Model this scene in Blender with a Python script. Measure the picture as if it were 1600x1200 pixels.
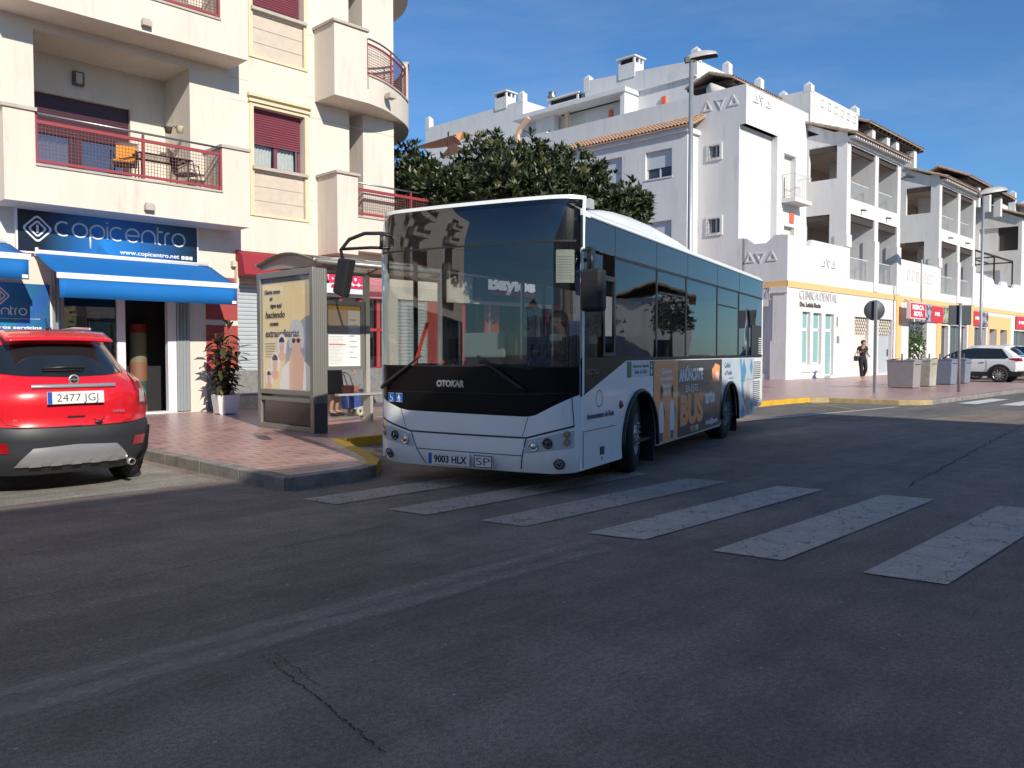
import bpy, bmesh, math, random
from mathutils import Vector, Matrix
D=bpy.data
for o in list(D.objects): D.objects.remove(o)
SC=bpy.context.scene
R=math.radians
TH=R(44.1)
# ---------------------------------------------------------------- camera, sky, sun, exposure
cam=D.objects.new('camera',D.cameras.new('camera')); SC.collection.objects.link(cam)
cam.location=(0,0,1.4); cam.rotation_euler=(R(90)-math.atan(49/1290.),0,0)
cam.data.sensor_width=36; cam.data.lens=36*1290/1600.; cam.data.clip_start=.05; cam.data.clip_end=3000
SC.camera=cam
SC.render.resolution_x=1024; SC.render.resolution_y=768
W=D.worlds.new('World'); SC.world=W; W.use_nodes=True
wn=W.node_tree; bg=wn.nodes['Background']
sky=wn.nodes.new('ShaderNodeTexSky'); sky.sky_type='NISHITA'; sky.sun_disc=False
SUN=Vector((.436,-.757,.48)).normalized()
sky.sun_elevation=math.asin(SUN.z); sky.sun_rotation=math.atan2(SUN.x,SUN.y)
sky.altitude=0; sky.air_density=1.0; sky.dust_density=.1; sky.ozone_density=5
# thin streaks of high cloud
tc=wn.nodes.new('ShaderNodeTexCoord'); mp=wn.nodes.new('ShaderNodeMapping'); mp.inputs['Scale'].default_value=(1.1,2.6,5.5); mp.inputs['Rotation'].default_value=(0,R(-14),R(30))
nz=wn.nodes.new('ShaderNodeTexNoise'); nz.inputs['Scale'].default_value=1.5; nz.inputs['Detail'].default_value=7; nz.inputs['Roughness'].default_value=.62
cr=wn.nodes.new('ShaderNodeValToRGB'); cr.color_ramp.elements[0].position=.45; cr.color_ramp.elements[1].position=.95
cr.color_ramp.elements[1].color=(.36,.36,.36,1)
mx=wn.nodes.new('ShaderNodeMixRGB'); mx.inputs[2].default_value=(5.2,5.8,6.6,1)
wl=wn.links.new
wl(tc.outputs['Generated'],mp.inputs[0]); wl(mp.outputs[0],nz.inputs['Vector']); wl(nz.outputs['Fac'],cr.inputs[0]); wl(cr.outputs[0],mx.inputs[0])
tn=wn.nodes.new('ShaderNodeMixRGB'); tn.blend_type='MULTIPLY'; tn.inputs[0].default_value=1; tn.inputs[2].default_value=(.66,.95,1.15,1); wl(sky.outputs[0],tn.inputs[1]); wl(tn.outputs[0],mx.inputs[1]); wl(mx.outputs[0],bg.inputs[0]); bg.inputs[1].default_value=.092
sl=D.lights.new('sun','SUN'); sl.energy=4.2; sl.angle=R(.5); sl.color=(1,.93,.82)
so=D.objects.new('sun',sl); SC.collection.objects.link(so); so.rotation_euler=(-SUN).to_track_quat('-Z','Y').to_euler(); so.location=(0,0,60)
SC.view_settings.view_transform='Standard'; SC.view_settings.look='None'; SC.view_settings.exposure=.35; SC.view_settings.gamma=1
SC.render.engine='CYCLES'; SC.cycles.max_bounces=10; SC.cycles.transparent_max_bounces=24
# ---------------------------------------------------------------- materials
def hexc(r,g,b):
    f=lambda c:(c/255/12.92 if c<=10 else ((c/255+.055)/1.055)**2.4); return (f(r),f(g),f(b))
MC={}
def M(name,col,rough=.6,metal=0,var=0,vscale=3,bump=0,bscale=60,spec=.5,coat=0,streak=False,emit=None,col2=None,vlow=.35,vhigh=.7,stain=0):
    if name in MC: return MC[name]
    m=D.materials.new(name); m.use_nodes=True; nt=m.node_tree; p=nt.nodes['Principled BSDF']
    p.inputs['Base Color'].default_value=(*col,1); p.inputs['Roughness'].default_value=rough; p.inputs['Metallic'].default_value=metal
    p.inputs['Specular IOR Level'].default_value=spec
    if coat: p.inputs['Coat Weight'].default_value=coat; p.inputs['Coat Roughness'].default_value=.04
    tcn=nt.nodes.new('ShaderNodeTexCoord')
    if var or col2:
        n=nt.nodes.new('ShaderNodeTexNoise'); n.inputs['Scale'].default_value=vscale; n.inputs['Detail'].default_value=8; n.inputs['Roughness'].default_value=.65
        if streak:
            mpn=nt.nodes.new('ShaderNodeMapping'); mpn.inputs['Scale'].default_value=(1,1,.18); nt.links.new(tcn.outputs['Object'],mpn.inputs[0]); nt.links.new(mpn.outputs[0],n.inputs['Vector'])
        else: nt.links.new(tcn.outputs['Object'],n.inputs['Vector'])
        r=nt.nodes.new('ShaderNodeValToRGB'); r.color_ramp.elements[0].position=vlow; r.color_ramp.elements[1].position=vhigh
        c2=col2 if col2 else tuple(c*(1-var) for c in col)
        r.color_ramp.elements[0].color=(*c2,1); r.color_ramp.elements[1].color=(*col,1)
        nt.links.new(n.outputs['Fac'],r.inputs[0]); nt.links.new(r.outputs[0],p.inputs['Base Color'])
    if stain:
        ns=nt.nodes.new('ShaderNodeTexNoise'); ns.inputs['Scale'].default_value=1.9; ns.inputs['Detail'].default_value=9; ns.inputs['Roughness'].default_value=.72
        mps=nt.nodes.new('ShaderNodeMapping'); mps.inputs['Scale'].default_value=(1.6,1.6,.22); nt.links.new(tcn.outputs['Object'],mps.inputs[0]); nt.links.new(mps.outputs[0],ns.inputs['Vector'])
        rs=nt.nodes.new('ShaderNodeValToRGB'); rs.color_ramp.elements[0].position=.56; rs.color_ramp.elements[0].color=(1,1,1,1); rs.color_ramp.elements[1].position=.74; rs.color_ramp.elements[1].color=(1-stain,1-stain,1-stain*1.1,1)
        nt.links.new(ns.outputs['Fac'],rs.inputs[0]); xs=nt.nodes.new('ShaderNodeMixRGB'); xs.blend_type='MULTIPLY'; xs.inputs[0].default_value=1
        nt.links.new(p.inputs['Base Color'].links[0].from_socket,xs.inputs[1]); nt.links.new(rs.outputs[0],xs.inputs[2]); nt.links.new(xs.outputs[0],p.inputs['Base Color'])
    if bump:
        n2=nt.nodes.new('ShaderNodeTexNoise'); n2.inputs['Scale'].default_value=bscale; n2.inputs['Detail'].default_value=4
        nt.links.new(tcn.outputs['Object'],n2.inputs['Vector'])
        b=nt.nodes.new('ShaderNodeBump'); b.inputs['Strength'].default_value=bump; b.inputs['Distance'].default_value=.02
        nt.links.new(n2.outputs['Fac'],b.inputs['Height']); nt.links.new(b.outputs[0],p.inputs['Normal'])
    if emit: p.inputs['Emission Color'].default_value=(*emit[0],1); p.inputs['Emission Strength'].default_value=emit[1]
    MC[name]=m; return m
def GLASS(name,tint,refl=.12,rough=0.0,wave=0):
    if name in MC: return MC[name]
    m=D.materials.new(name); m.use_nodes=True; nt=m.node_tree; nt.nodes.remove(nt.nodes['Principled BSDF']); out=nt.nodes['Material Output']
    t=nt.nodes.new('ShaderNodeBsdfTransparent'); t.inputs[0].default_value=(*tint,1)
    g=nt.nodes.new('ShaderNodeBsdfGlossy'); g.inputs['Roughness'].default_value=rough; g.inputs[0].default_value=(.95,.97,1,1)
    lw=nt.nodes.new('ShaderNodeLayerWeight'); lw.inputs[0].default_value=.5
    fr=nt.nodes.new('ShaderNodeMath'); fr.operation='POWER'; fr.inputs[1].default_value=5; nt.links.new(lw.outputs['Facing'],fr.inputs[0])   # Schlick reflectance, same from both sides
    ma=nt.nodes.new('ShaderNodeMath'); ma.operation='MULTIPLY_ADD'; ma.inputs[1].default_value=.95; ma.inputs[2].default_value=.04+refl; ma.use_clamp=True
    mi=nt.nodes.new('ShaderNodeMixShader')
    nt.links.new(fr.outputs[0],ma.inputs[0]); nt.links.new(ma.outputs[0],mi.inputs[0]); nt.links.new(t.outputs[0],mi.inputs[1]); nt.links.new(g.outputs[0],mi.inputs[2]); nt.links.new(mi.outputs[0],out.inputs[0])
    if wave:
        tcn=nt.nodes.new('ShaderNodeTexCoord'); n=nt.nodes.new('ShaderNodeTexNoise'); n.inputs['Scale'].default_value=1.6; n.inputs['Detail'].default_value=1
        b=nt.nodes.new('ShaderNodeBump'); b.inputs['Strength'].default_value=wave; b.inputs['Distance'].default_value=.05
        nt.links.new(tcn.outputs['Object'],n.inputs['Vector']); nt.links.new(n.outputs['Fac'],b.inputs['Height']); nt.links.new(b.outputs[0],g.inputs['Normal'])
    MC[name]=m; return m
def asphalt(name,base=(.215,.165,.130),light=(.30,.238,.19)):
    m=M(name,light,.82,0,col2=base,vscale=.38,vlow=.36,vhigh=.66); nt=m.node_tree; p=nt.nodes['Principled BSDF']
    src=p.inputs['Base Color'].links[0].from_socket; tcn=[n for n in nt.nodes if n.type=='TEX_COORD'][0]
    n=nt.nodes.new('ShaderNodeTexNoise'); n.inputs['Scale'].default_value=130; n.inputs['Detail'].default_value=3; n.inputs['Roughness'].default_value=.8
    nt.links.new(tcn.outputs['Object'],n.inputs['Vector'])
    r=nt.nodes.new('ShaderNodeValToRGB'); r.color_ramp.elements[0].position=.36; r.color_ramp.elements[0].color=(.55,.55,.55,1); r.color_ramp.elements[1].position=.68; r.color_ramp.elements[1].color=(1.45,1.45,1.45,1)
    nt.links.new(n.outputs['Fac'],r.inputs[0])
    x=nt.nodes.new('ShaderNodeMixRGB'); x.blend_type='MULTIPLY'; x.inputs[0].default_value=1
    nt.links.new(src,x.inputs[1]); nt.links.new(r.outputs[0],x.inputs[2])
    for sc_,ms,lo_,hi_,p0,p1 in ((38,(1,1,1),.72,1.18,.38,.62),(1.3,(.10,1.0,1),.80,1.14,.40,.62),(2.6,(1,1,1),.86,1.10,.40,.60)):
        na=nt.nodes.new('ShaderNodeTexNoise'); na.inputs['Scale'].default_value=sc_; na.inputs['Detail'].default_value=6; na.inputs['Roughness'].default_value=.7
        ma_=nt.nodes.new('ShaderNodeMapping'); ma_.inputs['Scale'].default_value=ms; nt.links.new(tcn.outputs['Object'],ma_.inputs[0]); nt.links.new(ma_.outputs[0],na.inputs['Vector'])
        ra=nt.nodes.new('ShaderNodeValToRGB'); ra.color_ramp.elements[0].position=p0; ra.color_ramp.elements[1].position=p1; ra.color_ramp.elements[0].color=(lo_,)*3+(1,); ra.color_ramp.elements[1].color=(hi_,)*3+(1,)
        nt.links.new(na.outputs['Fac'],ra.inputs[0]); xa=nt.nodes.new('ShaderNodeMixRGB'); xa.blend_type='MULTIPLY'; xa.inputs[0].default_value=1; nt.links.new(x.outputs[0],xa.inputs[1]); nt.links.new(ra.outputs[0],xa.inputs[2]); x=xa
    # sparse pale chips
    v=nt.nodes.new('ShaderNodeTexVoronoi'); v.inputs['Scale'].default_value=8; nt.links.new(tcn.outputs['Object'],v.inputs['Vector'])
    r2=nt.nodes.new('ShaderNodeValToRGB'); r2.color_ramp.elements[0].position=.05; r2.color_ramp.elements[0].color=(1,1,1,1); r2.color_ramp.elements[1].position=.075; r2.color_ramp.elements[1].color=(0,0,0,1)
    nt.links.new(v.outputs['Distance'],r2.inputs[0])
    sep=nt.nodes.new('ShaderNodeSeparateColor'); nt.links.new(v.outputs['Color'],sep.inputs[0])
    gt=nt.nodes.new('ShaderNodeMath'); gt.operation='GREATER_THAN'; gt.inputs[1].default_value=.62; nt.links.new(sep.outputs[0],gt.inputs[0])
    mu=nt.nodes.new('ShaderNodeMath'); mu.operation='MULTIPLY'; nt.links.new(r2.outputs[0],mu.inputs[0]); nt.links.new(gt.outputs[0],mu.inputs[1])
    x2=nt.nodes.new('ShaderNodeMixRGB'); x2.inputs[2].default_value=(.42,.39,.35,1); nt.links.new(mu.outputs[0],x2.inputs[0]); nt.links.new(x.outputs[0],x2.inputs[1])
    # dark oil specks and scuffs
    n3=nt.nodes.new('ShaderNodeTexNoise'); n3.inputs['Scale'].default_value=5.5; n3.inputs['Detail'].default_value=3
    mp3=nt.nodes.new('ShaderNodeMapping'); mp3.inputs['Scale'].default_value=(.35,1.6,1); nt.links.new(tcn.outputs['Object'],mp3.inputs[0]); nt.links.new(mp3.outputs[0],n3.inputs['Vector'])
    r3=nt.nodes.new('ShaderNodeValToRGB'); r3.color_ramp.elements[0].position=.7; r3.color_ramp.elements[0].color=(0,0,0,1); r3.color_ramp.elements[1].position=.76; r3.color_ramp.elements[1].color=(.6,.6,.6,1)
    nt.links.new(n3.outputs['Fac'],r3.inputs[0])
    x3=nt.nodes.new('ShaderNodeMixRGB'); x3.inputs[2].default_value=(.06,.058,.06,1); nt.links.new(r3.outputs[0],x3.inputs[0]); nt.links.new(x2.outputs[0],x3.inputs[1])
    nt.links.new(x3.outputs[0],p.inputs['Base Color'])
    b=nt.nodes.new('ShaderNodeBump'); b.inputs['Strength'].default_value=.8; b.inputs['Distance'].default_value=.008
    nt.links.new(n.outputs['Fac'],b.inputs['Height']); nt.links.new(b.outputs[0],p.inputs['Normal'])
    return m
def paint(name,col,wear=.5,cracks=True,wsc=9,lo=None,soft=.09):
    """road paint: worn away through a transparency mask, cut by fine cracks"""
    m=M(name,col,.75,0,var=.25,vscale=4); nt=m.node_tree; p=nt.nodes['Principled BSDF']; out=nt.nodes['Material Output']
    tcn=[n for n in nt.nodes if n.type=='TEX_COORD'][0]
    n=nt.nodes.new('ShaderNodeTexNoise'); n.inputs['Scale'].default_value=wsc; n.inputs['Detail'].default_value=10; n.inputs['Roughness'].default_value=.72
    nt.links.new(tcn.outputs['Object'],n.inputs['Vector'])
    r=nt.nodes.new('ShaderNodeValToRGB'); r.color_ramp.elements[0].position=wear-soft; r.color_ramp.elements[1].position=wear+soft*.7
    r.color_ramp.elements[0].color=(lo or 0,)*3+(1,)
    nt.links.new(n.outputs['Fac'],r.inputs[0]); fac=r.outputs[0]
    if cracks:
        dn=nt.nodes.new('ShaderNodeTexNoise'); dn.inputs['Scale'].default_value=3; dn.inputs['Detail'].default_value=5; nt.links.new(tcn.outputs['Object'],dn.inputs['Vector'])
        ad=nt.nodes.new('ShaderNodeMixRGB'); ad.blend_type='ADD'; ad.inputs[0].default_value=.5; nt.links.new(tcn.outputs['Object'],ad.inputs[1]); nt.links.new(dn.outputs['Color'],ad.inputs[2])
        v=nt.nodes.new('ShaderNodeTexVoronoi'); v.feature='DISTANCE_TO_EDGE'; v.inputs['Scale'].default_value=3.1; v.inputs['Randomness'].default_value=1; nt.links.new(ad.outputs[0],v.inputs['Vector'])
        r4=nt.nodes.new('ShaderNodeValToRGB'); r4.color_ramp.elements[0].position=.002; r4.color_ramp.elements[0].color=(.15,.15,.15,1); r4.color_ramp.elements[1].position=.012
        nt.links.new(v.outputs['Distance'],r4.inputs[0])
        mu=nt.nodes.new('ShaderNodeMath'); mu.operation='MULTIPLY'; nt.links.new(fac,mu.inputs[0]); nt.links.new(r4.outputs[0],mu.inputs[1]); fac=mu.outputs[0]
    t=nt.nodes.new('ShaderNodeBsdfTransparent'); mi=nt.nodes.new('ShaderNodeMixShader')
    nt.links.new(fac,mi.inputs[0]); nt.links.new(t.outputs[0],mi.inputs[1]); nt.links.new(p.outputs[0],mi.inputs[2]); nt.links.new(mi.outputs[0],out.inputs[0])
    return m
def paving(name,c1,c2,mortar,sc=1.0,bw=.4,bh=.2,rough=.33):
    m=D.materials.new(name); m.use_nodes=True; nt=m.node_tree; p=nt.nodes['Principled BSDF']
    tcn=nt.nodes.new('ShaderNodeTexCoord'); b=nt.nodes.new('ShaderNodeTexBrick'); b.offset=.5
    b.inputs['Color1'].default_value=(*c1,1); b.inputs['Color2'].default_value=(*c2,1); b.inputs['Mortar'].default_value=(*mortar,1)
    b.inputs['Scale'].default_value=sc; b.inputs['Mortar Size'].default_value=.014; b.inputs['Brick Width'].default_value=bw; b.inputs['Row Height'].default_value=bh
    nt.links.new(tcn.outputs['Object'],b.inputs['Vector'])
    n=nt.nodes.new('ShaderNodeTexNoise'); n.inputs['Scale'].default_value=1.3; n.inputs['Detail'].default_value=9; n.inputs['Roughness'].default_value=.7; nt.links.new(tcn.outputs['Object'],n.inputs['Vector'])
    r=nt.nodes.new('ShaderNodeValToRGB'); r.color_ramp.elements[0].position=.3; r.color_ramp.elements[0].color=(.66,.64,.63,1); r.color_ramp.elements[1].position=.7
    nt.links.new(n.outputs['Fac'],r.inputs[0])
    x=nt.nodes.new('ShaderNodeMixRGB'); x.blend_type='MULTIPLY'; x.inputs[0].default_value=1; nt.links.new(b.outputs[0],x.inputs[1]); nt.links.new(r.outputs[0],x.inputs[2])
    nt.links.new(x.outputs[0],p.inputs['Base Color']); p.inputs['Roughness'].default_value=rough
    r2=nt.nodes.new('ShaderNodeMapRange'); r2.inputs['To Min'].default_value=rough-.1; r2.inputs['To Max'].default_value=rough+.22; nt.links.new(n.outputs['Fac'],r2.inputs[0]); nt.links.new(r2.outputs[0],p.inputs['Roughness'])
    bp=nt.nodes.new('ShaderNodeBump'); bp.inputs['Strength'].default_value=.25; bp.inputs['Distance'].default_value=.004; nt.links.new(b.outputs['Fac'],bp.inputs['Height']); bp.invert=True
    nt.links.new(bp.outputs[0],p.inputs['Normal'])
    MC[name]=m; return m
# ---------------------------------------------------------------- mesh helpers
class MB:
    def __init__(s): s.v=[];s.f=[];s.sm=[]
    def add(s,vs,fs,smooth=False):
        k=len(s.v); s.v+= [tuple(v) for v in vs]; s.f+=[tuple(i+k for i in f) for f in fs]; s.sm+=[smooth]*len(fs); return s
    def box(s,x0,x1,y0,y1,z0,z1):
        x0,x1=sorted((x0,x1));y0,y1=sorted((y0,y1));z0,z1=sorted((z0,z1))
        return s.add([(x0,y0,z0),(x1,y0,z0),(x1,y1,z0),(x0,y1,z0),(x0,y0,z1),(x1,y0,z1),(x1,y1,z1),(x0,y1,z1)],
            [(0,3,2,1),(4,5,6,7),(0,1,5,4),(1,2,6,5),(2,3,7,6),(3,0,4,7)])
    def quad(s,a,b,c,d): return s.add([a,b,c,d],[(0,1,2,3)])
    def prism(s,poly,ax,lo,hi):
        """poly in the plane normal to axis ax; 'x': (y,z)  'y': (x,z)  'z': (x,y)"""
        def P(p,h): return (h,p[0],p[1]) if ax=='x' else ((p[0],h,p[1]) if ax=='y' else (p[0],p[1],h))
        n=len(poly); ar=sum(poly[i][0]*poly[(i+1)%n][1]-poly[(i+1)%n][0]*poly[i][1] for i in range(n))
        if (ar<0)!=(ax=='y'): poly=poly[::-1]
        vs=[P(p,lo) for p in poly]+[P(p,hi) for p in poly]
        fs=[tuple(range(n))[::-1],tuple(range(n,2*n))]+[(i,(i+1)%n,n+(i+1)%n,n+i) for i in range(n)]
        return s.add(vs,fs)
    def tube(s,pts,r,n=8,close=False,cap=True,flat=None):
        pts=[Vector(p) for p in pts]; m=len(pts); rs=r if isinstance(r,(list,tuple)) else [r]*m
        vs=[];fs=[]; ref=None
        for i,p in enumerate(pts):
            if close: t=(pts[(i+1)%m]-pts[i-1]).normalized()
            else: t=(pts[min(i+1,m-1)]-pts[max(i-1,0)]).normalized()
            if ref is None:
                ref=Vector((0,0,1)) if abs(t.z)<.9 else Vector((1,0,0))
            u=t.cross(ref); 
            if u.length<1e-4: u=t.cross(Vector((0,1,0)))
            u.normalize(); w=u.cross(t).normalized(); ref=w if not close else ref
            for k in range(n):
                a=2*math.pi*(k+.5)/n; q=p+u*math.cos(a)*rs[i]+w*math.sin(a)*rs[i]; vs.append(tuple(q))
        for i in range(m if close else m-1):
            j=(i+1)%m
            for k in range(n): fs.append((i*n+k,i*n+(k+1)%n,j*n+(k+1)%n,j*n+k))
        if cap and not close: fs.append(tuple(range(n))[::-1]); fs.append(tuple(range((m-1)*n,m*n)))
        return s.add(vs,fs,n>5)
    def lathe(s,prof,c=(0,0,0),ax='z',n=24,rot=None):
        """prof: list (r,h)"""
        vs=[];fs=[];m=len(prof)
        for k in range(n):
            a=2*math.pi*k/n
            for r,h in prof:
                if ax=='z': q=(r*math.cos(a),r*math.sin(a),h)
                elif ax=='y': q=(r*math.cos(a),h,-r*math.sin(a))
                else: q=(h,r*math.cos(a),r*math.sin(a))
                q=Vector(q)
                if rot: q=rot@q
                vs.append(tuple(q+Vector(c)))
        for k in range(n):
            j=(k+1)%n
            for i in range(m-1): fs.append((k*m+i,j*m+i,j*m+i+1,k*m+i+1))
        return s.add(vs,fs,True)
    def ball(s,c,r,n=12,sc=(1,1,1)):
        prof=[(max(1e-4,math.sin(math.pi*i/n)),-math.cos(math.pi*i/n)) for i in range(n+1)]
        b=MB().lathe(prof,n=n+4); 
        return s.add([(c[0]+v[0]*r*sc[0],c[1]+v[1]*r*sc[1],c[2]+v[2]*r*sc[2]) for v in b.v],b.f,True)
    def surf(s,fn,us,vs_,thick=0,smooth=True):
        """grid surface fn(u,v)->xyz; thick>0 adds a back sheet"""
        nu=len(us);nv=len(vs_); P=[[Vector(fn(u,v)) for v in vs_] for u in us]
        vs=[tuple(P[i][j]) for i in range(nu) for j in range(nv)]
        fs=[(i*nv+j,(i+1)*nv+j,(i+1)*nv+j+1,i*nv+j+1) for i in range(nu-1) for j in range(nv-1)]
        return s.add(vs,fs,smooth)
    def xf(s,m): s.v=[tuple(m@Vector(v)) for v in s.v]; return s
    def join(s,o,m=None):
        vs=o.v if m is None else [tuple(m@Vector(v)) for v in o.v]
        k=len(s.v); s.v+=vs; s.f+=[tuple(i+k for i in f) for f in o.f]; s.sm+=o.sm; return s
def lin(a,b,n): return [a+(b-a)*i/(n-1) for i in range(n)]
ORG={}   # street-frame origin of each thing
RZ=R(90)-TH
def to_world(a,b,z): return (a*math.sin(TH)-b*math.cos(TH), a*math.cos(TH)+b*math.sin(TH), z)
def tag(o,label=None,cat=None,group=None,kind=None):
    if label: o['label']=label
    if cat: o['category']=cat
    if group: o['group']=group
    if kind: o['kind']=kind
    return o
def thing(name,label,cat,org=(0,0,0),group=None,rot=RZ,world=None):
    o=D.objects.new(name,None); SC.collection.objects.link(o); o.empty_display_size=.3
    o.location=world if world else to_world(*org); o.rotation_euler=(0,0,rot); ORG[o.name]=Vector(org if not world else (0,0,0))
    return tag(o,label,cat,group)
SPLIT={'rubber_seal','tailgate_seam','folding_shutter','red_wall_panel','dark_beam','railing','ochre_band','terrace_doors','clinic_glass','clinic_window_frame','shop_glass','shop_frame','mud_flap','lattice_vent','vent_void','side_cladding','side_window','reflector','roof_rail','window_glass','terrace_divider','rear_side_grille','green_block','render_joint','relief_ornament','side_window','door_glass','door_edge','shop_door_frame','roof_ribs','drain_spout','rain_pipe','stone_plinth','door_side_window','tiled_roof','rear_wall','white_road_line','maker_tag','sill','orange_trim','round_mark','plate','upper_wall','timber','flue','alarm_box','handrail','wiper_blade','wheel_arch_trim','wheel_housing','dark_pergola_frame','road_cracks','back_glass','glass_rail','coping','post','print_lines','door_seam','blue_diamond','engine_vent','door_side_panel','window_divider','panel_seam'}
def clusters(mb,gap=.12):
    par=list(range(len(mb.v)))
    def fd(i):
        while par[i]!=i: par[i]=par[par[i]]; i=par[i]
        return i
    for f in mb.f:
        r=fd(f[0])
        for k in f[1:]: par[fd(k)]=r
    bb={}
    for i,v in enumerate(mb.v):
        r=fd(i); b=bb.setdefault(r,[*v,*v])
        for k in range(3): b[k]=min(b[k],v[k]); b[k+3]=max(b[k+3],v[k])
    ks=list(bb); grp={k:k for k in ks}
    def g(i):
        while grp[i]!=i: i=grp[i]
        return i
    for i in range(len(ks)):
        for j in range(i):
            a,b=bb[ks[i]],bb[ks[j]]
            if all(a[k]-gap<=b[k+3] and b[k]-gap<=a[k+3] for k in range(3)): grp[g(ks[i])]=g(ks[j])
    out={}
    for n,f in enumerate(mb.f): out.setdefault(g(fd(f[0])),[]).append(n)
    res=[]
    for fl in out.values():
        q=MB(); mp={}
        for n in fl:
            for i in mb.f[n]:
                if i not in mp: mp[i]=len(q.v); q.v.append(mb.v[i])
            q.f.append(tuple(mp[i] for i in mb.f[n])); q.sm.append(mb.sm[n])
        res.append(q)
    return res
def build(name,mb,mat,parent=None,**k):
    if parent and name in SPLIT and len(mb.v)<6000:
        cl=clusters(mb,.12)
        if 1<len(cl)<=60: return [build1(name,c,mat,parent,**k) for c in cl][0]
    return build1(name,mb,mat,parent,**k)
def build1(name,mb,mat,parent=None,org=(0,0,0),bevel=0,subd=0,solid=0,recalc=False,auto=False):
    me=D.meshes.new(name)
    og=ORG[parent.name] if parent else Vector(org)
    me.from_pydata([(v[0]-og.x,v[1]-og.y,v[2]-og.z) for v in mb.v],[],mb.f)
    me.polygons.foreach_set('use_smooth',mb.sm)
    mats=mat if isinstance(mat,(list,tuple)) else [mat]
    for m in mats: me.materials.append(m)
    me.update()
    if recalc:
        bm=bmesh.new(); bm.from_mesh(me); bmesh.ops.recalc_face_normals(bm,faces=bm.faces); bm.to_mesh(me); bm.free()
    o=D.objects.new(name,me); SC.collection.objects.link(o); ORG[o.name]=og
    if parent: o.parent=parent
    else: o.location=to_world(*og); o.rotation_euler=(0,0,RZ)
    if solid: md=o.modifiers.new('s','SOLIDIFY'); md.thickness=solid; md.offset=-1
    if bevel: md=o.modifiers.new('b','BEVEL'); md.width=bevel; md.segments=2; md.limit_method='ANGLE'; md.angle_limit=R(40)
    if subd: md=o.modifiers.new('u','SUBSURF'); md.levels=subd; md.render_levels=subd
    return o
def struct(name,mb,mat,**k): return tag(build(name,mb,mat,**k),kind='structure')
def text_mb(txt,h,loc,ux,uz,ext=.004,width=None,align='LEFT',off=0,shear=0,sp=1.0,curve=None):
    """text as mesh: loc start, ux reading direction, uz up direction; h = cap height"""
    c=D.curves.new('t','FONT'); c.body=txt; c.size=h/.7; c.extrude=ext/2; c.align_x=align; c.offset=off; c.shear=shear; c.space_character=sp; c.resolution_u=3
    o=D.objects.new('t',c); SC.collection.objects.link(o); bpy.context.view_layer.update()
    dg=bpy.context.evaluated_depsgraph_get(); me=D.meshes.new_from_object(o.evaluated_get(dg))
    vs=[v.co.copy() for v in me.vertices]; bad={i for i,v in enumerate(vs) if v.y<-.4*c.size or v.y>1.1*c.size}; fs=[tuple(p.vertices) for p in me.polygons if not bad&set(p.vertices)]
    for i in bad: vs[i]=Vector((vs[0].x,vs[0].y,vs[0].z))
    D.objects.remove(o); D.meshes.remove(me); D.curves.remove(c)
    if vs and width:
        x0=min(v.x for v in vs);x1=max(v.x for v in vs); k=width/(x1-x0)
        for v in vs: v.x=(v.x-x0)*k
    ux=Vector(ux);uz=Vector(uz);n=ux.cross(uz); L=Vector(loc)
    mb=MB(); mb.add([tuple(L+ux*v.x+uz*v.y+n*v.z) if curve is None else curve(v.x,v.y,v.z) for v in vs],fs)
    return mb
def wallA(mb,a0,a1,z0,z1,b,dep,ops,sgn=1,back=False):
    """wall in a plane of constant b facing -b with openings (a0,a1,z0,z1); reveals run to b+dep"""
    A_=sorted({a0,a1,*[o[0] for o in ops],*[o[1] for o in ops]}); Z_=sorted({z0,z1,*[o[2] for o in ops],*[o[3] for o in ops]})
    A_=[x for x in A_ if a0<=x<=a1]; Z_=[x for x in Z_ if z0<=x<=z1]
    for i in range(len(A_)-1):
        for j in range(len(Z_)-1):
            ca=(A_[i]+A_[i+1])/2;cz=(Z_[j]+Z_[j+1])/2
            if any(o[0]<ca<o[1] and o[2]<cz<o[3] for o in ops): continue
            mb.quad((A_[i],b,Z_[j]),(A_[i+1],b,Z_[j]),(A_[i+1],b,Z_[j+1]),(A_[i],b,Z_[j+1]))
    for o in ops:
        p,q,r,s=o[:4]; d=b+(o[4] if len(o)>4 else dep)
        mb.quad((p,b,r),(p,d,r),(p,d,s),(p,b,s)); mb.quad((q,b,r),(q,b,s),(q,d,s),(q,d,r))
        mb.quad((p,b,r),(q,b,r),(q,d,r),(p,d,r)); mb.quad((p,b,s),(p,d,s),(q,d,s),(q,b,s))
def wallB(mb,b0,b1,z0,z1,a,dep,ops):
    """wall in a plane of constant a facing -a"""
    t=MB(); wallA(t,b0,b1,z0,z1,a,dep,ops); mb.add([(v[1],v[0],v[2]) for v in t.v],[f[::-1] for f in t.f])
def copy_tree(o,parent=None):
    c=o.copy(); SC.collection.objects.link(c); c.parent=parent; ORG[c.name]=ORG.get(o.name,Vector((0,0,0)))
    for ch in list(o.children): copy_tree(ch,c)
    return c
def arc(cx,cy,r,a0,a1,n): return [(cx+r*math.cos(R(a0+(a1-a0)*i/n)),cy+r*math.sin(R(a0+(a1-a0)*i/n))) for i in range(n+1)]
AX=(1,0,0);BX=(0,1,0);ZX=(0,0,1)
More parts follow.
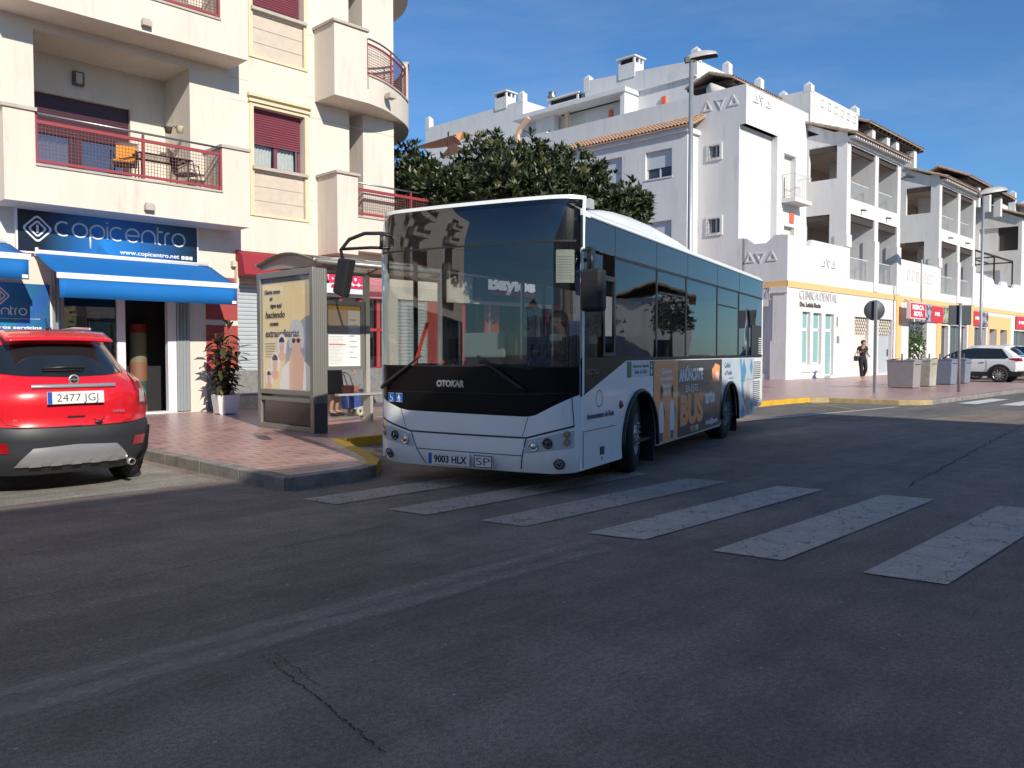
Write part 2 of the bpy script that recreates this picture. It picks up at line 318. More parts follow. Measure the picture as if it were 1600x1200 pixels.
# ================================================================= colours
CREAM=M('cream stucco',(.72,.645,.55),.85,stain=.22,var=.10,vscale=1.6,bump=.12,bscale=90,streak=True)
BEIGE=M('yellow beige moulding',(.70,.60,.40),.8,var=.08,vscale=3)
TAN=M('tan stone panel',(.60,.51,.41),.7,var=.14,vscale=5)
COPE=M('stone coping',(.52,.46,.38),.6,var=.2,vscale=6)
REDM=M('red painted metal',(.30,.045,.052),.5)
GREYM=M('brushed grey steel',(.34,.34,.33),.35,.8)
MAROON=M('maroon shutter',(.20,.045,.065),.6,var=.12)
DKM=M('dark maroon frame',(.06,.014,.022),.4)
CURT=M('curtain cloth',(.62,.60,.56),.9,var=.2,vscale=9)
DARK=M('dark interior',(.012,.012,.014),.6)
BLACKP=M('black plastic',(.018,.018,.02),.42)
RUBBER=M('tyre rubber',(.017,.017,.018),.8,bump=.1)
WHITEP=M('white paint metal',(.78,.78,.77),.35)
WIN=GLASS('window glass',(.25,.28,.3),.1)
CLEAR=GLASS('clear glass',(.86,.9,.89),.03)
STUCCO=M('white stucco',(.70,.69,.675),.9,stain=.28,var=.12,vscale=1.1,bump=.2,bscale=50,streak=True)
SALB=M('ochre painted band',(.78,.50,.22),.85,var=.08)
GSTONE=M('grey granite plinth',(.27,.26,.25),.5,var=.35,vscale=14)
ALU=M('grey aluminium frame',(.27,.27,.245),.42,.55)
# ================================================================= ground
AS=asphalt('asphalt')
g=MB(); g.quad((-400,-400,0),(500,-400,0),(500,500,0),(-400,500,0)); struct('road',g,AS)
ASL=asphalt('pale parking asphalt',(.27,.245,.21),(.36,.33,.285))
g=MB(); g.quad((-30,8.5,.004),(4.2,8.5,.004),(4.2,13.6,.004),(-30,13.6,.004)); struct('parking_bay',g,ASL)
g=MB(); g.quad((17,6.2,.004),(60,-2,.004),(60,7.2,.004),(17,10.2,.004)); 
ASM=asphalt('worn junction asphalt',(.15,.138,.125),(.20,.185,.165)); struct('junction_road',g,ASM)
TILE=paving('pink paving tiles',(.60,.37,.33),(.53,.32,.29),(.22,.13,.115),1,.4,.2,.28)
edge=[(-30,13.6),(3.9,13.6),(4.36,13.1),(4.36,7.42),(5.3,7.44),(5.62,7.58),(5.95,7.95),(6.25,8.6),(6.95,10.2),(7.6,10.25),(21.9,10.25),(22.5,10.1),(22.8,9.7),(22.95,7.9),(23.2,7.45),(23.8,7.3),(39.3,7.25),(39.8,7.8),(39.8,12.8),(40.2,13.2),(75,13.2)]
sw=edge+[(110,13.2),(110,70),(-30,70)]
def inset(poly,d):
    out=[]
    for i,p in enumerate(poly):
        a=Vector(poly[max(i-1,0)]);b=Vector(p);c=Vector(poly[min(i+1,len(poly)-1)])
        t1=(b-a).normalized() if (b-a).length else (c-b).normalized(); t2=(c-b).normalized() if (c-b).length else t1
        n1=Vector((-t1.y,t1.x));n2=Vector((-t2.y,t2.x)); n=(n1+n2); n=n.normalized(); k=d/max(.5,n.dot(n1)); out.append((b.x+n.x*k,b.y+n.y*k))
    return out
inn=inset(edge,.16)
g=MB(); g.prism([(x,y) for x,y in inn]+[(110,13.36),(110,70),(-30,70)],'z',.0,.128); struct('pavement',g,TILE)
KB=M('grey concrete kerb',(.30,.28,.25),.85,var=.45,vscale=5,bump=.3,bscale=30)
KY=M('yellow painted kerb',(.72,.42,.035),.7,var=.28,vscale=6,bump=.15,bscale=30)
KP=M('faded yellow kerb',(.55,.42,.2),.8,var=.35,vscale=4)
def kerb(i0,i1,mat,t0=0,t1=1):
    e=edge[i0:i1+1]; q=inn[i0:i1+1]
    L=lambda p,r,t:(p[0]+(r[0]-p[0])*t,p[1]+(r[1]-p[1])*t)
    e=list(e);q=list(q); 
    if t0: e[0]=L(e[0],e[1],t0);q[0]=L(q[0],q[1],t0)
    if t1<1: e[-1]=L(e[-2],e[-1],t1);q[-1]=L(q[-2],q[-1],t1)
    mb=MB()
    for k in range(len(e)-1):
        n=max(1,int((Vector(e[k+1])-Vector(e[k])).length/.98+.5)) if mat is KB else 1
        for j in range(n):
            gap=.006/ max(.3,(Vector(e[k+1])-Vector(e[k])).length/n) if n>1 else 0
            a,b,c,d=L(e[k],e[k+1],j/n+gap/n),L(e[k],e[k+1],(j+1)/n-gap/n),L(q[k],q[k+1],(j+1)/n-gap/n),L(q[k],q[k+1],j/n+gap/n)
            mb.prism([a,b,c,d],'z',-.02,.134)
    struct('kerb',mb,mat,bevel=.012)
kerb(0,5,KB); kerb(5,11,KY,0,1); kerb(11,15,KP); kerb(15,20,KB)
# kerb markings / road paint
PW=paint('worn white road paint',(.60,.51,.43),.40,True,60,.45,.2); PF=paint('faded white road paint',(.56,.47,.39),.45,True,60,.25,.22); PL=paint('ghost of an old line',(.50,.42,.35),.50,False,45,.0,.16)
nt=PL.node_tree; mi=[n for n in nt.nodes if n.type=='MIX_SHADER'][0]; src=mi.inputs[0].links[0].from_socket; tcn=[n for n in nt.nodes if n.type=='TEX_COORD'][0]
sp_=nt.nodes.new('ShaderNodeSeparateXYZ'); nt.links.new(tcn.outputs['Object'],sp_.inputs[0]); wob=nt.nodes.new('ShaderNodeTexNoise'); wob.inputs['Scale'].default_value=6; nt.links.new(tcn.outputs['Object'],wob.inputs['Vector'])
ad_=nt.nodes.new('ShaderNodeMath'); ad_.operation='MULTIPLY_ADD'; ad_.inputs[1].default_value=.09; nt.links.new(wob.outputs['Fac'],ad_.inputs[0]); nt.links.new(sp_.outputs[1],ad_.inputs[2])
mr_=nt.nodes.new('ShaderNodeMapRange'); mr_.inputs[1].default_value=3.53; mr_.inputs[2].default_value=3.93; nt.links.new(ad_.outputs[0],mr_.inputs[0])
rr_=nt.nodes.new('ShaderNodeValToRGB'); e_=rr_.color_ramp.elements; e_[0].color=(0,0,0,1); e_[1].color=(0,0,0,1)
for p_,c_ in ((.22,.8),(.5,.2),(.78,.8)): k_=e_.new(p_); k_.color=(c_,c_,c_,1)
nt.links.new(mr_.outputs[0],rr_.inputs[0]); mu_=nt.nodes.new('ShaderNodeMath'); mu_.operation='MULTIPLY'; nt.links.new(rr_.outputs[0],mu_.inputs[0]); nt.links.new(src,mu_.inputs[1]); nt.links.new(mu_.outputs[0],mi.inputs[0])
def strip(mb,pts,z=.008): mb.add([(x,y,z) for x,y in pts],[tuple(range(len(pts)))])
for nm,mt,pts in [('crosswalk_stripe',PF,[(4.22,6.87),(4.29,6.41),(8.3,6.41),(8.2,6.84)]),('crosswalk_stripe',PF,[(4.47,5.87),(4.55,5.43),(7.9,5.45),(7.85,5.87)]),
    ('crosswalk_stripe',PF,[(4.70,4.93),(4.80,4.50),(8.01,4.50),(7.9,4.96)]),('crosswalk_stripe',PW,[(4.95,3.99),(5.07,3.54),(8.21,3.54),(8.10,3.99)]),
    ('crosswalk_stripe',PW,[(5.12,3.0),(5.21,2.52),(8.41,2.54),(8.32,2.99)]),('crosswalk_stripe',PW,[(5.27,2.01),(5.35,1.54),(8.56,1.54),(8.46,2.02)]),
    ('crosswalk_stripe',PW,[(5.45,1.02),(5.5,.54),(8.7,.54),(8.6,1.02)])]:
    mb=MB(); strip(mb,pts); struct(nm,mb,mt)
PB=paint('bright road paint',(.72,.71,.69),.3,False,9,.5)
mb=MB()
for k in range(5): strip(mb,[(24.7,6.95-k*1.02),(24.7,6.47-k*1.02),(27.9,6.45-k*1.02),(27.9,6.93-k*1.02)],.012)
struct('far_crosswalk',mb,PB)
mb=MB(); strip(mb,[(-3,3.95),(-3,3.35),(4.6,3.35),(4.85,3.95)]); struct('worn_lane_line',mb,PL)
mb=MB(); strip(mb,[(22.3,10.15),(22.42,10.15),(20.3,8.0),(20.18,8.0)],.012); struct('yellow_road_line',mb,paint('yellow line paint',(.62,.40,.08),.42,False,8,.2))
mb=MB(); strip(mb,[(15.2,8.35),(15.2,8.25),(22,7.55),(22,7.65)],.012); strip(mb,[(42,12.6),(42,8.2),(42.12,8.2),(42.12,12.6)],.008); strip(mb,[(44.9,12.6),(44.9,8.2),(45.02,8.2),(45.02,12.6)],.008); struct('white_road_line',mb,PB)
# long tar-dark cracks in the asphalt
CRK=M('crack filler',(.02,.02,.021),.9); random.seed(5)
def crack(mb,p,q,n,amp,w):
    prev=None
    for i in range(n+1):
        t=i/n; x=p[0]+(q[0]-p[0])*t+random.uniform(-amp,amp); y=p[1]+(q[1]-p[1])*t+random.uniform(-amp,amp)
        ww=w*random.uniform(.25,1)
        d=Vector((q[0]-p[0],q[1]-p[1])).normalized(); nn=(-d.y*ww,d.x*ww)
        cur=((x-nn[0],y-nn[1],.006),(x+nn[0],y+nn[1],.006))
        if prev and random.random()<.88: mb.quad(prev[0],cur[0],cur[1],prev[1])
        prev=cur
CR1=((1.90,3.45),(1.81,2.83),40,.009,.004); CR2=((1.81,2.83),(1.72,2.28),40,.009,.005); CR3=((1.96,3.42),(1.88,2.9),30,.009,.003); CR4=((1.3,5.22),(2.9,5.27),60,.012,.005); CR5=((2.9,5.27),(4.29,5.34),60,.012,.005)
mb=MB(); 
for p,q,n,a,w in [CR1,CR2,CR3,CR4,CR5,((7,7.3),(22,6.6),90,.03,.012),((9,3),(24,4.6),90,.03,.012)]: crack(mb,p,q,n,a,w)
struct('road_cracks',mb,CRK)

# ================================================================= cream apartment building (left)
B0=17.24; SLB=[4.07,7.60,11.13,14.66]
apt=thing('apartment_building','cream apartment block with red balcony railings above the copy shop','building',(4.0,B0,.13))
w=MB()
wins=[10.08+d for d in (0,-11.0,-22.0)]      # window axes
logs=[6.48,-4.52,-15.52,-26.5]
ops=[]
for zb in (4.07,7.60,11.13):
    for c in wins: ops.append((c-.65,c+.66,zb+1.53,zb+2.87,.22)); ops.append((c-.65,c+.66,zb+.48,zb+1.42,.04))
    for c in logs: ops.append((c-1.49,c+1.49,zb+.3,zb+3.35,1.25))
    ops.append((12.01,12.42,zb+.3,zb+3.3,1.2))
wallA(w,-34,13.39,4.07,15.4,B0,.2,ops)
w.quad((13.39,B0,4.07),(13.39,29,4.07),(13.39,29,15.4),(13.39,B0,15.4)); w.box(-34,13.38,B0+1.5,29,15.4,15.5)
w.box(-34,13.39,B0-.02,29,15.39,15.8)
build('wall',w,CREAM,apt)
w=MB()   # thin shadow-joints scored in the render
for z in (5.02,6.98,7.46,8.9,10.5,4.45): 
    for a0,a1 in ((8.9,9.32),(10.86,13.39),(-34,3.9)): w.box(a0,a1,B0-.003,B0,z,z+.012)
build('render_joint',w,COPE,apt)
# ground-floor walls
w=MB()
wallA(w,-34,13.39,.1,4.07,B0,.3,[(-33,-24,.2,3.2),(-22.5,-14,.2,3.2),(-12,-2,.2,3.2),(-1,3.9,.2,3.2),(5.3,7.90,.14,3.2,.35),(9.0,10.9,.96,2.95,.12),(11.15,13.1,.2,2.78,.25)])
w.box(13.39,20.2,B0,29,4.0,4.3)
wallA(w,13.39,20.2,.1,4.3,B0,.3,[(13.5,14.5,.9,2.8),(14.9,16.9,.2,2.8),(17.2,19.6,.2,2.8)])
w.quad((20.2,B0,.1),(20.2,29,.1),(20.2,29,4.3),(20.2,B0,4.3))
gf=build('shop_front_wall',w,CREAM,apt)
w=MB(); w.box(-34,20.1,B0+.9,B0+.95,.1,4.0); build('shop_interior',w,DARK,apt)
# window bays
def rects(mb,pts,b0,b1): 
    for a0,a1,z0,z1 in pts: mb.box(a0,a1,b0,b1,z0,z1)
for zb in (4.07,7.60,11.13):
    for c in wins:
        near=c>0
        m=MB(); z0=zb+.42; z1=zb+3.07
        rects(m,[(c-.75,c-.65,z0,z1),(c+.66,c+.76,z0,z1),(c-.65,c+.66,zb+2.87,z1),(c-.65,c+.66,z0,zb+.48)],B0-.03,B0+.001); m.box(c-.8,c+.81,B0-.1,B0,z1,z1+.07); m.box(c-.78,c+.79,B0-.075,B0,z1-.12,z1-.06)
        wd=build('window',m,BEIGE,apt)
        m=MB(); m.box(c-.64,c+.65,B0+.035,B0+.05,zb+.48,zb+1.42); m2=build('stone_panel',m,TAN,wd)
        m=MB(); m.box(c-.64,c+.65,B0+.025,B0+.034,zb+.78,zb+.795); m.box(c-.64,c+.65,B0+.025,B0+.034,zb+1.1,zb+1.115); build('panel_joint',m,COPE,wd)
        m=MB(); m.box(c-.7,c+.71,B0-.1,B0+.2,zb+1.46,zb+1.53); build('sill',m,COPE,wd)
        sh=[2.13,1.9,2.4][int(abs(c*3+zb))%3] if c<9 else (2.1 if zb<5 else 1.62)
        m=MB(); n=int((2.87-sh)/.055)
        for k in range(n):
            z=zb+2.87-(k+1)*.055; m.add([(c-.62,B0+.16,z),(c+.63,B0+.16,z),(c+.63,B0+.142,z+.028),(c-.62,B0+.142,z+.028),(c+.63,B0+.16,z+.055),(c-.62,B0+.16,z+.055)],[(0,1,2,3),(3,2,4,5)])
        m.box(c-.62,c+.63,B0+.14,B0+.17,zb+sh-.03,zb+sh)
        build('roller_shutter',m,MAROON,wd)
        m=MB(); rects(m,[(c-.64,c-.57,zb+1.53,zb+2.87),(c+.58,c+.65,zb+1.53,zb+2.87),(c-.04,c+.04,zb+1.53,zb+sh),(c-.64,c+.65,zb+1.53,zb+1.6)],B0+.175,B0+.215); build('frame',m,MAROON if near else DKM,wd)
        m=MB(); m.quad((c-.6,B0+.2,zb+1.55),(c+.61,B0+.2,zb+1.55),(c+.61,B0+.2,zb+2.87),(c-.6,B0+.2,zb+2.87)); build('pane',m,CLEAR,wd)
        m=MB(); us=lin(c-.56,c-.06,22)
        m.surf(lambda u,v:(u+.03*math.sin(v*2),B0+.26+.018*math.sin(u*75),v),us,lin(zb+1.5,zb+2.8,4)); m.surf(lambda u,v:(u-.02*math.sin(v*2),B0+.26+.018*math.sin(u*68),v),lin(c+.06,c+.5,20),lin(zb+1.5,zb+2.8,4))
        build('curtain',m,CURT,wd); m=MB(); m.quad((c-.65,B0+.4,zb+1.5),(c+.66,B0+.4,zb+1.5),(c+.66,B0+.4,zb+2.9),(c-.65,B0+.4,zb+2.9)); build('room_darkness',m,DARK,wd)
# balconies
FR=16.4
def mesh_grid(mb,a0,a1,b,z0,z1,st=.075,w_=.004):
    n=int((a1-a0)/st); 
    for i in range(1,n): x=a0+(a1-a0)*i/n; mb.box(x-w_,x+w_,b-w_,b+w_,z0,z1)
    n=int((z1-z0)/st)
    for i in range(1,n): z=z0+(z1-z0)*i/n; mb.box(a0,a1,b-w_-.001,b+w_-.001,z-w_,z+w_)
def balcony(c,zb):
    a0,a1=c-2.23,c+2.38
    m=MB(); m.box(a0,a1,FR,B0-.001,zb,zb+.3)            # slab + low front
    m.box(a0+.5,a1-.6,FR,FR+.14,zb+.3,zb+.66)
    m.box(a0,a0+.5,FR,B0-.001,zb+.3,zb+1.61); m.box(a1-.6,a1,FR,B0-.001,zb+.3,zb+1.6)
    o=build('balcony',m,CREAM,apt)
    m=MB(); m.box(a0-.04,a0+.53,FR-.04,B0-.002,zb+1.61,zb+1.67); m.box(a1-.63,a1+.04,FR-.04,B0-.002,zb+1.60,zb+1.66); m.box(a0+.5,a1-.6,FR-.03,FR+.16,zb+.66,zb+.70); build('coping',m,COPE,o)
    r0,r1=a0+.5,a1-.6; mid=(r0+r1)/2+.15
    m=MB(); m.box(r0,r1,FR+.02,FR+.06,zb+.735,zb+.785); m.box(r0,r1,FR+.02,FR+.06,zb+1.42,zb+1.48)
    for x in (r0+.02,mid,r1-.02): m.box(x-.02,x+.02,FR+.018,FR+.062,zb+.7,zb+1.56)
    rl=build('railing',m,REDM,o)
    m=MB(); m.tube([(r0,FR+.04,zb+1.59),(r1,FR+.04,zb+1.59)],.022,8); build('handrail',m,GREYM,rl)
    m=MB(); mesh_grid(m,r0,r1,FR+.04,zb+.79,zb+1.42,.06,.0035); build('wire_mesh',m,M('rusty mesh',(.16,.06,.05),.6),rl)
    m=MB(); m.box(c+.15,c+.33,FR-.12,FR,zb-.0+.1,zb+.2); m.box(c+.17,c+.31,FR-.1,FR-.02,zb+.2,zb+.24); build('drain_spout',m,COPE,o)
    # loggia back wall with terrace door
    d0,d1=c-1.25,c+.74; bk=B0+1.25
    m=MB(); wallA(m,c-1.5,c+1.5,zb+.3,zb+3.53,bk,.2,[(d0,d1,zb+.3,zb+2.58,.2)]); m.quad((c-1.5,B0,zb+3.349),(c+1.5,B0,zb+3.349),(c+1.5,bk,zb+3.349),(c-1.5,bk,zb+3.349)); build('loggia_wall',m,CREAM,o)
    m=MB(); m.box(d0,d1,bk+.1,bk+.14,zb+1.78,zb+2.58)
    for k in range(14): m.box(d0,d1,bk+.092,bk+.1,zb+1.8+k*.056,zb+1.84+k*.056)
    dr=build('terrace_door',m,DKM,o)
    m=MB(); rects(m,[(d0,d0+.1,zb+.3,zb+1.8),(d1-.1,d1,zb+.3,zb+1.8),(c-.35,c-.2,zb+.3,zb+1.8),(c-.45,c-.38,zb+.3,zb+1.8),(c-.3,d1,zb+.8,zb+.88),(d0,d1,zb+.3,zb+.38)],bk+.12,bk+.18); build('frame',m,DKM,dr)
    m=MB(); m.quad((d0,bk+.16,zb+.3),(d1,bk+.16,zb+.3),(d1,bk+.16,zb+1.8),(d0,bk+.16,zb+1.8)); build('pane',m,GLASS('reflective door glass',(.5,.5,.5),.22),dr)
    m=MB(); m.surf(lambda u,v:(u,bk+.3+.02*math.sin(u*55),v),lin(d0+.1,c-.4,26),[zb+.3,zb+1.8]); build('curtain',m,M('pink curtain',(.42,.30,.27),.9),dr)
    m=MB(); m.quad((d0,bk+.5,zb+.3),(d1,bk+.5,zb+.3),(d1,bk+.5,zb+2.6),(d0,bk+.5,zb+2.6)); build('room_darkness',m,DARK,dr)
    m=MB(); m.box(c-.42,c-.2,bk-.1,bk,zb+2.83,zb+3.12); l=build('wall_lamp',m,M('bronze lamp',(.12,.10,.085),.5),o,bevel=.02); m=MB(); m.box(c-.37,c-.25,bk-.115,bk-.1,zb+2.87,zb+3.08); build('lens',m,M('frosted lens',(.5,.48,.44),.4),l)
    return o
for zb in (4.07,7.60,11.13):
    for c in logs: balcony(c,zb)
# curved balconies at the corner
def ring(off=0):
    base=[(12.0,16.40),(12.5,16.52),(13.0,16.75),(13.5,17.04),(14.0,17.42),(14.4,17.9),(14.72,18.45),(14.92,19.05),(15.0,19.8)]
    # smooth
    P=[Vector((*p,0)) for p in base]; out=[]
    for i in range(len(P)-1):
        a=P[max(i-1,0)];b=P[i];c=P[i+1];d=P[min(i+2,len(P)-1)]
        for k in range(4):
            t=k/4; q=.5*((2*b)+(c-a)*t+(2*a-5*b+4*c-d)*t*t+(3*b-a-3*c+d)*t**3); out.append(q)
    out.append(P[-1])
    res=[]
    for i,q in enumerate(out):
        t=(out[min(i+1,len(out)-1)]-out[max(i-1,0)]).normalized(); n=Vector((t.y,-t.x,0)); q2=q+n*off; res.append((q2.x,q2.y))
    return res
def curved(zb):
    R0=ring(0);Ri=ring(-.14)
    m=MB(); m.prism([(11.03,16.4)]+R0+[(13.395,19.8),(13.395,B0-.001),(11.03,B0-.001)],'z',zb-.23,zb+.1)
    for k in range(len(R0)-1):
        top=zb+.42 if k<16 else zb+1.45
        m.prism([R0[k],R0[k+1],Ri[k+1],Ri[k]],'z',zb+.1,top)
    m.box(11.03,11.95,16.4,B0-.001,zb+.1,zb+1.44)
    o=build('balcony',m,CREAM,apt)
    m=MB(); m.box(10.98,12.0,16.35,B0-.002,zb+1.44,zb+1.5)
    Ro=ring(.03);Rj=ring(-.17)
    for k in range(len(R0)-1):
        top=(zb+.42,zb+.46) if k<16 else (zb+1.45,zb+1.5)
        m.prism([Ro[k],Ro[k+1],Rj[k+1],Rj[k]],'z',*top)
    build('coping',m,COPE,o)
    Rm=ring(-.06)[:17]
    m=MB(); m.tube([(x,y,zb+.52) for x,y in Rm],.025,4); m.tube([(x,y,zb+1.2) for x,y in Rm],.028,4)
    for k in (0,8,16): m.tube([(Rm[k][0],Rm[k][1],zb+.46),(Rm[k][0],Rm[k][1],zb+1.32)],.022,4)
    rl=build('railing',m,REDM,o)
    m=MB(); m.tube([(x,y,zb+1.33) for x,y in Rm],.024,8); build('handrail',m,GREYM,rl)
    m=MB()
    for j in range(1,11): m.tube([(x,y,zb+.52+j*.062) for x,y in Rm],.006,4,cap=False)
    for k in range(len(Rm)-1):
        for t in (0,.5): x=Rm[k][0]+(Rm[k+1][0]-Rm[k][0])*t;y=Rm[k][1]+(Rm[k+1][1]-Rm[k][1])*t; m.tube([(x,y,zb+.52),(x,y,zb+1.2)],.004,4,cap=False)
    build('wire_mesh',m,MC['rusty mesh'],rl)
    m=MB(); m.box(12.55,12.75,16.3,16.5,zb+.02,zb+.14); build('drain_spout',m,COPE,o)
for zb in (7.60,11.13): curved(zb)
# first-floor terrace over the side shop
m=MB(); m.box(11.08,11.66,16.4,B0-.001,3.73,5.58); m.box(11.66,20.2,16.88,B0-.001,3.9,4.72); m.box(14.55,15.15,16.88,17.5,4.72,5.5)
tr=build('terrace',m,CREAM,apt)
m=MB(); m.box(11.03,11.71,16.35,B0-.002,5.58,5.64); m.box(14.5,15.2,16.83,17.55,5.5,5.56); m.box(11.66,14.55,16.85,17.05,4.72,4.76); build('coping',m,COPE,tr)
m=MB(); m.box(11.66,14.55,16.92,16.96,4.80,4.86); m.box(11.66,14.55,16.92,16.96,5.38,5.45)
for x in (11.68,13.7,14.5): m.box(x-.02,x+.02,16.918,16.962,4.76,5.55)
m.box(14.5,14.54,16.94,19.2,5.38,5.45); m.box(13.4,13.44,16.96,19.2,4.95,5.0); 
rl=build('railing',m,REDM,tr); m=MB(); m.tube([(11.66,16.94,5.57),(14.55,16.94,5.57)],.022,8); build('handrail',m,GREYM,rl)
m=MB(); mesh_grid(m,11.66,14.55,16.94,4.86,5.38,.06,.0035); build('wire_mesh',m,MC['rusty mesh'],rl)
# building corner side pieces: base plinth
m=MB(); m.box(8.26,13.39,B0-.02,B0-.001,.13,1.0); m.box(13.39,20.2,B0-.02,B0-.001,.13,.9); build('stone_plinth',m,GSTONE,apt)
RW=M('red painted wall',(.36,.055,.045),.7,var=.1)
m=MB(); m.box(8.26,8.99,B0-.015,B0-.001,1.0,2.0); m.box(8.26,8.99,B0-.015,B0-.001,2.12,3.05); m.box(10.92,11.14,B0-.015,B0-.001,1.0,2.8); m.box(14.5,14.9,B0-.015,B0-.001,.9,2.8); m.box(16.9,17.2,B0-.015,B0-.001,.9,2.8); m.box(19.6,20.2,B0-.015,B0-.001,.9,4.0)
rw=build('red_wall_panel',m,RW,apt)
# shutters, awning box of the closed shop
def shutter(a0,a1,z0,z1,b,mat,name='roller_shutter'):
    m=MB(); n=int((z1-z0)/.09)
    for k in range(n):
        z=z0+(z1-z0)*k/n; h=(z1-z0)/n
        m.add([(a0,b,z),(a1,b,z),(a1,b-.02,z+h*.3),(a0,b-.02,z+h*.3),(a1,b-.02,z+h*.75),(a0,b-.02,z+h*.75),(a1,b,z+h),(a0,b,z+h)],[(0,1,2,3),(3,2,4,5),(5,4,6,7)])
    return build(name,m,mat,apt)
SHG=M('pale steel shutter',(.50,.54,.55),.45,.2,var=.06)
shutter(9.0,10.9,.96,2.95,B0+.1,SHG); shutter(13.5,14.5,.9,2.8,B0+.1,SHG)
m=MB(); m.box(8.96,10.95,B0+.05,B0+.1,.9,.96); build('sill',m,BLACKP,apt)
m=MB(); 
for x in (11.2,11.75,12.35,12.9): m.box(x,x+.09,B0+.1,B0+.16,.2,2.78)
m.box(11.15,13.1,B0+.1,B0+.16,.9,1.02); m.box(11.15,13.1,B0+.1,B0+.16,1.95,2.02)
for x in (14.95,15.9,16.75,17.25,18.3,19.45): m.box(x,x+.1,B0+.1,B0+.16,.2,2.8)
build('shop_frame',m,M('red shop frame',(.42,.05,.06),.45),apt)
m=MB(); m.box(11.15,13.1,B0+.18,B0+.19,.2,2.78); m.box(14.9,16.9,B0+.18,B0+.19,.2,2.8); m.box(17.2,19.6,B0+.18,B0+.19,.2,2.8); build('shop_glass',m,WIN,apt)
m=MB(); m.box(8.93,8.99,B0-.1,B0-.001,2.9,3.4); m.box(8.84,8.93,B0-.12,B0-.001,3.3,3.42); build('alarm_box',m,M('ivory plastic',(.6,.55,.42),.5),apt)
# copy-shop front
m=MB(); m.box(6.42,6.58,B0+.04,B0+.12,.14,3.2); m.box(7.42,7.60,B0-.01,B0+.12,.14,3.2); m.box(5.3,6.42,B0+.04,B0+.12,.14,.3); m.box(6.4,7.5,B0-.02,B0+.3,.131,.17)
fr=build('shop_door_frame',m,M('white aluminium',(.74,.74,.74),.35),apt)
m=MB(); m.quad((5.3,B0+.09,.3),(6.42,B0+.09,.3),(6.42,B0+.09,3.2),(5.3,B0+.09,3.2)); build('shop_window_glass',m,WIN,apt)
STR=M('grey folding shutter',(.34,.37,.38),.45,.3)
m=MB()
for k in range(4): x=7.61+k*.07; m.add([(x,B0-.01,.16),(x+.035,B0-.05,.16),(x+.07,B0-.01,.16),(x,B0-.01,3.2),(x+.035,B0-.05,3.2),(x+.07,B0-.01,3.2)],[(0,1,4,3),(1,2,5,4)])
for k in range(3): x=5.22+k*.07; m.add([(x,B0-.01,.16),(x+.035,B0-.05,.16),(x+.07,B0-.01,.16),(x,B0-.01,3.2),(x+.035,B0-.05,3.2),(x+.07,B0-.01,3.2)],[(0,1,4,3),(1,2,5,4)])
build('folding_shutter',m,STR,apt)
m=MB(); m.box(5.02,5.2,B0-.015,B0-.001,1.78,1.88); build('name_plate',m,M('navy plate',(.03,.06,.15),.4),apt)
# things inside the shop door
m=MB(); m.prism(arc(7.08,B0+.68,.17,0,360,20)[:-1],'z',.15,2.0); k=build('display_column',m,[M('display cream',(.16,.15,.09),.6)],org=(7.08,B0+.68,.15)); tag(k,'tall round display column in the copy shop doorway','display')
m=MB(); m.prism(arc(7.08,B0+.68,.174,0,360,20)[:-1],'z',1.82,2.005); build('header',m,M('display red',(.2,.015,.01),.6),k)
m=MB(); m.prism(arc(7.08,B0+.68,.174,0,360,20)[:-1],'z',.8,1.2); build('middle_print',m,M('display orange',(.2,.09,.05),.6),k)
m=MB(); m.prism(arc(7.08,B0+.68,.174,0,360,20)[:-1],'z',.3,.8); build('lower_print',m,M('display green',(.02,.08,.065),.6),k)
m=MB(); m.box(5.62,5.86,B0+.12,B0+.13,2.12,2.3); m.box(5.95,6.12,B0+.12,B0+.13,2.05,2.22); t=tag(build('window_notice',m,M('notice paper',(.5,.44,.33),.8),org=(5.8,B0+.1,2.1)),'small paper notices stuck inside the copy shop window','notice')
# blue sign
def gradient_blue(name,dark=(.006,.012,.03),lite=(.02,.22,.62),x0=0,x1=3.4,sc=1):
    m=D.materials.new(name); m.use_nodes=True; nt=m.node_tree; p=nt.nodes['Principled BSDF']; p.inputs['Roughness'].default_value=.35
    t=nt.nodes.new('ShaderNodeTexCoord'); s=nt.nodes.new('ShaderNodeSeparateXYZ'); nt.links.new(t.outputs['Object'],s.inputs[0])
    r=nt.nodes.new('ShaderNodeMapRange'); r.inputs[1].default_value=x0; r.inputs[2].default_value=x1; nt.links.new(s.outputs[0],r.inputs[0])
    c=nt.nodes.new('ShaderNodeValToRGB'); e=c.color_ramp.elements; e[0].color=(*dark,1); e[1].color=(*dark,1); k=c.color_ramp.elements.new(.45); k.color=(*lite,1); k=c.color_ramp.elements.new(.12); k.color=(*dark,1)
    v=nt.nodes.new('ShaderNodeTexVoronoi'); v.inputs['Scale'].default_value=2.2*sc; nt.links.new(t.outputs['Object'],v.inputs['Vector'])
    x=nt.nodes.new('ShaderNodeMixRGB'); x.blend_type='MULTIPLY'; x.inputs[0].default_value=.35; nt.links.new(r.outputs[0],c.inputs[0]); nt.links.new(c.outputs[0],x.inputs[1]); nt.links.new(v.outputs['Color'],x.inputs[2]); nt.links.new(x.outputs[0],p.inputs['Base Color'])
    return m
sg=thing('shop_sign','long dark blue sign reading copicentro above the blue awning','sign',(4.64,B0-.02,3.28))
m=MB(); m.box(4.64,8.04,B0-.09,B0-.001,3.28,4.05); build('board',m,gradient_blue('sign blue'),sg)
m=MB(); rects(m,[(4.61,8.07,4.05,4.08),(4.61,8.07,3.25,3.28),(4.61,4.64,3.28,4.05),(8.04,8.07,3.28,4.05)],B0-.1,B0-.001); build('frame',m,WHITEP,sg)
LET=M('silver white lettering',(.72,.74,.78),.3)
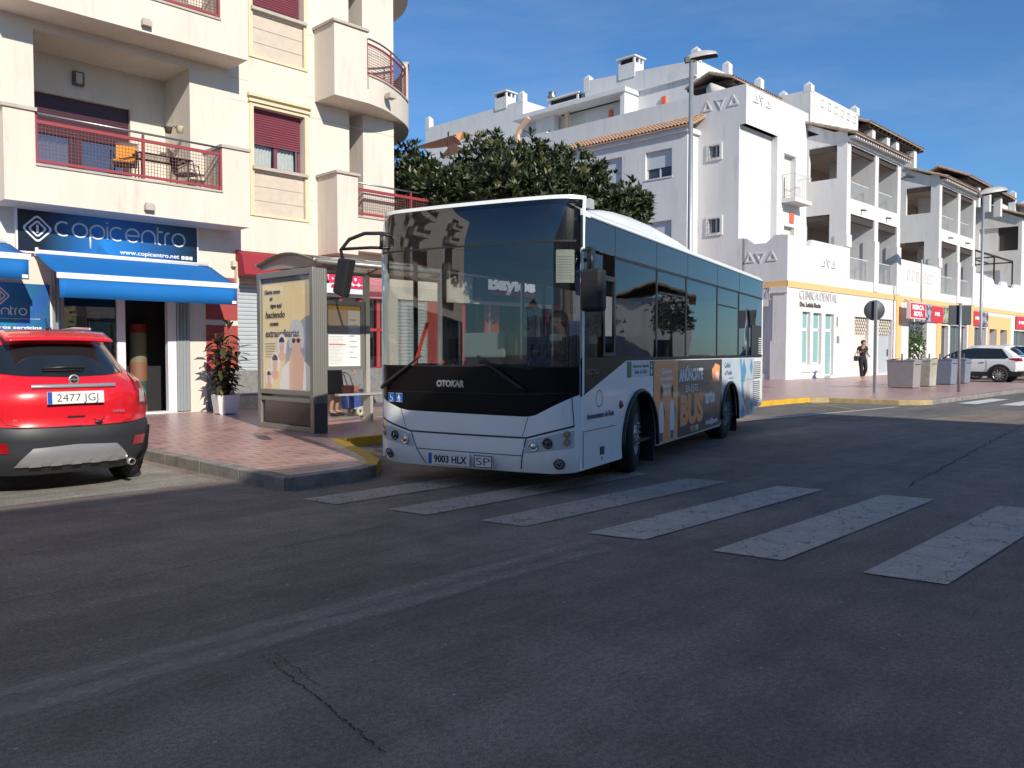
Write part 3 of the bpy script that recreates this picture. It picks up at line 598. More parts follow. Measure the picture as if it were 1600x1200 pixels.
def diamond(mb,cx,cz,r,b,w=.035):
    for rr in (r,r*.62):
        pts=[]
        for k in range(4):
            a=90*k; c0=(cx+rr*.72*math.cos(R(a)),cz+rr*.72*math.sin(R(a)))
            pts+= [(c0[0]+rr*.28*math.cos(R(a+t)),c0[1]+rr*.28*math.sin(R(a+t))) for t in (-45,-22,0,22,45)]
        inner=[(cx+(p[0]-cx)*(1-w/rr*1.1),cz+(p[1]-cz)*(1-w/rr*1.1)) for p in pts]
        n=len(pts)
        for i in range(n): mb.prism([pts[i],pts[(i+1)%n],inner[(i+1)%n],inner[i]],'y',b-.012,b)
    mb.prism([(cx-.02,cz-r*.3),(cx+.02,cz-r*.3),(cx+.02,cz+r*.3),(cx-.02,cz+r*.3)],'y',b-.012,b)
m=MB(); diamond(m,4.97,3.71,.24,B0-.09); build('emblem',m,LET,sg); m=MB()
# wide thin rounded lettering of the sign built from strokes
def stroke_text(mb,txt,x,z,h,b,w,sp=.16):
    e=h*.5
    def arcs(cx,cz,r,a0,a1,n=18): return [(cx+r*math.cos(R(a0+(a1-a0)*i/n)),cz+r*math.sin(R(a0+(a1-a0)*i/n))) for i in range(n+1)]
    def st(pts): mb.tube([(p[0],b,p[1]) for p in pts],w,6)
    for c in txt:
        r=e
        if c=='c': st(arcs(x+r,z+r,r,55,305)); x+=2*r*.93
        elif c=='o': st(arcs(x+r,z+r,r,0,360,26)); x+=2*r
        elif c=='p': st(arcs(x+r,z+r,r,0,360,26)); st([(x,z+r),(x,z-h*.75)]); x+=2*r
        elif c=='i': st([(x,z),(x,z+2*r)]); st([(x,z+2*r+h*.22),(x,z+2*r+h*.3)])
        elif c=='e': st(arcs(x+r,z+r,r,0,315)); st([(x,z+r),(x+2*r,z+r)]); x+=2*r
        elif c=='n': st(arcs(x+r,z+r,r,0,180)+[(x,z)]); st([(x+2*r,z+r),(x+2*r,z)]); x+=2*r
        elif c=='t': st([(x,z+2*r+h*.35),(x,z+r*.5)]+[(x+r*.5+r*.5*math.cos(R(t)),z+r*.5+r*.5*math.sin(R(t))) for t in (200,225,250,270)]); st([(x,z+2*r),(x+r*.8,z+2*r)]); x+=r*.75
        elif c=='r': st([(x,z),(x,z+2*r-r*.7)]+[(x+r*.7+r*.7*math.cos(R(t)),z+2*r-r*.7+r*.7*math.sin(R(t))) for t in (180,150,120,90)]); x+=r*.75
        x+=sp*h
    return x
stroke_text(m,'copicentro',5.28,3.62,.265,B0-.095,.019,.2)
build('lettering',m,LET,sg)
m=text_mb('www.copicentro.net',.085,(6.45,B0-.092,3.37),AX,ZX,.004,1.2,off=.0015)
for k in range(3): m.box(7.70+k*.085,7.765+k*.085,B0-.096,B0-.09,3.36,3.43)
build('web_address',m,M('white lettering',(.85,.85,.85),.4),sg)
# awnings
AWB=M('blue awning canvas',(.0,.14,.44),.8,var=.06,vscale=9,bump=.05); WH=M('white canvas trim',(.80,.80,.80),.7)
def awning(a0,a1,zt,zb,bf,label):
    t=thing('awning',label,'awning',((a0+a1)/2,B0,zt),group='blue awnings over the copy shop')
    L_=a1-a0; m=MB(); m.surf(lambda u,v:(a0+u*L_,B0-.05+(bf-B0+.05)*v,zt+(zb-zt)*v-.03*math.sin(v*math.pi)),lin(0,1,14),lin(0,1,8)); build('canopy',m,AWB,t,solid=.008)
    m=MB(); m.box(a0-.01,a1+.01,bf-.03,bf+.03,zb-.085,zb+.02); build('front_bar',m,WH,t,bevel=.012)
    m=MB(); m.surf(lambda u,v:(a0+.03+u*(L_-.06),bf-.01+.015*math.sin(u*9)*(1-v),zb-.42+v*.34),lin(0,1,30),lin(0,1,3)); build('valance',m,AWB,t,solid=.006)
    m=MB(); m.box(a1-.14,a1-.05,bf-.03,bf-.02,zb-.4,zb-.34); build('maker_tag',m,WH,t)
    m=MB(); m.tube([(a0,B0-.06,zt+.02),(a1,B0-.06,zt+.02)],.05,8); 
    for x in (a0,a1-.04): m.box(x,x+.05,B0-.12,B0-.02,zt-.06,zt+.09)
    for x in (a0+.25,a1-.25): m.tube([(x,B0-.1,zt-.1),(x,(B0+bf)/2,(zt+zb)/2-.12),(x,bf+.02,zb-.04)],.018,6)
    build('folding_arm',m,WHITEP,t)
awning(4.92,8.33,3.27,2.80,15.94,'blue awning with white edge right under the big copicentro sign')
awning(1.1,4.5,3.40,3.08,15.94,'blue awning cut by the left edge of the photo')
# red closed shop awning
t=thing('awning','rolled dark red awning over the closed grey shutter','awning',(10,B0,3.2))
m=MB(); m.prism([(B0-.01,3.68),(B0-.30,3.55),(B0-.42,3.12),(B0-.38,3.08),(B0-.01,3.1)],'x',8.96,11.1); build('canopy',m,M('dark red canvas',(.30,.018,.03),.75,var=.1),t)
m=MB(); m.box(8.96,11.1,B0-.44,B0-.40,3.05,3.12); build('front_bar',m,M('dark bar',(.05,.01,.012),.5),t)
# blue poster left of the door
ps=thing('shop_poster','blue copicentro poster board behind the red car roof','sign',(4.5,B0,1.7))
m=MB(); m.box(3.3,5.17,B0-.05,B0-.001,1.45,2.68); build('board',m,gradient_blue('poster blue',(.015,.06,.2),(.03,.25,.62),-1.2,.9,1.4),ps)
m=MB(); diamond(m,4.33,2.44,.16,B0-.052,.025); build('emblem',m,MC['white lettering'],ps); m=MB(); stroke_text(m,'copicentro',3.62,2.1,.12,B0-.055,.010,.22); build('name_lettering',m,MC['white lettering'],ps); 
for tx_,h_,x_,z_,w_ in (('todos nuestros servicios',.055,3.66,1.84,1.36),('cada vez más cerca de ti',.055,3.66,1.72,1.36),('www.copicentro.net',.02,4.3,2.02,.7)): build('text_line',text_mb(tx_,h_,(x_,B0-.052,z_),AX,ZX,.004,w_,off=.002 if h_>.03 else 0),MC['white lettering'],ps)
# Baylos signs
bs=thing('shop_sign','white sign with pink Baylos letters behind the bus shelter','sign',(12,B0,2.85))
m=MB(); m.box(11.14,12.45,B0-.12,B0-.001,2.85,3.72); build('board',m,M('sign white',(.75,.75,.76),.4),bs)
PK=M('pink red letters',(.62,.03,.10),.4)
m=text_mb('Baylos',.30,(11.30,B0-.125,3.12),AX,ZX,.02,1.05,off=.02); build('lettering',m,PK,bs)
m=MB()
for k in range(6): m.prism(arc(11.45+k*.16,2.98,.09,0,180,8),'y',B0-.135,B0-.12)
build('wave_mark',m,PK,bs)
b2=thing('shop_sign','dark sign with white Baylos letters seen through the bus windscreen','sign',(17.5,B0,3.1))
m=MB(); m.box(16.2,19.9,B0-.1,B0-.001,2.9,3.85); build('board',m,M('sign charcoal',(.05,.05,.06),.5),b2)
m=text_mb('Baylos',.36,(16.7,B0-.105,3.25),AX,ZX,.02,2.0,off=.025); build('lettering',m,M('white sign letter added glow',(.85,.82,.83),.4,emit=((.85,.8,.82),.6)),b2)  # letters given an added glow so they show in the tree's shade
m=MB()
for k in range(7): m.prism(arc(16.9+k*.28,3.08,.14,0,180,8),'y',B0-.115,B0-.1)
build('wave_mark',m,PK,b2)
b3=thing('shop_sign','narrow pink poster sign next to the bus front edge','sign',(12.7,B0,3.0)); m=MB(); m.box(12.5,13.0,B0-.08,B0-.001,2.78,3.5); build('board',m,M('pink poster',(.55,.22,.24),.6,var=.3,vscale=14),b3); m=MB(); m.box(12.53,12.97,B0-.085,B0-.08,2.82,2.95); m.box(12.55,12.95,B0-.085,B0-.08,3.3,3.36); build('print',m,M('dark red print',(.2,.02,.03),.6),b3)
# balcony items
def pot_wall(a,b,z,lab,mat):
    t=thing('wall_planter',lab,'planter',(a,b,z)); m=MB(); m.lathe([(.001,0),(.06,0),(.085,.12),(.09,.13),(.075,.13),(.07,.11),(.001,.11)],(a,b,z),'z',12); build('pot',m,mat,t); m=MB(); random.seed(7)
    for k in range(16):
        th=random.uniform(0,6.3); l=random.uniform(.06,.13); m.add([(a,b,z+.1),(a+l*math.cos(th)-.01,b+l*math.sin(th),z+.14),(a+l*math.cos(th)*1.2,b+l*math.sin(th)*1.2,z+.10),(a+l*math.cos(th)+.01,b+l*math.sin(th)+.02,z+.13)],[(0,1,2,3)])
    build('leaves',m,M('small pot leaves',(.06,.09,.03),.6),t)
pot_wall(7.72,B0+.5,6.1,'small dark planter on the balcony side wall, farther in',M('dark pot',(.1,.07,.05),.6))
pot_wall(7.80,B0+.12,6.05,'small white and yellow planter on the balcony side wall',M('white yellow pot',(.65,.6,.4),.5))
def balcony_chair(a,b,rot,lab):
    t=thing('balcony_chair',lab,'chair',(a,b,4.66),group='metal chairs on the balcony'); m=MB(); c,s=math.cos(rot),math.sin(rot)
    P=lambda x,y,z:(a+x*c-y*s,b+x*s+y*c,4.66+z*1.1)
    for sx in (-.22,.22): m.tube([P(sx,-.24,0),P(sx,-.26,.35),P(sx,-.2,.62),P(sx,0,.66),P(sx,.22,.55),P(sx,.26,0)],.013,6)
    build('frame',m,BLACKP,t); m=MB(); m.add([P(-.2,-.2,.43),P(.2,-.2,.43),P(.2,.22,.41),P(-.2,.22,.41)],[(0,1,2,3)]); build('seat',m,M('mesh seat',(.09,.07,.06),.7),t,solid=.02)
    m=MB(); m.add([P(-.2,.2,.43),P(.2,.2,.43),P(.2,.3,.86),P(-.2,.3,.86)],[(0,1,2,3)]); build('backrest',m,MC['mesh seat'],t,solid=.02); return t,P
t,P=balcony_chair(6.5,16.95,-.5,'dark balcony chair with an orange cushion'); m=MB(); m.add([P(-.19,-.18,.47),P(.19,-.18,.47),P(.19,.16,.46),P(-.19,.16,.46),P(-.19,.25,.8),P(.19,.25,.8)],[(0,1,2,3),(3,2,5,4)]); build('cushion',m,M('orange cushion',(.75,.28,.03),.8,var=.2,vscale=12),t,solid=.05)
balcony_chair(7.75,17.0,.9,'dark balcony chair at the right end of the balcony')
t=thing('balcony_table','glass topped metal table on the first floor balcony','table',(7.1,17.0,4.66)); m=MB(); m.box(6.7,7.75,16.72,17.35,5.36,5.375); build('tabletop',m,WIN,t); m=MB(); m.tube([(6.7,16.72,5.35),(7.75,16.72,5.35),(7.75,17.35,5.35),(6.7,17.35,5.35)],.014,6,close=True)
build('rim',m,BLACKP,t)
for x,y in ((6.75,16.77),(7.7,16.77),(6.75,17.3),(7.7,17.3)): m=MB(); m.tube([(x,y,4.66),(x,y,5.35)],.014,6); build('leg',m,BLACKP,t)
# ================================================================= bus shelter
sh=thing('bus_shelter','grey metal bus shelter with a poster panel brightened by an added glow at its left end','bus shelter',(7.2,12.1,.13))
m=MB(); rects2=lambda mb,L: [mb.box(*q) for q in L]
rects2(m,[(7.10,7.36,11.20,11.30,.13,2.74),(7.12,7.34,12.86,12.97,.13,2.74),(7.12,7.34,11.30,12.86,2.64,2.74),(7.12,7.34,11.30,12.86,.13,.22),(7.12,7.34,11.30,12.86,.60,.67),(7.11,7.35,11.30,12.86,.71,.79)])
for k in range(6): m.box(7.13+k*.035,7.145+k*.035,11.185,11.2,.6,2.74)
build('panel_frame',m,ALU,sh,bevel=.008)
m=MB(); m.box(7.16,7.30,11.31,12.86,.23,.60); build('lower_panel',m,M('black glass panel',(.02,.018,.016),.15),sh)
m=MB(); m.box(7.12,7.34,11.19,11.198,.135,.6); build('dark_kick_plate',m,M('charcoal plate',(.07,.07,.07),.5),sh)
WOODY=M('yellow wood print',(.82,.68,.40),.5,col2=(.72,.56,.28),vscale=1.5,streak=True,emit=((.75,.60,.34),.2))  # wood print colour plus an added glow that brightens the shaded poster
m=MB(); m.quad((7.17,12.86,.79),(7.17,11.31,.79),(7.17,11.31,2.64),(7.17,12.86,2.64)); po=build('poster',m,WOODY,sh)
m=MB(); m.quad((7.165,12.86,2.56),(7.165,11.31,2.56),(7.165,11.31,2.64),(7.165,12.86,2.64)); build('top_strip',m,M('blue grey strip',(.12,.17,.2),.5),po)
NB=(0,-1,0)
m=MB()
for txt,y,z,h,wd in (('Gente como',12.78,2.38,.07,.5),('tú',12.62,2.27,.06,.1),('sigue aquí',12.60,2.15,.07,.38),('haciendo',12.76,1.98,.11,.62),('cosas',12.62,1.85,.07,.28),('extraordinarias',12.76,1.66,.125,1.05)): m.join(text_mb(txt,h,(7.163,y,z),NB,ZX,.002,wd,off=.004,shear=.2))
for k in range(6): m.box(7.16,7.164,12.45,12.76,1.55-k*.045,1.557-k*.045)
build('lettering',m,M('dark poster ink',(.09,.07,.07),.7),po)
SK=M('poster skin',(.78,.50,.38),.6,emit=((.7,.42,.3),.12)); PWH=M('poster white',(.8,.78,.74),.6,emit=((.75,.73,.7),.14)); PGR=M('poster grey hair',(.62,.62,.62),.6,emit=((.6,.6,.6),.1)); PDK=M('poster dark hair',(.05,.035,.03),.6); PBL=M('poster blue grey',(.42,.45,.50),.6,var=.3,emit=((.35,.38,.42),.1))  # figure prints carry the same added glow, except the dark hair
def disc(mb,y,z,ry,rz,x,n=24,a0=0,a1=360): mb.prism([(y+ry*math.cos(R(a0+(a1-a0)*i/n)),z+rz*math.sin(R(a0+(a1-a0)*i/n))) for i in range(n if a1-a0==360 else n+1)],'x',x-.001,x)
m=MB(); disc(m,11.72,1.25,.62,.55,7.1668,24,50,130) ; m.prism([(12.2,.80),(11.31,.80),(11.31,2.0),(11.5,1.98),(11.8,1.85),(12.1,1.55)],'x',7.1662,7.1665); build('backdrop_print',m,PBL,po)
m=MB(); m.prism([(12.34,.80),(11.32,.80),(11.33,1.12),(11.5,1.24),(11.72,1.3),(12.05,1.26),(12.25,1.14)],'x',7.1655,7.1658); build('shirt_print',m,PWH,po)
m=MB(); m.prism([(12.02,.80),(11.62,.80),(11.56,1.3),(11.70,1.46),(11.92,1.46),(12.02,1.28)],'x',7.1648,7.165); disc(m,11.80,1.58,.155,.21,7.1645); build('skin_print',m,SK,po)
m=MB(); disc(m,11.79,1.72,.215,.22,7.1640,24,-10,190); disc(m,11.97,1.62,.06,.16,7.1638); disc(m,11.62,1.62,.05,.16,7.1638); build('hair_print',m,PGR,po)
m=MB(); m.box(7.1625,7.1632,11.66,11.94,1.60,1.612); disc(m,11.87,1.595,.05,.04,7.1630,16); disc(m,11.73,1.595,.05,.04,7.1630,16); build('glasses_print',m,PDK,po)
for (y,z,s_) in ((12.24,1.52,1),(12.46,1.22,1.05),(12.66,.98,.8)):
    m=MB(); disc(m,y,z,.15*s_,.19*s_,7.1628); build('round_print',m,PWH,po); m=MB(); disc(m,y,z-.03,.075*s_,.1*s_,7.1618); disc(m,y,z-.17*s_,.12*s_,.07*s_,7.1618); build('small_face_print',m,SK,po); m=MB(); disc(m,y,z+.05*s_,.085*s_,.09*s_,7.161,16,0,180); build('small_hair_print',m,PDK,po)
m=MB(); m.quad((7.135,12.86,.79),(7.135,11.31,.79),(7.135,11.31,2.64),(7.135,12.86,2.64)); build('poster_glass',m,GLASS('poster glass',(.96,.97,.96),-.02),sh)
# roof: shallow barrel along a
m=MB(); prof=[(13.0-1.88*i/12,2.87-.07*i/12+.175*math.sin(math.pi*i/12)) for i in range(13)]
m.surf(lambda u,v:(u,prof[int(v)][0],prof[int(v)][1]),lin(7.12,11.3,8),range(13)); build('roof',m,GLASS('smoked roof',(.5,.47,.42),.0),sh,solid=.012); m=MB(); m.prism(prof[::-1]+[(13.0,2.84),(11.12,2.76)][:0]+[(13.0,2.80),(11.12,2.76)],'x',7.2,7.21); build('roof_gable',m,M('tan gable panel',(.36,.28,.23),.5),sh)
m=MB()
for a in (7.15,8.35,9.4,10.4,11.3): m.tube([(a,y,z+.005) for y,z in prof],.022,6)
m.tube([(7.12,11.12,2.82),(11.3,11.12,2.82)],.045,8); m.tube([(7.12,13.0,2.87),(11.3,13.0,2.87)],.03,6); build('roof_ribs',m,ALU,sh)
m=MB(); m.tube([(7.12,11.2,2.845),(11.3,11.2,2.845)],.035,8); build('gutter',m,M('pale grey gutter',(.5,.49,.46),.5),sh)
for a in (9.38,11.25):
    m=MB(); m.box(a-.045,a+.045,12.9,13.0,.13,2.88); build('post',m,M('pale grey post',(.42,.42,.39),.45,.3),sh)
m=MB(); m.box(8.42,9.30,12.90,13.0,2.28,2.36); m.box(8.42,9.30,12.9,13.0,1.08,1.15); m.box(8.42,8.5,12.9,13,1.15,2.28); m.box(9.22,9.3,12.9,13,1.15,2.28); mf=build('map_frame',m,ALU,sh)
m=MB(); m.quad((8.5,12.93,1.15),(9.22,12.93,1.15),(9.22,12.93,2.28),(8.5,12.93,2.28)); build('paper',m,M('timetable paper',(.72,.73,.71),.6),mf)
m=MB(); m.box(8.5,9.22,12.925,12.929,2.19,2.28); build('ochre_header',m,M('ochre header',(.45,.30,.07),.6),mf)
m=MB(); m.box(8.5,8.95,12.9255,12.929,1.75,2.19); build('map_print',m,M('map print',(.42,.45,.38),.6,col2=(.55,.40,.30),vscale=7),mf)
m=MB(); random.seed(3)
for k in range(20): z=1.2+k*.026; m.box(8.53,8.53+random.uniform(.2,.36),12.926,12.929,z,z+.006)
for k in range(8): m.box(8.98,9.05+random.random()*.14,12.926,12.929,1.3+k*.1,1.32+k*.1)
build('print_lines',m,M('grey print',(.35,.36,.38),.7),mf)
m=MB(); m.box(8.53,8.9,12.9255,12.929,1.54,1.56); build('red_print',m,M('red print line',(.6,.15,.15),.7),mf)
m=MB(); m.quad((7.36,12.96,.2),(9.34,12.96,.2),(9.34,12.96,2.7),(7.36,12.96,2.7)); m.quad((9.44,12.96,.2),(11.2,12.96,.2),(11.2,12.96,2.7),(9.44,12.96,2.7)); build('back_glass',m,CLEAR,sh)
m=MB(); m.box(7.36,9.34,12.94,12.98,.17,.2); m.box(9.44,11.2,12.94,12.98,.17,.2); build('glass_rail',m,ALU,sh)
m=MB(); m.box(8.45,11.0,12.52,12.64,.62,.655); m.box(8.9,11.0,12.7,12.8,.60,.635)
for a in (9.2,10.8): m.box(a-.03,a+.03,12.55,12.78,.13,.62)
build('bench',m,M('pale bench steel',(.50,.50,.46),.4,.4),sh)
# lettering on the shelter roof edge
# ================================================================= rubber plant
pl=thing('potted_plant','tall rubber plant in a square white pot by the closed shutter','plant',(8.14,16.15,.13))
def octa(r,c): return [(c[0]+r*math.cos(R(a)),c[1]+r*math.sin(R(a))) for a in (22,68,112,158,202,248,292,338)]
m=MB(); 
def frust(mb,c,r0,r1,z0,z1,cut=.3):
    pr=lambda r:[(c[0]+x*r,c[1]+y*r) for x,y in ((-1,-.6),(-.6,-1),(.6,-1),(1,-.6),(1,.6),(.6,1),(-.6,1),(-1,.6))]
    a=pr(r0);b=pr(r1); vs=[(*p,z0) for p in a]+[(*p,z1) for p in b]; mb.add(vs,[tuple(range(8))[::-1]]+[(i,(i+1)%8,8+(i+1)%8,8+i) for i in range(8)])
frust(m,(8.14,16.15),.20,.25,.15,.53); 
for x,y in ((-.15,-.15),(.15,-.15),(.15,.15),(-.15,.15)): m.box(8.14+x-.04,8.14+x+.04,16.15+y-.04,16.15+y+.04,.128,.16)
build('pot',m,M('white plastic pot',(.72,.70,.68),.5),pl)
m=MB(); frust(m,(8.14,16.15),.22,.235,.45,.5); m.prism(octa(.225,(8.14,16.15)),'z',.47,.5); build('soil',m,M('dark soil',(.03,.022,.016),.9),pl)
LEAF=M('glossy dark rubber leaf',(.035,.055,.022),.3,col2=(.075,.055,.022),vscale=5); STEM=M('plant stem',(.09,.07,.04),.7)
def leaf(mb,p,d,up,l,w,bend=.3):
    d=d.normalized(); s=d.cross(up); s=s.normalized() if s.length>1e-3 else Vector((1,0,0)); n=s.cross(d)
    P=lambda t,q:tuple(p+d*l*t+n*(-bend*l*t*t)+s*q*w+n*(abs(q)*w*.35))
    mb.add([P(0,0),P(.3,.8),P(.3,0),P(.3,-.8),P(.68,.85),P(.68,0),P(.68,-.85),P(1,0)],[(0,2,1),(0,3,2),(1,2,5,4),(2,3,6,5),(4,5,7),(5,6,7)],True)
random.seed(11); st=MB(); lf=MB(); yl=MB()
for k in range(6):
    th=k*1.05; base=Vector((8.14+.05*math.cos(th),16.15+.05*math.sin(th),.48)); top=base+Vector((.2*math.cos(th)+(.1 if k%2 else 0),.16*math.sin(th),random.uniform(.9,1.42)))
    if k==0: top=base+Vector((.02,0,1.5))
    mid=(base+top)/2+Vector((.04,.03,0)); st.tube([base,mid,top],[.016,.013,.008],6)
    for i in range(26):
        t=.12+.88*i/25; p=base.lerp(top,t); a=i*2.4+k; el=random.uniform(-.35,.55)+ (.5 if t>.92 else 0)
        leaf(lf if random.random()<.93 else yl,p,Vector((math.cos(a)*math.cos(el),math.sin(a)*math.cos(el),math.sin(el))),Vector((0,0,1)),random.uniform(.2,.33),random.uniform(.052,.078),random.uniform(.15,.6))
build('stem',st,STEM,pl); build('foliage',lf,LEAF,pl); build('yellowing_leaves',yl,M('yellowing leaf',(.22,.16,.05),.5),pl)

# ================================================================= white apartment row (right)
BX1=17.68
TERR=M('terracotta roof tile',(.55,.33,.20),.85,col2=(.30,.19,.13),vscale=5); TERD=M('weathered roof tile',(.46,.36,.27),.9,col2=(.24,.17,.12),vscale=4)
WOOD=M('dark roof timber',(.035,.022,.017),.8)
SHADEW=M('pale grey shutter',(.52,.55,.58),.5)
RAILW=M('pale balcony rail',(.55,.56,.55),.5)
def tiles(mb,a0,a1,b0,b1,z0,z1,step=.21,along='a',r=.085):
    """rows of half-round tiles on a slope: eave at (.,b0,z0), ridge (.,b1,z1); rows repeat along 'a' (or 'b' with roles swapped)"""
    n=int(abs(a1-a0)/step)
    for i in range(n+1):
        u=a0+(a1-a0)*i/n
        for j in range(6):
            p=[]; 
            for s,t in ((0,j/6),(1,(j+1)/6+.03)):
                y=b0+(b1-b0)*t; z=z0+(z1-z0)*t+.02*(1-s)
                for k in range(5):
                    th=math.pi*k/4; du=r*(1.12-.12*s)*math.cos(th); dz=r*(1.12-.12*s)*math.sin(th)
                    p.append((u+du,y,z+dz) if along=='a' else (y,u+du,z+dz))
            k0=len(mb.v); mb.v+=p; mb.f+=[(k0+q,k0+q+1,k0+q+6,k0+q+5) for q in range(4)]; mb.sm+=[True]*4
    for s0 in (0,):
        vs=[(a0-.1,b0,z0),(a1+.1,b0,z0),(a1+.1,b1,z1),(a0-.1,b1,z1),(a0-.1,b0,z0-.06),(a1+.1,b0,z0-.06),(a1+.1,b1,z1-.06),(a0-.1,b1,z1-.06)]
        if along!='a': vs=[(v[1],v[0],v[2]) for v in vs]
        mb.add(vs,[(0,1,2,3),(4,7,6,5),(0,4,5,1),(1,5,6,2),(2,6,7,3),(3,7,4,0)])
def pinnacle(mb,a,b,z0,z1,w=.38):
    mb.box(a-w/2,a+w/2,b-w/2,b+w/2,z0,z1-.22); k=len(mb.v)
    mb.add([(a-w/2,b-w/2,z1-.22),(a+w/2,b-w/2,z1-.22),(a+w/2,b+w/2,z1-.22),(a-w/2,b+w/2,z1-.22),(a,b,z1)],[(0,1,4),(1,2,4),(2,3,4),(3,0,4)])
def chimney(parent,a,b,z0,z1,w=1.0,d=.9,cap=.5):
    m=MB(); m.box(a-w/2,a+w/2,b-d/2,b+d/2,z0,z1-.62)
    for x in (-w/2,0,w/2-.12):
        for y in (-d/2,d/2-.12): m.box(a+x,a+x+.12,b+y,b+y+.12,z1-.62,z1-.32)
    m.box(a-w/2-.1,a+w/2+.1,b-d/2-.1,b+d/2+.1,z1-.32,z1-.24)
    m.add([(a-w/2-.1,b-d/2-.1,z1-.24),(a+w/2+.1,b-d/2-.1,z1-.24),(a+w/2+.1,b+d/2+.1,z1-.24),(a-w/2-.1,b+d/2+.1,z1-.24),(a,b,z1)],[(0,1,4),(1,2,4),(2,3,4),(3,0,4)])
    o=build('chimney',m,STUCCO,parent); m=MB(); m.box(a-w/2+.12,a+w/2-.12,b-d/2+.12,b+d/2-.12,z1-.62,z1-.33); build('flue',m,DARK,o)
def triB(mb,b,z,r,a,up=True):   # recessed-looking relief triangles on the -a face (raised rims)
    s=1 if up else -1
    o=[(b-r,z-s*r*.8),(b+r,z-s*r*.8),(b,z+s*r)]
    i=[(b-r*.55,z-s*r*.52),(b+r*.55,z-s*r*.52),(b,z+s*r*.5)]
    for k in range(3): mb.prism([o[k],o[(k+1)%3],i[(k+1)%3],i[k]],'x',a-.035,a-.001)
def triA(mb,x,z,r,b,up=True):
    s=1 if up else -1
    o=[(x-r,z-s*r*.8),(x+r,z-s*r*.8),(x,z+s*r)]; i=[(x-r*.5,z-s*r*.5),(x+r*.5,z-s*r*.5),(x,z+s*r*.5)]
    for k in range(3): mb.prism([o[k],o[(k+1)%3],i[(k+1)%3],i[k]],'y',b-.05,b-.001)
wh=thing('white_apartment_building','white corner apartment building with dental clinic and tiled roofs','building',(36.7,17.68,.13))
A1=36.68; BT=19.87
w=MB()
# ground + terrace parapet level
lit=[(38.34,39.2,.81,3.38,.2),(39.55,40.5,.81,3.36,.2),(40.96,41.97,.2,3.36,.2),(44.65,46.6,.2,3.33,.3),(48.06,50.14,.2,3.31,.3)]
shopf=[(52.9,56.2,.9,3.3,.3),(58.95,60.5,.2,3.2,.3),(60.9,64.7,.9,3.25,.3),(66.5,69.5,.9,3.25,.3),(70.2,72.2,.2,3.2,.8),(73.2,75.2,.2,3.2,.8),(77.5,82,.2,3.2,.3),(84,90,.2,3.2,.3)]
wallA(w,A1,110,.1,5.25,BX1,.3,lit+shopf)
# parapet band above with trapezoid notches
def parapetA(mb,segs,b,th,zt,zb=5.25):
    for a0,a1 in segs: mb.prism([(a0,zb),(a1,zb),(a1,zt),(a0,zt)],'y',b,b+th)
P=[(36.68,5.25),(43.35,5.25),(43.35,6.9),(39.3,6.9),(38.95,6.55),(37.65,6.55),(37.25,6.9),(36.68,6.9)]
w.prism([(p[0],p[1]) for p in P][::-1],'y',BX1,BX1+.22)
w.box(51.1,58.2,BX1,BX1+.2,5.25,6.95)
w.prism([(66.2,5.25),(110,5.25),(110,7.0),(77.5,7.0),(77.1,6.65),(75.4,6.65),(75,7),(73.6,7),(73.2,6.65),(71.5,6.65),(71.1,7),(69.5,7.1),(68.5,7.2),(66.2,7.2)],'y',BX1,BX1+.2)
w.prism([(17.90,5.25),(20.0,5.25),(20.0,6.9),(19.75,6.9),(19.35,6.6),(18.75,6.6),(18.35,6.93),(17.90,6.93)],'x',A1,A1+.22)
w.box(A1+.02,109.9,BX1+.1,19.9,5.1,5.26)
wallB(w,BX1,60,.1,5.25,A1,.3,[(18.6,20.5,.4,3.6,.25)])
# tower
wallB(w,BT,32.7,5.25,14.3,A1,.3,[(BT,20.22,6.93,12.42,.002),(21.25,21.85,11.05,11.65,.25),(21.2,21.85,7.35,8.05,.25)])
w.prism([(A1+.001,12.42),(39.95,12.42),(39.95,6.9-.0),(39.951,6.9),(39.951,12.42),(43.5,12.42),(43.5,14.28),(A1+.001,14.28)][:1]+[(43.5,12.42),(43.5,14.28),(A1+.001,14.28)],'y',BT,BT+.3)
wallA(w,39.95,43.5,5.25,12.42,BT,.2,[(40.72,42.05,9.35,11.72,.35),(40.78,41.95,5.3,8.0,.3)])
w.quad((A1,20.22,5.25),(39.95,20.22,5.25),(39.95,20.22,12.42),(A1,20.22,12.42)); w.quad((39.95,20.22,5.25),(39.95,BT,5.25),(39.95,BT,12.42),(39.95,20.22,12.42)); w.quad((A1,20.22,12.42),(39.95,20.22,12.42),(39.95,BT,12.42),(A1,BT,12.42))
w.quad((A1+.3,BT,14.28),(43.5,BT,14.28),(43.5,60,14.28),(A1+.3,60,14.28))
w.box(A1,A1+.25,32.7,47,13.45,14.4); w.box(36.9,43,32.5,60,5.3,13.4); w.box(A1,A1+.2,BT+.02,32.7,14.3,14.32)
wl_=build('wall',w,STUCCO,wh)
m=MB(); 
for b in (25.9,28.2): triB(m,b,6,.01,A1)
for k,(b,up) in enumerate(((22.0,1),(21.25,0),(20.55,1))): triB(m,b,13.65,.3,A1,up)
for k,(b,up) in enumerate(((19.6,1),(19.05,0),(18.45,1))): triB(m,b,5.95,.27,A1,up)
for a,up in ((37.6,1),(38.2,0),(38.85,1)): triA(m,a,13.82,.26,BT,up)
for a,up in ((40.6,1),(41.15,0),(41.75,1)): triA(m,a,5.9,.24,BX1,up)
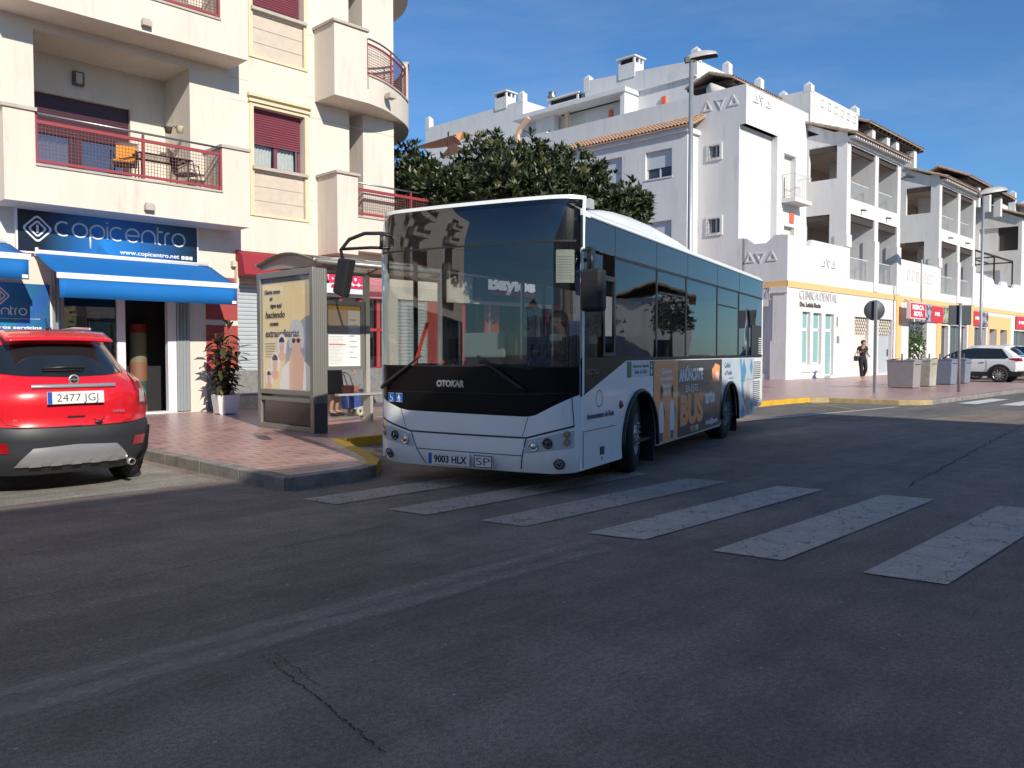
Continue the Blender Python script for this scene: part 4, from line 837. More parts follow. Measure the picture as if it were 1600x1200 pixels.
for a in (52.7,53.5,54.3,55.6,56.3,57.0): 
    m.box(a-.2,a+.2,BX1-.03,BX1-.001,6.35,6.40); m.box(a-.2,a-.15,BX1-.03,BX1-.001,5.85,6.35); m.box(a+.15,a+.2,BX1-.03,BX1-.001,5.85,6.35); m.box(a-.2,a+.2,BX1-.03,BX1-.001,5.8,5.85)
build('relief_ornament',m,STUCCO,wh)
m=MB(); m.box(A1-.04,110,BX1-.04,BX1-.001,4.47,4.77); m.box(A1-.04,A1-.001,BX1-.04,60,4.47,4.77)
for a0,a1 in ((50.72,51.5),(58.02,58.9),(65.1,66.3)): m.box(a0,a1,BX1-.05,BX1-.002,.13,4.47)
m.box(69.9,76.3,BX1-.05,BX1-.002,3.2,4.2); m.box(69.9,70.2,BX1-.05,BX1-.002,.13,3.2); m.box(72.2,73.2,BX1-.05,BX1-.002,.13,3.2); m.box(75.2,76.3,BX1-.05,BX1-.002,.13,3.2)
for a in (83,91,99): m.box(a,a+.8,BX1-.05,BX1-.002,.13,4.47)
build('ochre_band',m,SALB,wh)
m=MB(); m.box(A1-.10,A1-.001,17.66,18.45,.13,1.95); m.box(A1-.07,A1-.002,17.66,18.35,1.95,4.2); m.box(A1-.13,A1-.001,17.62,18.5,4.2,4.47); build('corner_pilaster',m,STUCCO,wh); m=MB(); m.box(A1+.22,A1+.26,18.55,20.55,.13,3.65); m.box(A1+.22,A1+.9,18.5,20.6,.13,.4); build('blank_side_bay',m,STUCCO,wh)
# eave wall block with tiled roof
w=MB(); wallB(w,22.5,30.35,.1,12.6,35.7,.25,[(23.4,25.0,10.3,11.7,.22),(26.5,28.4,9.4,11.75,.22),(23.4,25.0,6.6,8.1,.22)]); w.quad((35.7,22.5,.1),(A1,22.5,.1),(A1,22.5,12.6),(35.7,22.5,12.6)); w.box(35.72,A1-.01,22.52,30.3,12.5,12.6)
w.box(35.55,35.72,22.4,30.4,12.35,12.6); w.box(35.6,A1-.001,22.35,22.5,12.3,12.5); w.quad((35.7,30.35,.1),(A1,30.35,.1),(A1,30.35,12.6),(35.7,30.35,12.6)); w.box(A1-.05,A1,22.5,47,.1,4.0)
build('side_wall',w,STUCCO,wh)
m=MB(); tiles(m,22.3,30.6,35.45,A1,12.62,13.3,.21,'b'); tiles(m,22.15,22.5,35.5,A1,12.62,13.2,.2,'b'); build('tiled_roof',m,TERR,wh)
def smallwin(a,b0,b1,z0,z1,shut=None,frame=False):
    if frame:
        m=MB(); t=.13
        for q in ((b0-t,b0,z0-t,z1+t),(b1,b1+t,z0-t,z1+t),(b0,b1,z0-t,z0),(b0,b1,z1,z1+t)): m.box(a-.07,a-.002,q[0],q[1],q[2],q[3])
        wd=build('window',m,STUCCO,wh)
    else:
        m=MB(); m.box(a-.04,a+.2,b0-.05,b1+.05,z0-.06,z0); wd=build('window',m,STUCCO,wh)
    m=MB(); m.quad((a+.21,b1,z0),(a+.21,b0,z0),(a+.21,b0,z1),(a+.21,b1,z1)); build('pane',m,M('dull window pane',(.06,.07,.1),.15),wd)
    m=MB(); 
    for q in ((b0,b0+.07),(b1-.07,b1),((b0+b1)/2-.04,(b0+b1)/2+.04)): m.box(a+.17,a+.2,q[0],q[1],z0,z1)
    build('frame',m,M('white window frame',(.62,.63,.64),.5),wd)
    if shut: m=MB(); m.box(a+.14,a+.165,b0+.01,b1-.01,z1-(z1-z0)*shut,z1); build('roller_shutter',m,SHADEW,wd)
    if frame:
        m=MB()
        for k in range(3): b=b0+(b1-b0)*(k+.5)/3; m.tube([(a-.1,b,z0-.05),(a-.1,b,z1+.05)],.01,4)
        for z in (z0+.2,z1-.2): m.tube([(a-.1,b0-.05,z),(a-.1,b1+.05,z)],.01,4)
        build('grille',m,M('dark iron',(.08,.08,.08),.6),wd)
smallwin(35.7,23.4,25.0,10.3,11.7,.62); smallwin(35.7,26.5,28.4,9.4,11.75,.97); smallwin(35.7,23.4,25.0,6.6,8.1,.9)
smallwin(A1,21.25,21.85,11.05,11.65,None,True); smallwin(A1,21.2,21.85,7.35,8.05,None,True)
# recessed french window on the tower
m=MB(); m.box(40.45,42.4,BT-.75,BT,9.12,9.32); bw=build('small_balcony',m,STUCCO,wh); m=MB()
for a in lin(40.5,42.35,9): m.tube([(a,BT-.7,9.32),(a,BT-.7,10.55)],.016,4)
for b in lin(BT-.7,BT-.05,4): m.tube([(40.5,b,9.32),(40.5,b,10.55)],.016,4)
for z in (9.45,10.55): m.tube([(40.5,BT,z),(40.5,BT-.7,z),(42.35,BT-.7,z),(42.35,BT,z)],.02,4)
build('railing',m,RAILW,bw)
m=MB(); m.box(40.72,42.05,BT+.3,BT+.34,9.35,11.72); build('shutter',m,M('cream shutter',(.62,.60,.55),.6),bw); m=MB(); m.box(40.85,41.4,BT+.28,BT+.3,9.4,10.6); build('pane',m,M('dull window pane',(.06,.07,.1),.15),bw)
m=MB(); m.box(40.78,41.95,BT+.25,BT+.29,5.3,8.0); build('closed_shutter',m,MC['cream shutter'],wh)
m=MB(); m.box(41.35,41.8,BT-.06,BT-.001,8.2,8.75); build('alarm_box',m,M('red alarm box',(.75,.13,.07),.5),wh)
for b in (30.1,26.4): m=MB(); m.box(39.38,39.5,b-.13,b+.13,15.3,15.7); build('alarm_box',m,MC['red alarm box'],wh)
# balcony units
def unit(a0,a1,th,first=False):
    w=MB(); b=BX1; n=2; cols=[a0,(a0+a1)/2-.05,a1-.5]
    # slab band
    w.box(a0,a1,b,b+.25,8.73,9.52); w.box(a0,a0+.25,b+.25,BT+.9,8.73,10.55)  
    wallB(w,b+.001,BT+.4 if not first else BT,8.73,13.0,a0-.002,.22,[(18.22,BT-.12,10.57,12.34,.22)])
    w.box(a0+.02,a1,b+.02,24,8.75,8.95); w.box(a0+.02,a1,b+.02,24,12.3,12.5)
    w.prism([(b,12.3),(b+.25,12.3),(BT+.2,13.5),(BT+.2,13.78),(b,12.68)],'x',a0-.003,a0+.22)
    for k,c in enumerate(cols):
        w.box(c,c+.5,b,b+.5,9.52,12.3); w.box(c,c+.55,b,b+.5,4.9,8.73)
        w.box(c-.06,c+.6,b-.06,b+.6,4.8 if k else 6.95,7.6)
    w.box(a0,a1,b+.0,b+.3,12.3,12.62); w.box(a0,a0+.5,b+.5,b+.9,5,8.73)
    for c in cols[1:]: w.box(c,c+.14,b+.5,b+2.6,8.95,12.3); w.box(c,c+.14,b+.5,b+2.6,5.26,8.74)
    # back wall
    bw_=MB(); wallA(bw_,a0+.03,a1-.02,5.2,12.3,21.58,.2,[(cols[0]+1.2,cols[1]-.3,5.3,7.9),(cols[1]+.6,cols[2]-.4,5.3,7.9),(cols[0]+1.2,cols[1]-.3,9.0,11.5),(cols[1]+.6,cols[2]-.4,9.0,11.5)]); bw_.quad((a0+.26,18,8.72),(a1-.1,18,8.72),(a1-.1,21.6,8.72),(a0+.26,21.6,8.72)); bw_.quad((a0+.26,18,12.29),(a1-.1,18,12.29),(a1-.1,21.6,12.29),(a0+.26,21.6,12.29)); build('terrace_wall',bw_,M('shade-darkened terrace wall',(.40,.31,.265),.9,var=.1),th)  # darker brown on the inner walls imitates the shade inside the openings
    w.box(a0,a1,21.9,23.9,8.95,12.3); w.quad((a0+.02,21.6,5.2),(a0+.02,19.9,5.2),(a0+.02,19.9,5.3),(a0+.02,21.6,5.3)); w.quad((a1-.01,b,8.95),(a1-.01,24,8.95),(a1-.01,24,12.6),(a1-.01,b,12.6))
    w.prism([(a0,4.9),(a0,5.3),(a1,5.3),(a1,4.9)],'y',b-.002,b+.2)
    o=build('balcony_block',w,STUCCO,th)
    m=MB(); m.box(a0+1.2,a1-1,21.75,21.78,5.3,7.9); m.box(a0+1.2,a1-1,21.75,21.78,9,11.5); build('terrace_doors',m,M('dark door glass',(.03,.03,.035),.12),o)
    m=MB()
    for z in (8.35,12.02): m.box(a0+.3,a1-.3,b+.08,b+.22,z,z+.4)
    m.box(a0+.03,a0+.16,18.25,BT-.1,12.0,12.34); m.box(a0+.03,a0+.16,18.25,BT-.1,8.42,8.73); build('dark_beam',m,M('brown beam',(.055,.04,.035),.7),o)
    rl=MB(); 
    for i in (0,1):
        c0=cols[i]+.5;c1=cols[i+1]-.1
        for zf in (5.3,9.52):
            top=zf+1.0 if zf>6 else 6.5; z0=zf if zf>6 else 5.3
            nb=int((c1-c0)/.11)
            for a in lin(c0,c1,nb): rl.tube([(a,b+.3,z0),(a,b+.3,top)],.012,4,cap=False)
            rl.box(c0,c1,b+.28,b+.32,top-.02,top+.03)
    build('railing',rl,RAILW,o)
    m=MB(); 
    for i in (0,1):
        c=(cols[i]+cols[i+1])/2; m.tube([(c,b-.28,9.02),(c,b,9.08)],.05,6)
    build('drain_spout',m,M('dark drain',(.12,.12,.12),.6),o)
    m=MB(); tiles(m,a0-.15,a1+.25,b-.55,b+2.2,12.72,13.75,.22,'a'); build('tiled_eave',m,TERD,o)
    m=MB()
    for a in lin(a0,a1+.15,int((a1-a0)/.3)): m.box(a,a+.13,b-.45,b,12.52,12.66)
    m.box(a0-.03,a1+.2,b-.12,b-.001,12.4,12.55); build('corbel',m,STUCCO,o)
    return o
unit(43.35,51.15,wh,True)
# penthouses
w=MB()
w.box(39.5,43.1,24.34,32.1,14.2,17.25); w.box(43.1,50.2,24.34,32,14.2,17.25)
w.add([(39.5,24.34,17.25),(39.5,32.1,17.25),(39.5,32.1,17.85),(39.8,24.34,17.25),(39.8,32.1,17.25),(39.8,32.1,17.85)],[(0,1,2),(3,5,4),(0,2,5,3)])
w.box(39.3,39.5,28.2,33.9,16.1,16.32); w.box(39.35,39.5,24.34,31.8,16.35,16.42)
w.box(39.6,43,32.1,37.3,14.2,16.3); w.box(38.2,39.5,28.2,28.5,14.3,16.15); w.box(38.1,39.5,28.1,37,16.1,16.35)
for a,b,z in ((39.7,24.5,18.05),(39.7,32.0,18.25),(43.0,24.5,18.1),(46.8,24.5,18.1),(50.0,24.5,18.0)): pinnacle(w,a,b,17.2,z,.42)
w.box(43.6,50.1,19.82,24.3,13.4,15.6); 
for a,b,z in ((43.8,20.0,16.1),(50.0,20.0,16.15),(43.8,23.5,16.2)): pinnacle(w,a,b,15.5,z,.42)
w.box(39.5,43.05,37.3,47.1,14.2,17.8); w.box(38.0,39.6,34,47.1,14.0,14.45)
for a,b,z in ((39.7,37.5,18.5),(39.7,46.9,18.7)): pinnacle(w,a,b,17.7,z,.42)
pe=build('penthouse',w,STUCCO,wh)
m=MB()
for a in (45.1,46,46.9,47.75,48.6,49.5):
    for q in ((a-.2,a+.2,15.33,15.38),(a-.2,a+.2,14.95,15.0),(a-.2,a-.15,15,15.33),(a+.15,a+.2,15,15.33)): m.box(q[0],q[1],19.78,19.819,q[2],q[3])
build('relief_ornament',m,STUCCO,pe)
chimney(wh,39.9,29.0,17.3,18.75,.9,1.15); chimney(wh,39.9,39.3,17.6,19.0,.9,1.1); chimney(wh,40.0,33.9,16.4,17.6,.9,2.4)
m=MB(); m.lathe([(.001,0),(.3,0),(.34,.15),(.2,.3),(.26,.45),(.001,.55)],(40,35.2,17.5),'z',14); build('roof_cowl',m,GREYM,wh)
m=MB(); m.tube([(37.6,22.4,14.85),(41.5,21.2,14.35)],.28,12); build('rolled_awning_case',m,M('aged awning roll',(.55,.52,.48),.7),wh)
# pergolas with tile roofs
def pergola(a0,a1,b0,b1,z,rise,posts,th,mat=TERD):
    m=MB(); tiles(m,a0,a1,b0,(b0+b1)/2,z,z+rise,.24,'a'); tiles(m,a0,a1,b1,(b0+b1)/2,z,z+rise,.24,'a'); o=build('pergola_roof',m,mat,th)
    m=MB(); m.box(a0+.15,a1-.15,b0+.2,b1-.2,z-.22,z-.07)
    for a in lin(a0+.1,a1-.1,int((a1-a0)/.6)): m.box(a-.05,a+.05,b0+.05,b1-.05,z-.18,z-.061)
    build('timber',m,WOOD,o); m=MB()
    for a,b in posts: m.box(a-.25,a+.25,b-.25,b+.25,12.5,z-.2)
    if posts: build('post',m,STUCCO,o)
pergola(38.2,46.1,21.4,24.2,15.35,.5,[],wh)
pergola(50.4,59.9,19.2,23.5,15.1,.8,[(51.6,19.7),(54.0,19.7),(58.9,19.7),(55.6,19.7)],wh)
# clinic front
m=MB()
for a0,a1,z0,z1,d in lit[:3]:
    m.box(a0,a1,BX1+.15,BX1+.18,z0,z0+.1); m.box(a0,a1,BX1+.15,BX1+.18,2.45,2.6); m.box(a0,a0+.06,BX1+.15,BX1+.18,z0,z1); m.box(a1-.06,a1,BX1+.15,BX1+.18,z0,z1)
build('clinic_window_frame',m,M('white aluminium',(.74,.74,.74),.35),wh)
m=MB(); 
for a0,a1,z0,z1,d in lit[:3]: m.box(a0,a1,BX1+.182,BX1+.195,z0,z1)
build('clinic_glass',m,M('frosted green glass',(.22,.42,.40),.25),wh)
m=MB(); m.box(38.3,39.3,BX1-.06,BX1-.001,.45,.52); m.box(39.5,40.6,BX1-.06,BX1-.001,.45,.52); m.box(40.9,42.1,BX1-.3,BX1-.001,.13,.25); build('sill',m,STUCCO,wh)
m=MB(); m.box(44.65,46.6,BX1+.22,BX1+.28,.2,2.45); build('clinic_side_door',m,M('cream metal door',(.66,.63,.57),.5),wh)
m=MB(); m.box(48.06,50.14,BX1+.22,BX1+.28,.2,2.45); build('side_door',m,M('grey metal door',(.42,.46,.5),.4),wh); m=MB(); m.tube([(49.9,BX1+.15,1.2),(49.9,BX1+.15,1.6)],.03,6); build('handle',m,BLACKP,wh)
LATT=M('cream lattice',(.66,.60,.48),.7); m=MB()
for a0,a1 in ((44.7,46.55),(48.1,50.1)):
    for r in range(5):
        for k in range(6):
            a=a0+(a1-a0)*(k+(.5 if r%2 else 0))/6+.1; z=2.5+r*.17
            m.prism([(a-.09,z),(a,z-.1),(a+.09,z),(a,z+.1)],'y',BX1+.12,BX1+.2)
build('lattice_vent',m,LATT,wh)
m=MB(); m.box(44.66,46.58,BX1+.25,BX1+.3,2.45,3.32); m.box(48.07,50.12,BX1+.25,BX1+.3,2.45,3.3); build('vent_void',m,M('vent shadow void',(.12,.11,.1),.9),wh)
# shop windows further along
m=MB()
for a0,a1,z0,z1,d in shopf: m.box(a0,a1,BX1+d-.04,BX1+d,z0,z1)
build('shop_glass',m,M('dark shop glass',(.07,.075,.08),.08),wh)
m=MB()
for a0,a1,z0,z1,d in shopf:
    for a in (a0,a1-.08,(a0+a1)/2): m.box(a,a+.08,BX1+d-.08,BX1+d-.041,z0,z1)
build('shop_frame',m,M('grey shop frame',(.3,.3,.3),.4),wh)
m=MB(); m.box(52.6,65.5,BX1-.02,BX1-.001,.13,.9); build('plinth',m,STUCCO,wh)
m=MB(); m.tube([(54.9,BX1-.05,4.47),(54.9,BX1-.05,7.2)],.04,6); m.tube([(66.0,BX1-.05,.13),(66.0,BX1-.05,3.3)],.05,6); build('rain_pipe',m,M('pale pipe',(.45,.45,.44),.5),wh)
m=MB(); m.prism([(58.15,7.0),(56.0,7.0),(55.2,7.9),(54.0,9.2),(53.9,9.3),(58.15,9.3)][:0] or [(51.2,6.9),(54.2,6.9),(54.2,7.4),(51.9,8.6),(51.2,8.6)],'y',BX1+1.6,BX1+1.75); m.prism([(66.3,6.9),(70.6,6.9),(70.6,7.5),(67.6,8.6),(66.3,8.6)],'y',BX1+1.6,BX1+1.75); build('terrace_divider',m,STUCCO,wh)
m=MB(); m.box(51.2,58.1,21.6,21.8,5.2,8.7); m.box(66.3,79.4,21.6,21.8,5.2,12.5); m.box(51.2,58.1,23,23.2,8.7,12.6); m.box(51.2,58.1,21.6,23.2,8.6,8.72); m.box(66.3,79.4,22,40,12.2,12.5); m.box(51.2,58.1,23,40,12.4,12.6); build('rear_wall',m,STUCCO,wh)
m=MB(); m.box(52.5,55,21.55,21.6,5.3,7.8); m.box(68,72,21.55,21.6,5.3,7.8); m.box(73,78,21.55,21.6,9,11); build('terrace_doors',m,MC['dark door glass'],wh)
m=MB(); 
for a in (68.3,73.5,79): m.box(a,a+.1,18.2,18.3,7,8.9); m.box(a,a+.1,18.2,21.6,8.9,9)
for z in (8.95,): m.box(68.3,79,18.18,18.3,z,z+.12); m.box(68.3,79,20,20.1,z,z+.1)
build('dark_pergola_frame',m,WOOD,wh)
# second and third building of the row
w2=thing('white_apartment_building','second white apartment block of the row with paired balconies','building',(58.2,17.68,5.2))
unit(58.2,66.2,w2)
w=MB(); w.box(60,66,19.9,40,12.5,14.0); w.box(69.3,79.2,21.8,40,12.5,14.6)
for a,b,z in ((71,21.9,15.9),(75.5,21.9,15.6),(78.5,21.9,15.4)): pinnacle(w,a,b,14.5,z,.4)
build('upper_wall',w,STUCCO,w2)
pergola(66.6,79.6,18.2,22.5,14.25,1.0,[(70.4,18.8),(73.3,18.8),(76.5,18.8)],w2,TERR)
w3=thing('white_apartment_building','third white apartment block at the right edge with a wide dark balcony opening','building',(79.4,17.68,5.2))
w=MB()
wallB(w,17.68,22.5,7.0,12.6,79.4,.3,[(17.95,20.9,10.0,12.0,2.5)]); w.prism([(17.68,12.6),(22.5,12.6),(22.5,14.9)],'x',79.4,79.7)
wallA(w,79.4,110,7,12.6,17.68,.3,[(80,83,9.8,12),(84,87,9.8,12),(89,92,9.8,12),(94,97,9.8,12)]); w.box(79.6,110,19.5,40,7,12.6)
for a,b,z in ((84,19.5,15.8),(88,19.5,15.4),(93,19.5,15.1)): pinnacle(w,a,b,12.6,z,.5)
w.box(82,100,19.8,30,12.6,14.4)
build('wall',w,STUCCO,w3)
m=MB(); m.box(79.72,79.8,17.95,20.9,10.0,12.0); build('dark_opening',m,M('dim interior brown',(.05,.035,.03),.2),w3); m=MB(); m.box(79.66,79.7,19.4,20.8,10.05,11.3); build('curtained_pane',m,M('grey curtain pane',(.3,.3,.31),.6),w3)  # dark sheet stands in for the dim interior of the opening
m=MB(); tiles(m,79.2,110,17.2,20,12.75,13.8,.3,'a'); build('tiled_roof',m,TERD,w3)
m=MB(); tiles(m,84,96,18.6,21,14.4,15.2,.3,'a'); build('upper_tiled_roof',m,TERD,w3)
# terracotta alarm/wall details on terraces
m=MB(); m.box(50.2,50.5,21.4,21.55,7.0,7.4); build('alarm_box',m,MC['red alarm box'],wh)
# arches on the left terrace, trimmed in orange paint
ORG_T=M('orange painted trim',(.72,.47,.30),.8)
w=MB(); w.box(38.9,39.4,34.1,34.4,14.4,16.1); w.prism([(34.4,15.35),(35.6,14.5),(35.6,16.1),(34.4,16.1)],'x',38.9,39.2); w.box(38.9,39.3,35.1,37.3,13.4,15.0); build('terrace_arch',w,STUCCO,wh)
m=MB(); m.prism([(33.95,15.35),(34.1,15.5),(34.85,15.0),(35.05,14.65),(35.05,13.5),(34.85,13.5),(34.85,14.6),(34.65,14.85)],'x',36.45,36.66); m.box(38.95,39.1,33.0,33.25,15.0,16.1); build('orange_trim',m,ORG_T,wh)
# shade sail on terrace
ss=thing('shade_sail','brown and orange triangular shade sail on the roof terrace','sail',(37,42,14.4))
SAIL=M('brown sail cloth',(.36,.17,.11),.85,var=.15); 
m=MB(); m.add([(37.0,46.0,15.72),(37.2,41.26,15.88),(37.9,41.4,15.35),(37.6,44,15.5)],[(0,1,2,3)]); m.add([(37.3,43.0,14.7),(37.1,41.35,15.35),(37.1,40.9,15.0),(37.2,39.9,14.62),(37.3,40.0,14.4),(37.3,43,14.4)],[(0,1,2,3,4,5)]); build('sail_cloth',m,SAIL,ss,solid=.01)
m=MB(); m.add([(37.2,41.4,15.82),(37.6,41.0,16.12),(37.3,39.6,15.55),(37.5,41.2,15.52)],[(0,1,2,3)]); build('orange_cloth',m,M('orange sail cloth',(.62,.30,.12),.85),ss,solid=.01)
m=MB(); m.tube([(36.85,41.6,13.4),(36.85,41.6,16.05)],.06,6); m.tube([(36.7,46.9,13.4),(36.7,46.9,15.2)],.05,6); build('mast',m,WOOD,ss)
# clinic lettering
t=thing('clinic_sign','pale raised CLINICA DENTAL lettering with a name line above the green windows','sign',(39.5,BX1,3.9))
m=text_mb('CLINICA DENTAL',.42,(37.95,BX1-.03,3.98),AX,ZX,.03,4.3,off=-.006); build('pale_lettering',m,M('pale grey lettering',(.58,.56,.55),.5),t)
m=text_mb('Dra. Leticia Recio',.22,(38.0,BX1-.03,3.62),AX,ZX,.02,2.3,off=.006); build('dark_lettering',m,M('dark grey lettering',(.10,.08,.08),.5),t)
m=text_mb('CLINICA DENTAL',.4,(A1-.15,20.6,3.9),(0,-1,0),ZX,.02,2.2,off=0); build('side_lettering',m,MC['pale grey lettering'],t)
t=thing('wall_plaque','small grey plaques beside the clinic door','plaque',(42.5,BX1,2)); m=MB(); m.box(42.35,42.6,BX1-.03,BX1-.001,1.9,2.25); m.box(42.3,42.4,BX1-.03,BX1-.001,2.75,3.25); build('plate',m,M('plaque grey',(.3,.3,.3),.4,var=.4,vscale=20),t)
# supermarket signs
ms=thing('shop_sign','square red MERCA ROTA sign sticking out from the wall','sign',(52.2,17.3,3.9))
RS=M('sign red',(.60,.018,.03),.4)
c0=(51.3,17.25); m=MB(); m.box(50.9,53.6,16.95,17.15,3.40,4.40); build('box',m,M('pink white sign rim',(.72,.55,.53),.5),ms); m=MB(); m.box(51.0,53.5,16.93,16.949,3.48,4.32); build('face',m,RS,ms)
m=text_mb('MERCA',.26,(51.25,16.925,3.96),AX,ZX,.01,2.0,off=.02); build('upper_word',m,MC['white lettering'],ms); m=text_mb('ROTA',.26,(51.5,16.925,3.58),AX,ZX,.01,1.5,off=.02); build('lower_word',m,MC['white lettering'],ms)
m=MB(); m.tube([(52,17.1,4.3),(52,BX1,4.6)],.03,6); m.tube([(53,17.1,4.3),(53,BX1,4.6)],.03,6); build('bracket',m,GREYM,ms)
def banner(a0,a1,lab,cols,txt=None):
    t=thing('shop_banner',lab,'sign',((a0+a1)/2,BX1,3.8),group='photo banners along the supermarket front'); n=len(cols)
    for i,(c,f0,f1) in enumerate(cols):
        x0=a0+(a1-a0)*f0;x1=a0+(a1-a0)*f1; m=MB(); m.box(x0,x1,BX1-.10,BX1-.06,3.35,4.4); build('print_panel',m,c,t)
    if txt: 
        m=text_mb(txt[0],.22,(a0+(a1-a0)*txt[1],BX1-.105,3.8),AX,ZX,.01,(a1-a0)*txt[2],off=.015); build('lettering',m,MC['white lettering'],t)
    return t
P1=M('grocery photo print',(.42,.40,.42),.6,col2=(.05,.05,.10),vscale=3.2,vlow=.45,vhigh=.55); P2=M('clothing photo print',(.35,.62,.58),.6,col2=(.45,.25,.2),vscale=2.4,vlow=.42,vhigh=.58); P3=M('produce photo print',(.42,.44,.3),.6,col2=(.10,.10,.06),vscale=2.6,vlow=.42,vhigh=.56)
banner(54.0,64.6,'long photo banner between the MERCA ROTA sign and the dark road sign',[(P1,0,.26),(RS,.26,.48),(P3,.48,.66),(M('crimson print',(.55,.03,.09),.6),.66,.78),(P2,.78,1)],('MR',.32,.10))
banner(66.0,69.6,'short red banner behind the second street lamp',[(RS,0,.45),(P1,.45,1)],('MR',.08,.3))
banner(77.8,86,'red banner at the far right edge of the shop row',[(RS,0,.5),(P2,.5,1)],('MR',.1,.3))
# produce window display
t=thing('window_display','green plants and flowers shown in the supermarket window','plants',(54.5,BX1+.1,1)); random.seed(4); m=MB()
for k in range(420):
    p=Vector((random.uniform(53.0,56.0),BX1+random.uniform(.0,.2),random.uniform(.95,2.9)*random.uniform(.6,1)+.3)); leaf(m,p,Vector((random.uniform(-1,1),-.3,random.uniform(-.3,1))),Vector((0,0,1)),.22,.06)
build('foliage',m,M('window plant leaves',(.14,.24,.05),.6,col2=(.05,.1,.02),vscale=3),t); m=MB()
for k in range(30): m.ball((random.uniform(53.3,56.0),BX1-.02,random.uniform(1.0,1.9)),.07,5)
build('white_flowers',m,M('white flowers',(.7,.7,.62),.7),t)
# ================================================================= bus (local: x = back along the bus, y = towards its door side, z up)
BP=R(28.05); bus=thing('city_bus','white city bus with a black glass front turning out of the bus stop','bus',rot=R(90)-BP,world=(.66,8.02,0))
bus_rot=R(90)-BP
WB=M('bus white paint',(.90,.93,.90),.28,var=.05,vscale=1.5,coat=.4); BLK=M('bus black gloss',(.006,.006,.007),.3,spec=.15); TRIM=M('bus seam',(.03,.035,.04),.5)
WS=GLASS('windscreen glass',(.55,.57,.56),.05,wave=.0); SG=GLASS('tinted side glass',(.34,.37,.38),.02,wave=.03); DG=GLASS('door glass',(.92,.94,.94),.0)
BAND=M('dark glass band',(.010,.013,.018),.05,spec=.5,coat=.2)
C_=1.21; WD=2.42
def Ft(s,z):
    q=min(1.0,abs(s-C_)/C_); t=-.15+.07*q**2+.18*q**14
    if z>2.5: t+=.2*((z-2.5))**2
    if z<.45: t+=1.2*((.45-z))**2
    return t
def Fp(s,z,off=0):
    P=lambda a,b:Vector((Ft(a,b),a,b)); e=.004
    s2=min(max(s,e),WD-e); ds=P(s2+e,z)-P(s2-e,z); dz=P(s,z+e)-P(s,z-e); n=ds.cross(dz); n.normalize()
    if n.x>0: n=-n
    return P(s,z)+n*off
def fp(mb,s0,s1,zl,zu,off=0,ns=26,nz=8):
    f=lambda z:(z if callable(z) else (lambda s:z)); L,U=f(zl),f(zu)
    # finer sampling towards the corners
    us=[s0+(s1-s0)*i/ns for i in range(ns+1)]
    if s0<.05: us=[s0]+[s0+(us[1]-s0)*k/4 for k in (.3,1,2,3)]+us[1:]
    if s1>WD-.05: us=us[:-1]+[us[-2]+(s1-us[-2])*k/4 for k in (1,2,3,3.7)]+[s1]
    mb.surf(lambda s,v:tuple(Fp(s,L(s)+(U(s)-L(s))*v,off)),us,lin(0,1,nz+1))
def interp(xs,ys):
    def f(x):
        if x<=xs[0]: return ys[0]
        for i in range(len(xs)-1):
            if x<=xs[i+1]: return ys[i]+(ys[i+1]-ys[i])*(x-xs[i])/(xs[i+1]-xs[i])
        return ys[-1]
    return f
vz=interp([0,.44,.52,1.95,2.05,WD],[1.0,.775,.765,.785,.80,.93])
bz=interp([0,.08,.3,2.1,2.34,WD],[.24,.215,.20,.20,.215,.25])
m=MB(); fp(m,0,WD,bz,vz,0,40,12); lower=build('front_panel',m,WB,bus)
m=MB(); m.surf(lambda s,v:(Ft(s,.2)+.5*v,s,bz(s)),lin(.02,WD-.02,20),[0,1]); build('bumper_underside',m,BLACKP,lower)
m=MB(); fp(m,0.03,WD-.0,vz,1.26,-.002,40,6); mask=build('front_mask',m,BLK,bus)
m=MB(); fp(m,.018,WD-.02,1.26,2.895,0,44,18); build('windscreen',m,WS,bus)
m=MB(); fp(m,0,.018,vz,2.92,.006,2,10); fp(m,0,WD,2.893,2.93,.004,40,2); fp(m,WD-.02,WD,1.26,2.92,.004,2,8); build('windscreen_surround',m,WB,bus)
m=MB(); fp(m,.05,WD-.05,2.50,2.86,-.05,36,3); build('destination_box',m,M('display box black',(.012,.012,.014),.3),bus)
m=MB(); fp(m,.05,WD-.05,2.475,2.492,.003,36,1); fp(m,.05,WD-.05,1.255,1.268,.004,36,1); fp(m,.06,.6,1.0,1.006,.003,8,1); fp(m,.35,2.25,.985,.99,.003,20,1); build('rubber_seal',m,M('seal black',(.02,.02,.02),.7),bus)
# seams on the front panel
def fline(mb,pts,w=.006,off=.003):
    for i in range(len(pts)-1):
        (s0,z0),(s1,z1)=pts[i],pts[i+1]; n=10; prev=None
        d=Vector((s1-s0,z1-z0)).normalized(); nn=(-d.y*w,d.x*w)
        for k in range(n+1):
            s=s0+(s1-s0)*k/n;z=z0+(z1-z0)*k/n; a=Fp(min(max(s-nn[0],0),WD),z-nn[1],off);b=Fp(min(max(s+nn[0],0),WD),z+nn[1],off)
            if prev: mb.quad(prev[0],a,b,prev[1])
            prev=(a,b)
m=MB(); fline(m,[(.06,.68),(.52,.555),(1.9,.565),(2.12,.62),(2.40,.70)],.009); fline(m,[(.52,.555),(.60,.235)]); fline(m,[(1.9,.565),(1.82,.36),(1.74,.22)],.005); fline(m,[(.56,.375),(1.82,.385)],.004); fline(m,[(2.04,.80),(1.96,.57)],.003); fline(m,[(.50,.765),(.56,.57)],.003); fline(m,[(.08,.99),(.06,.68)],.003)
build('panel_seam',m,TRIM,lower)
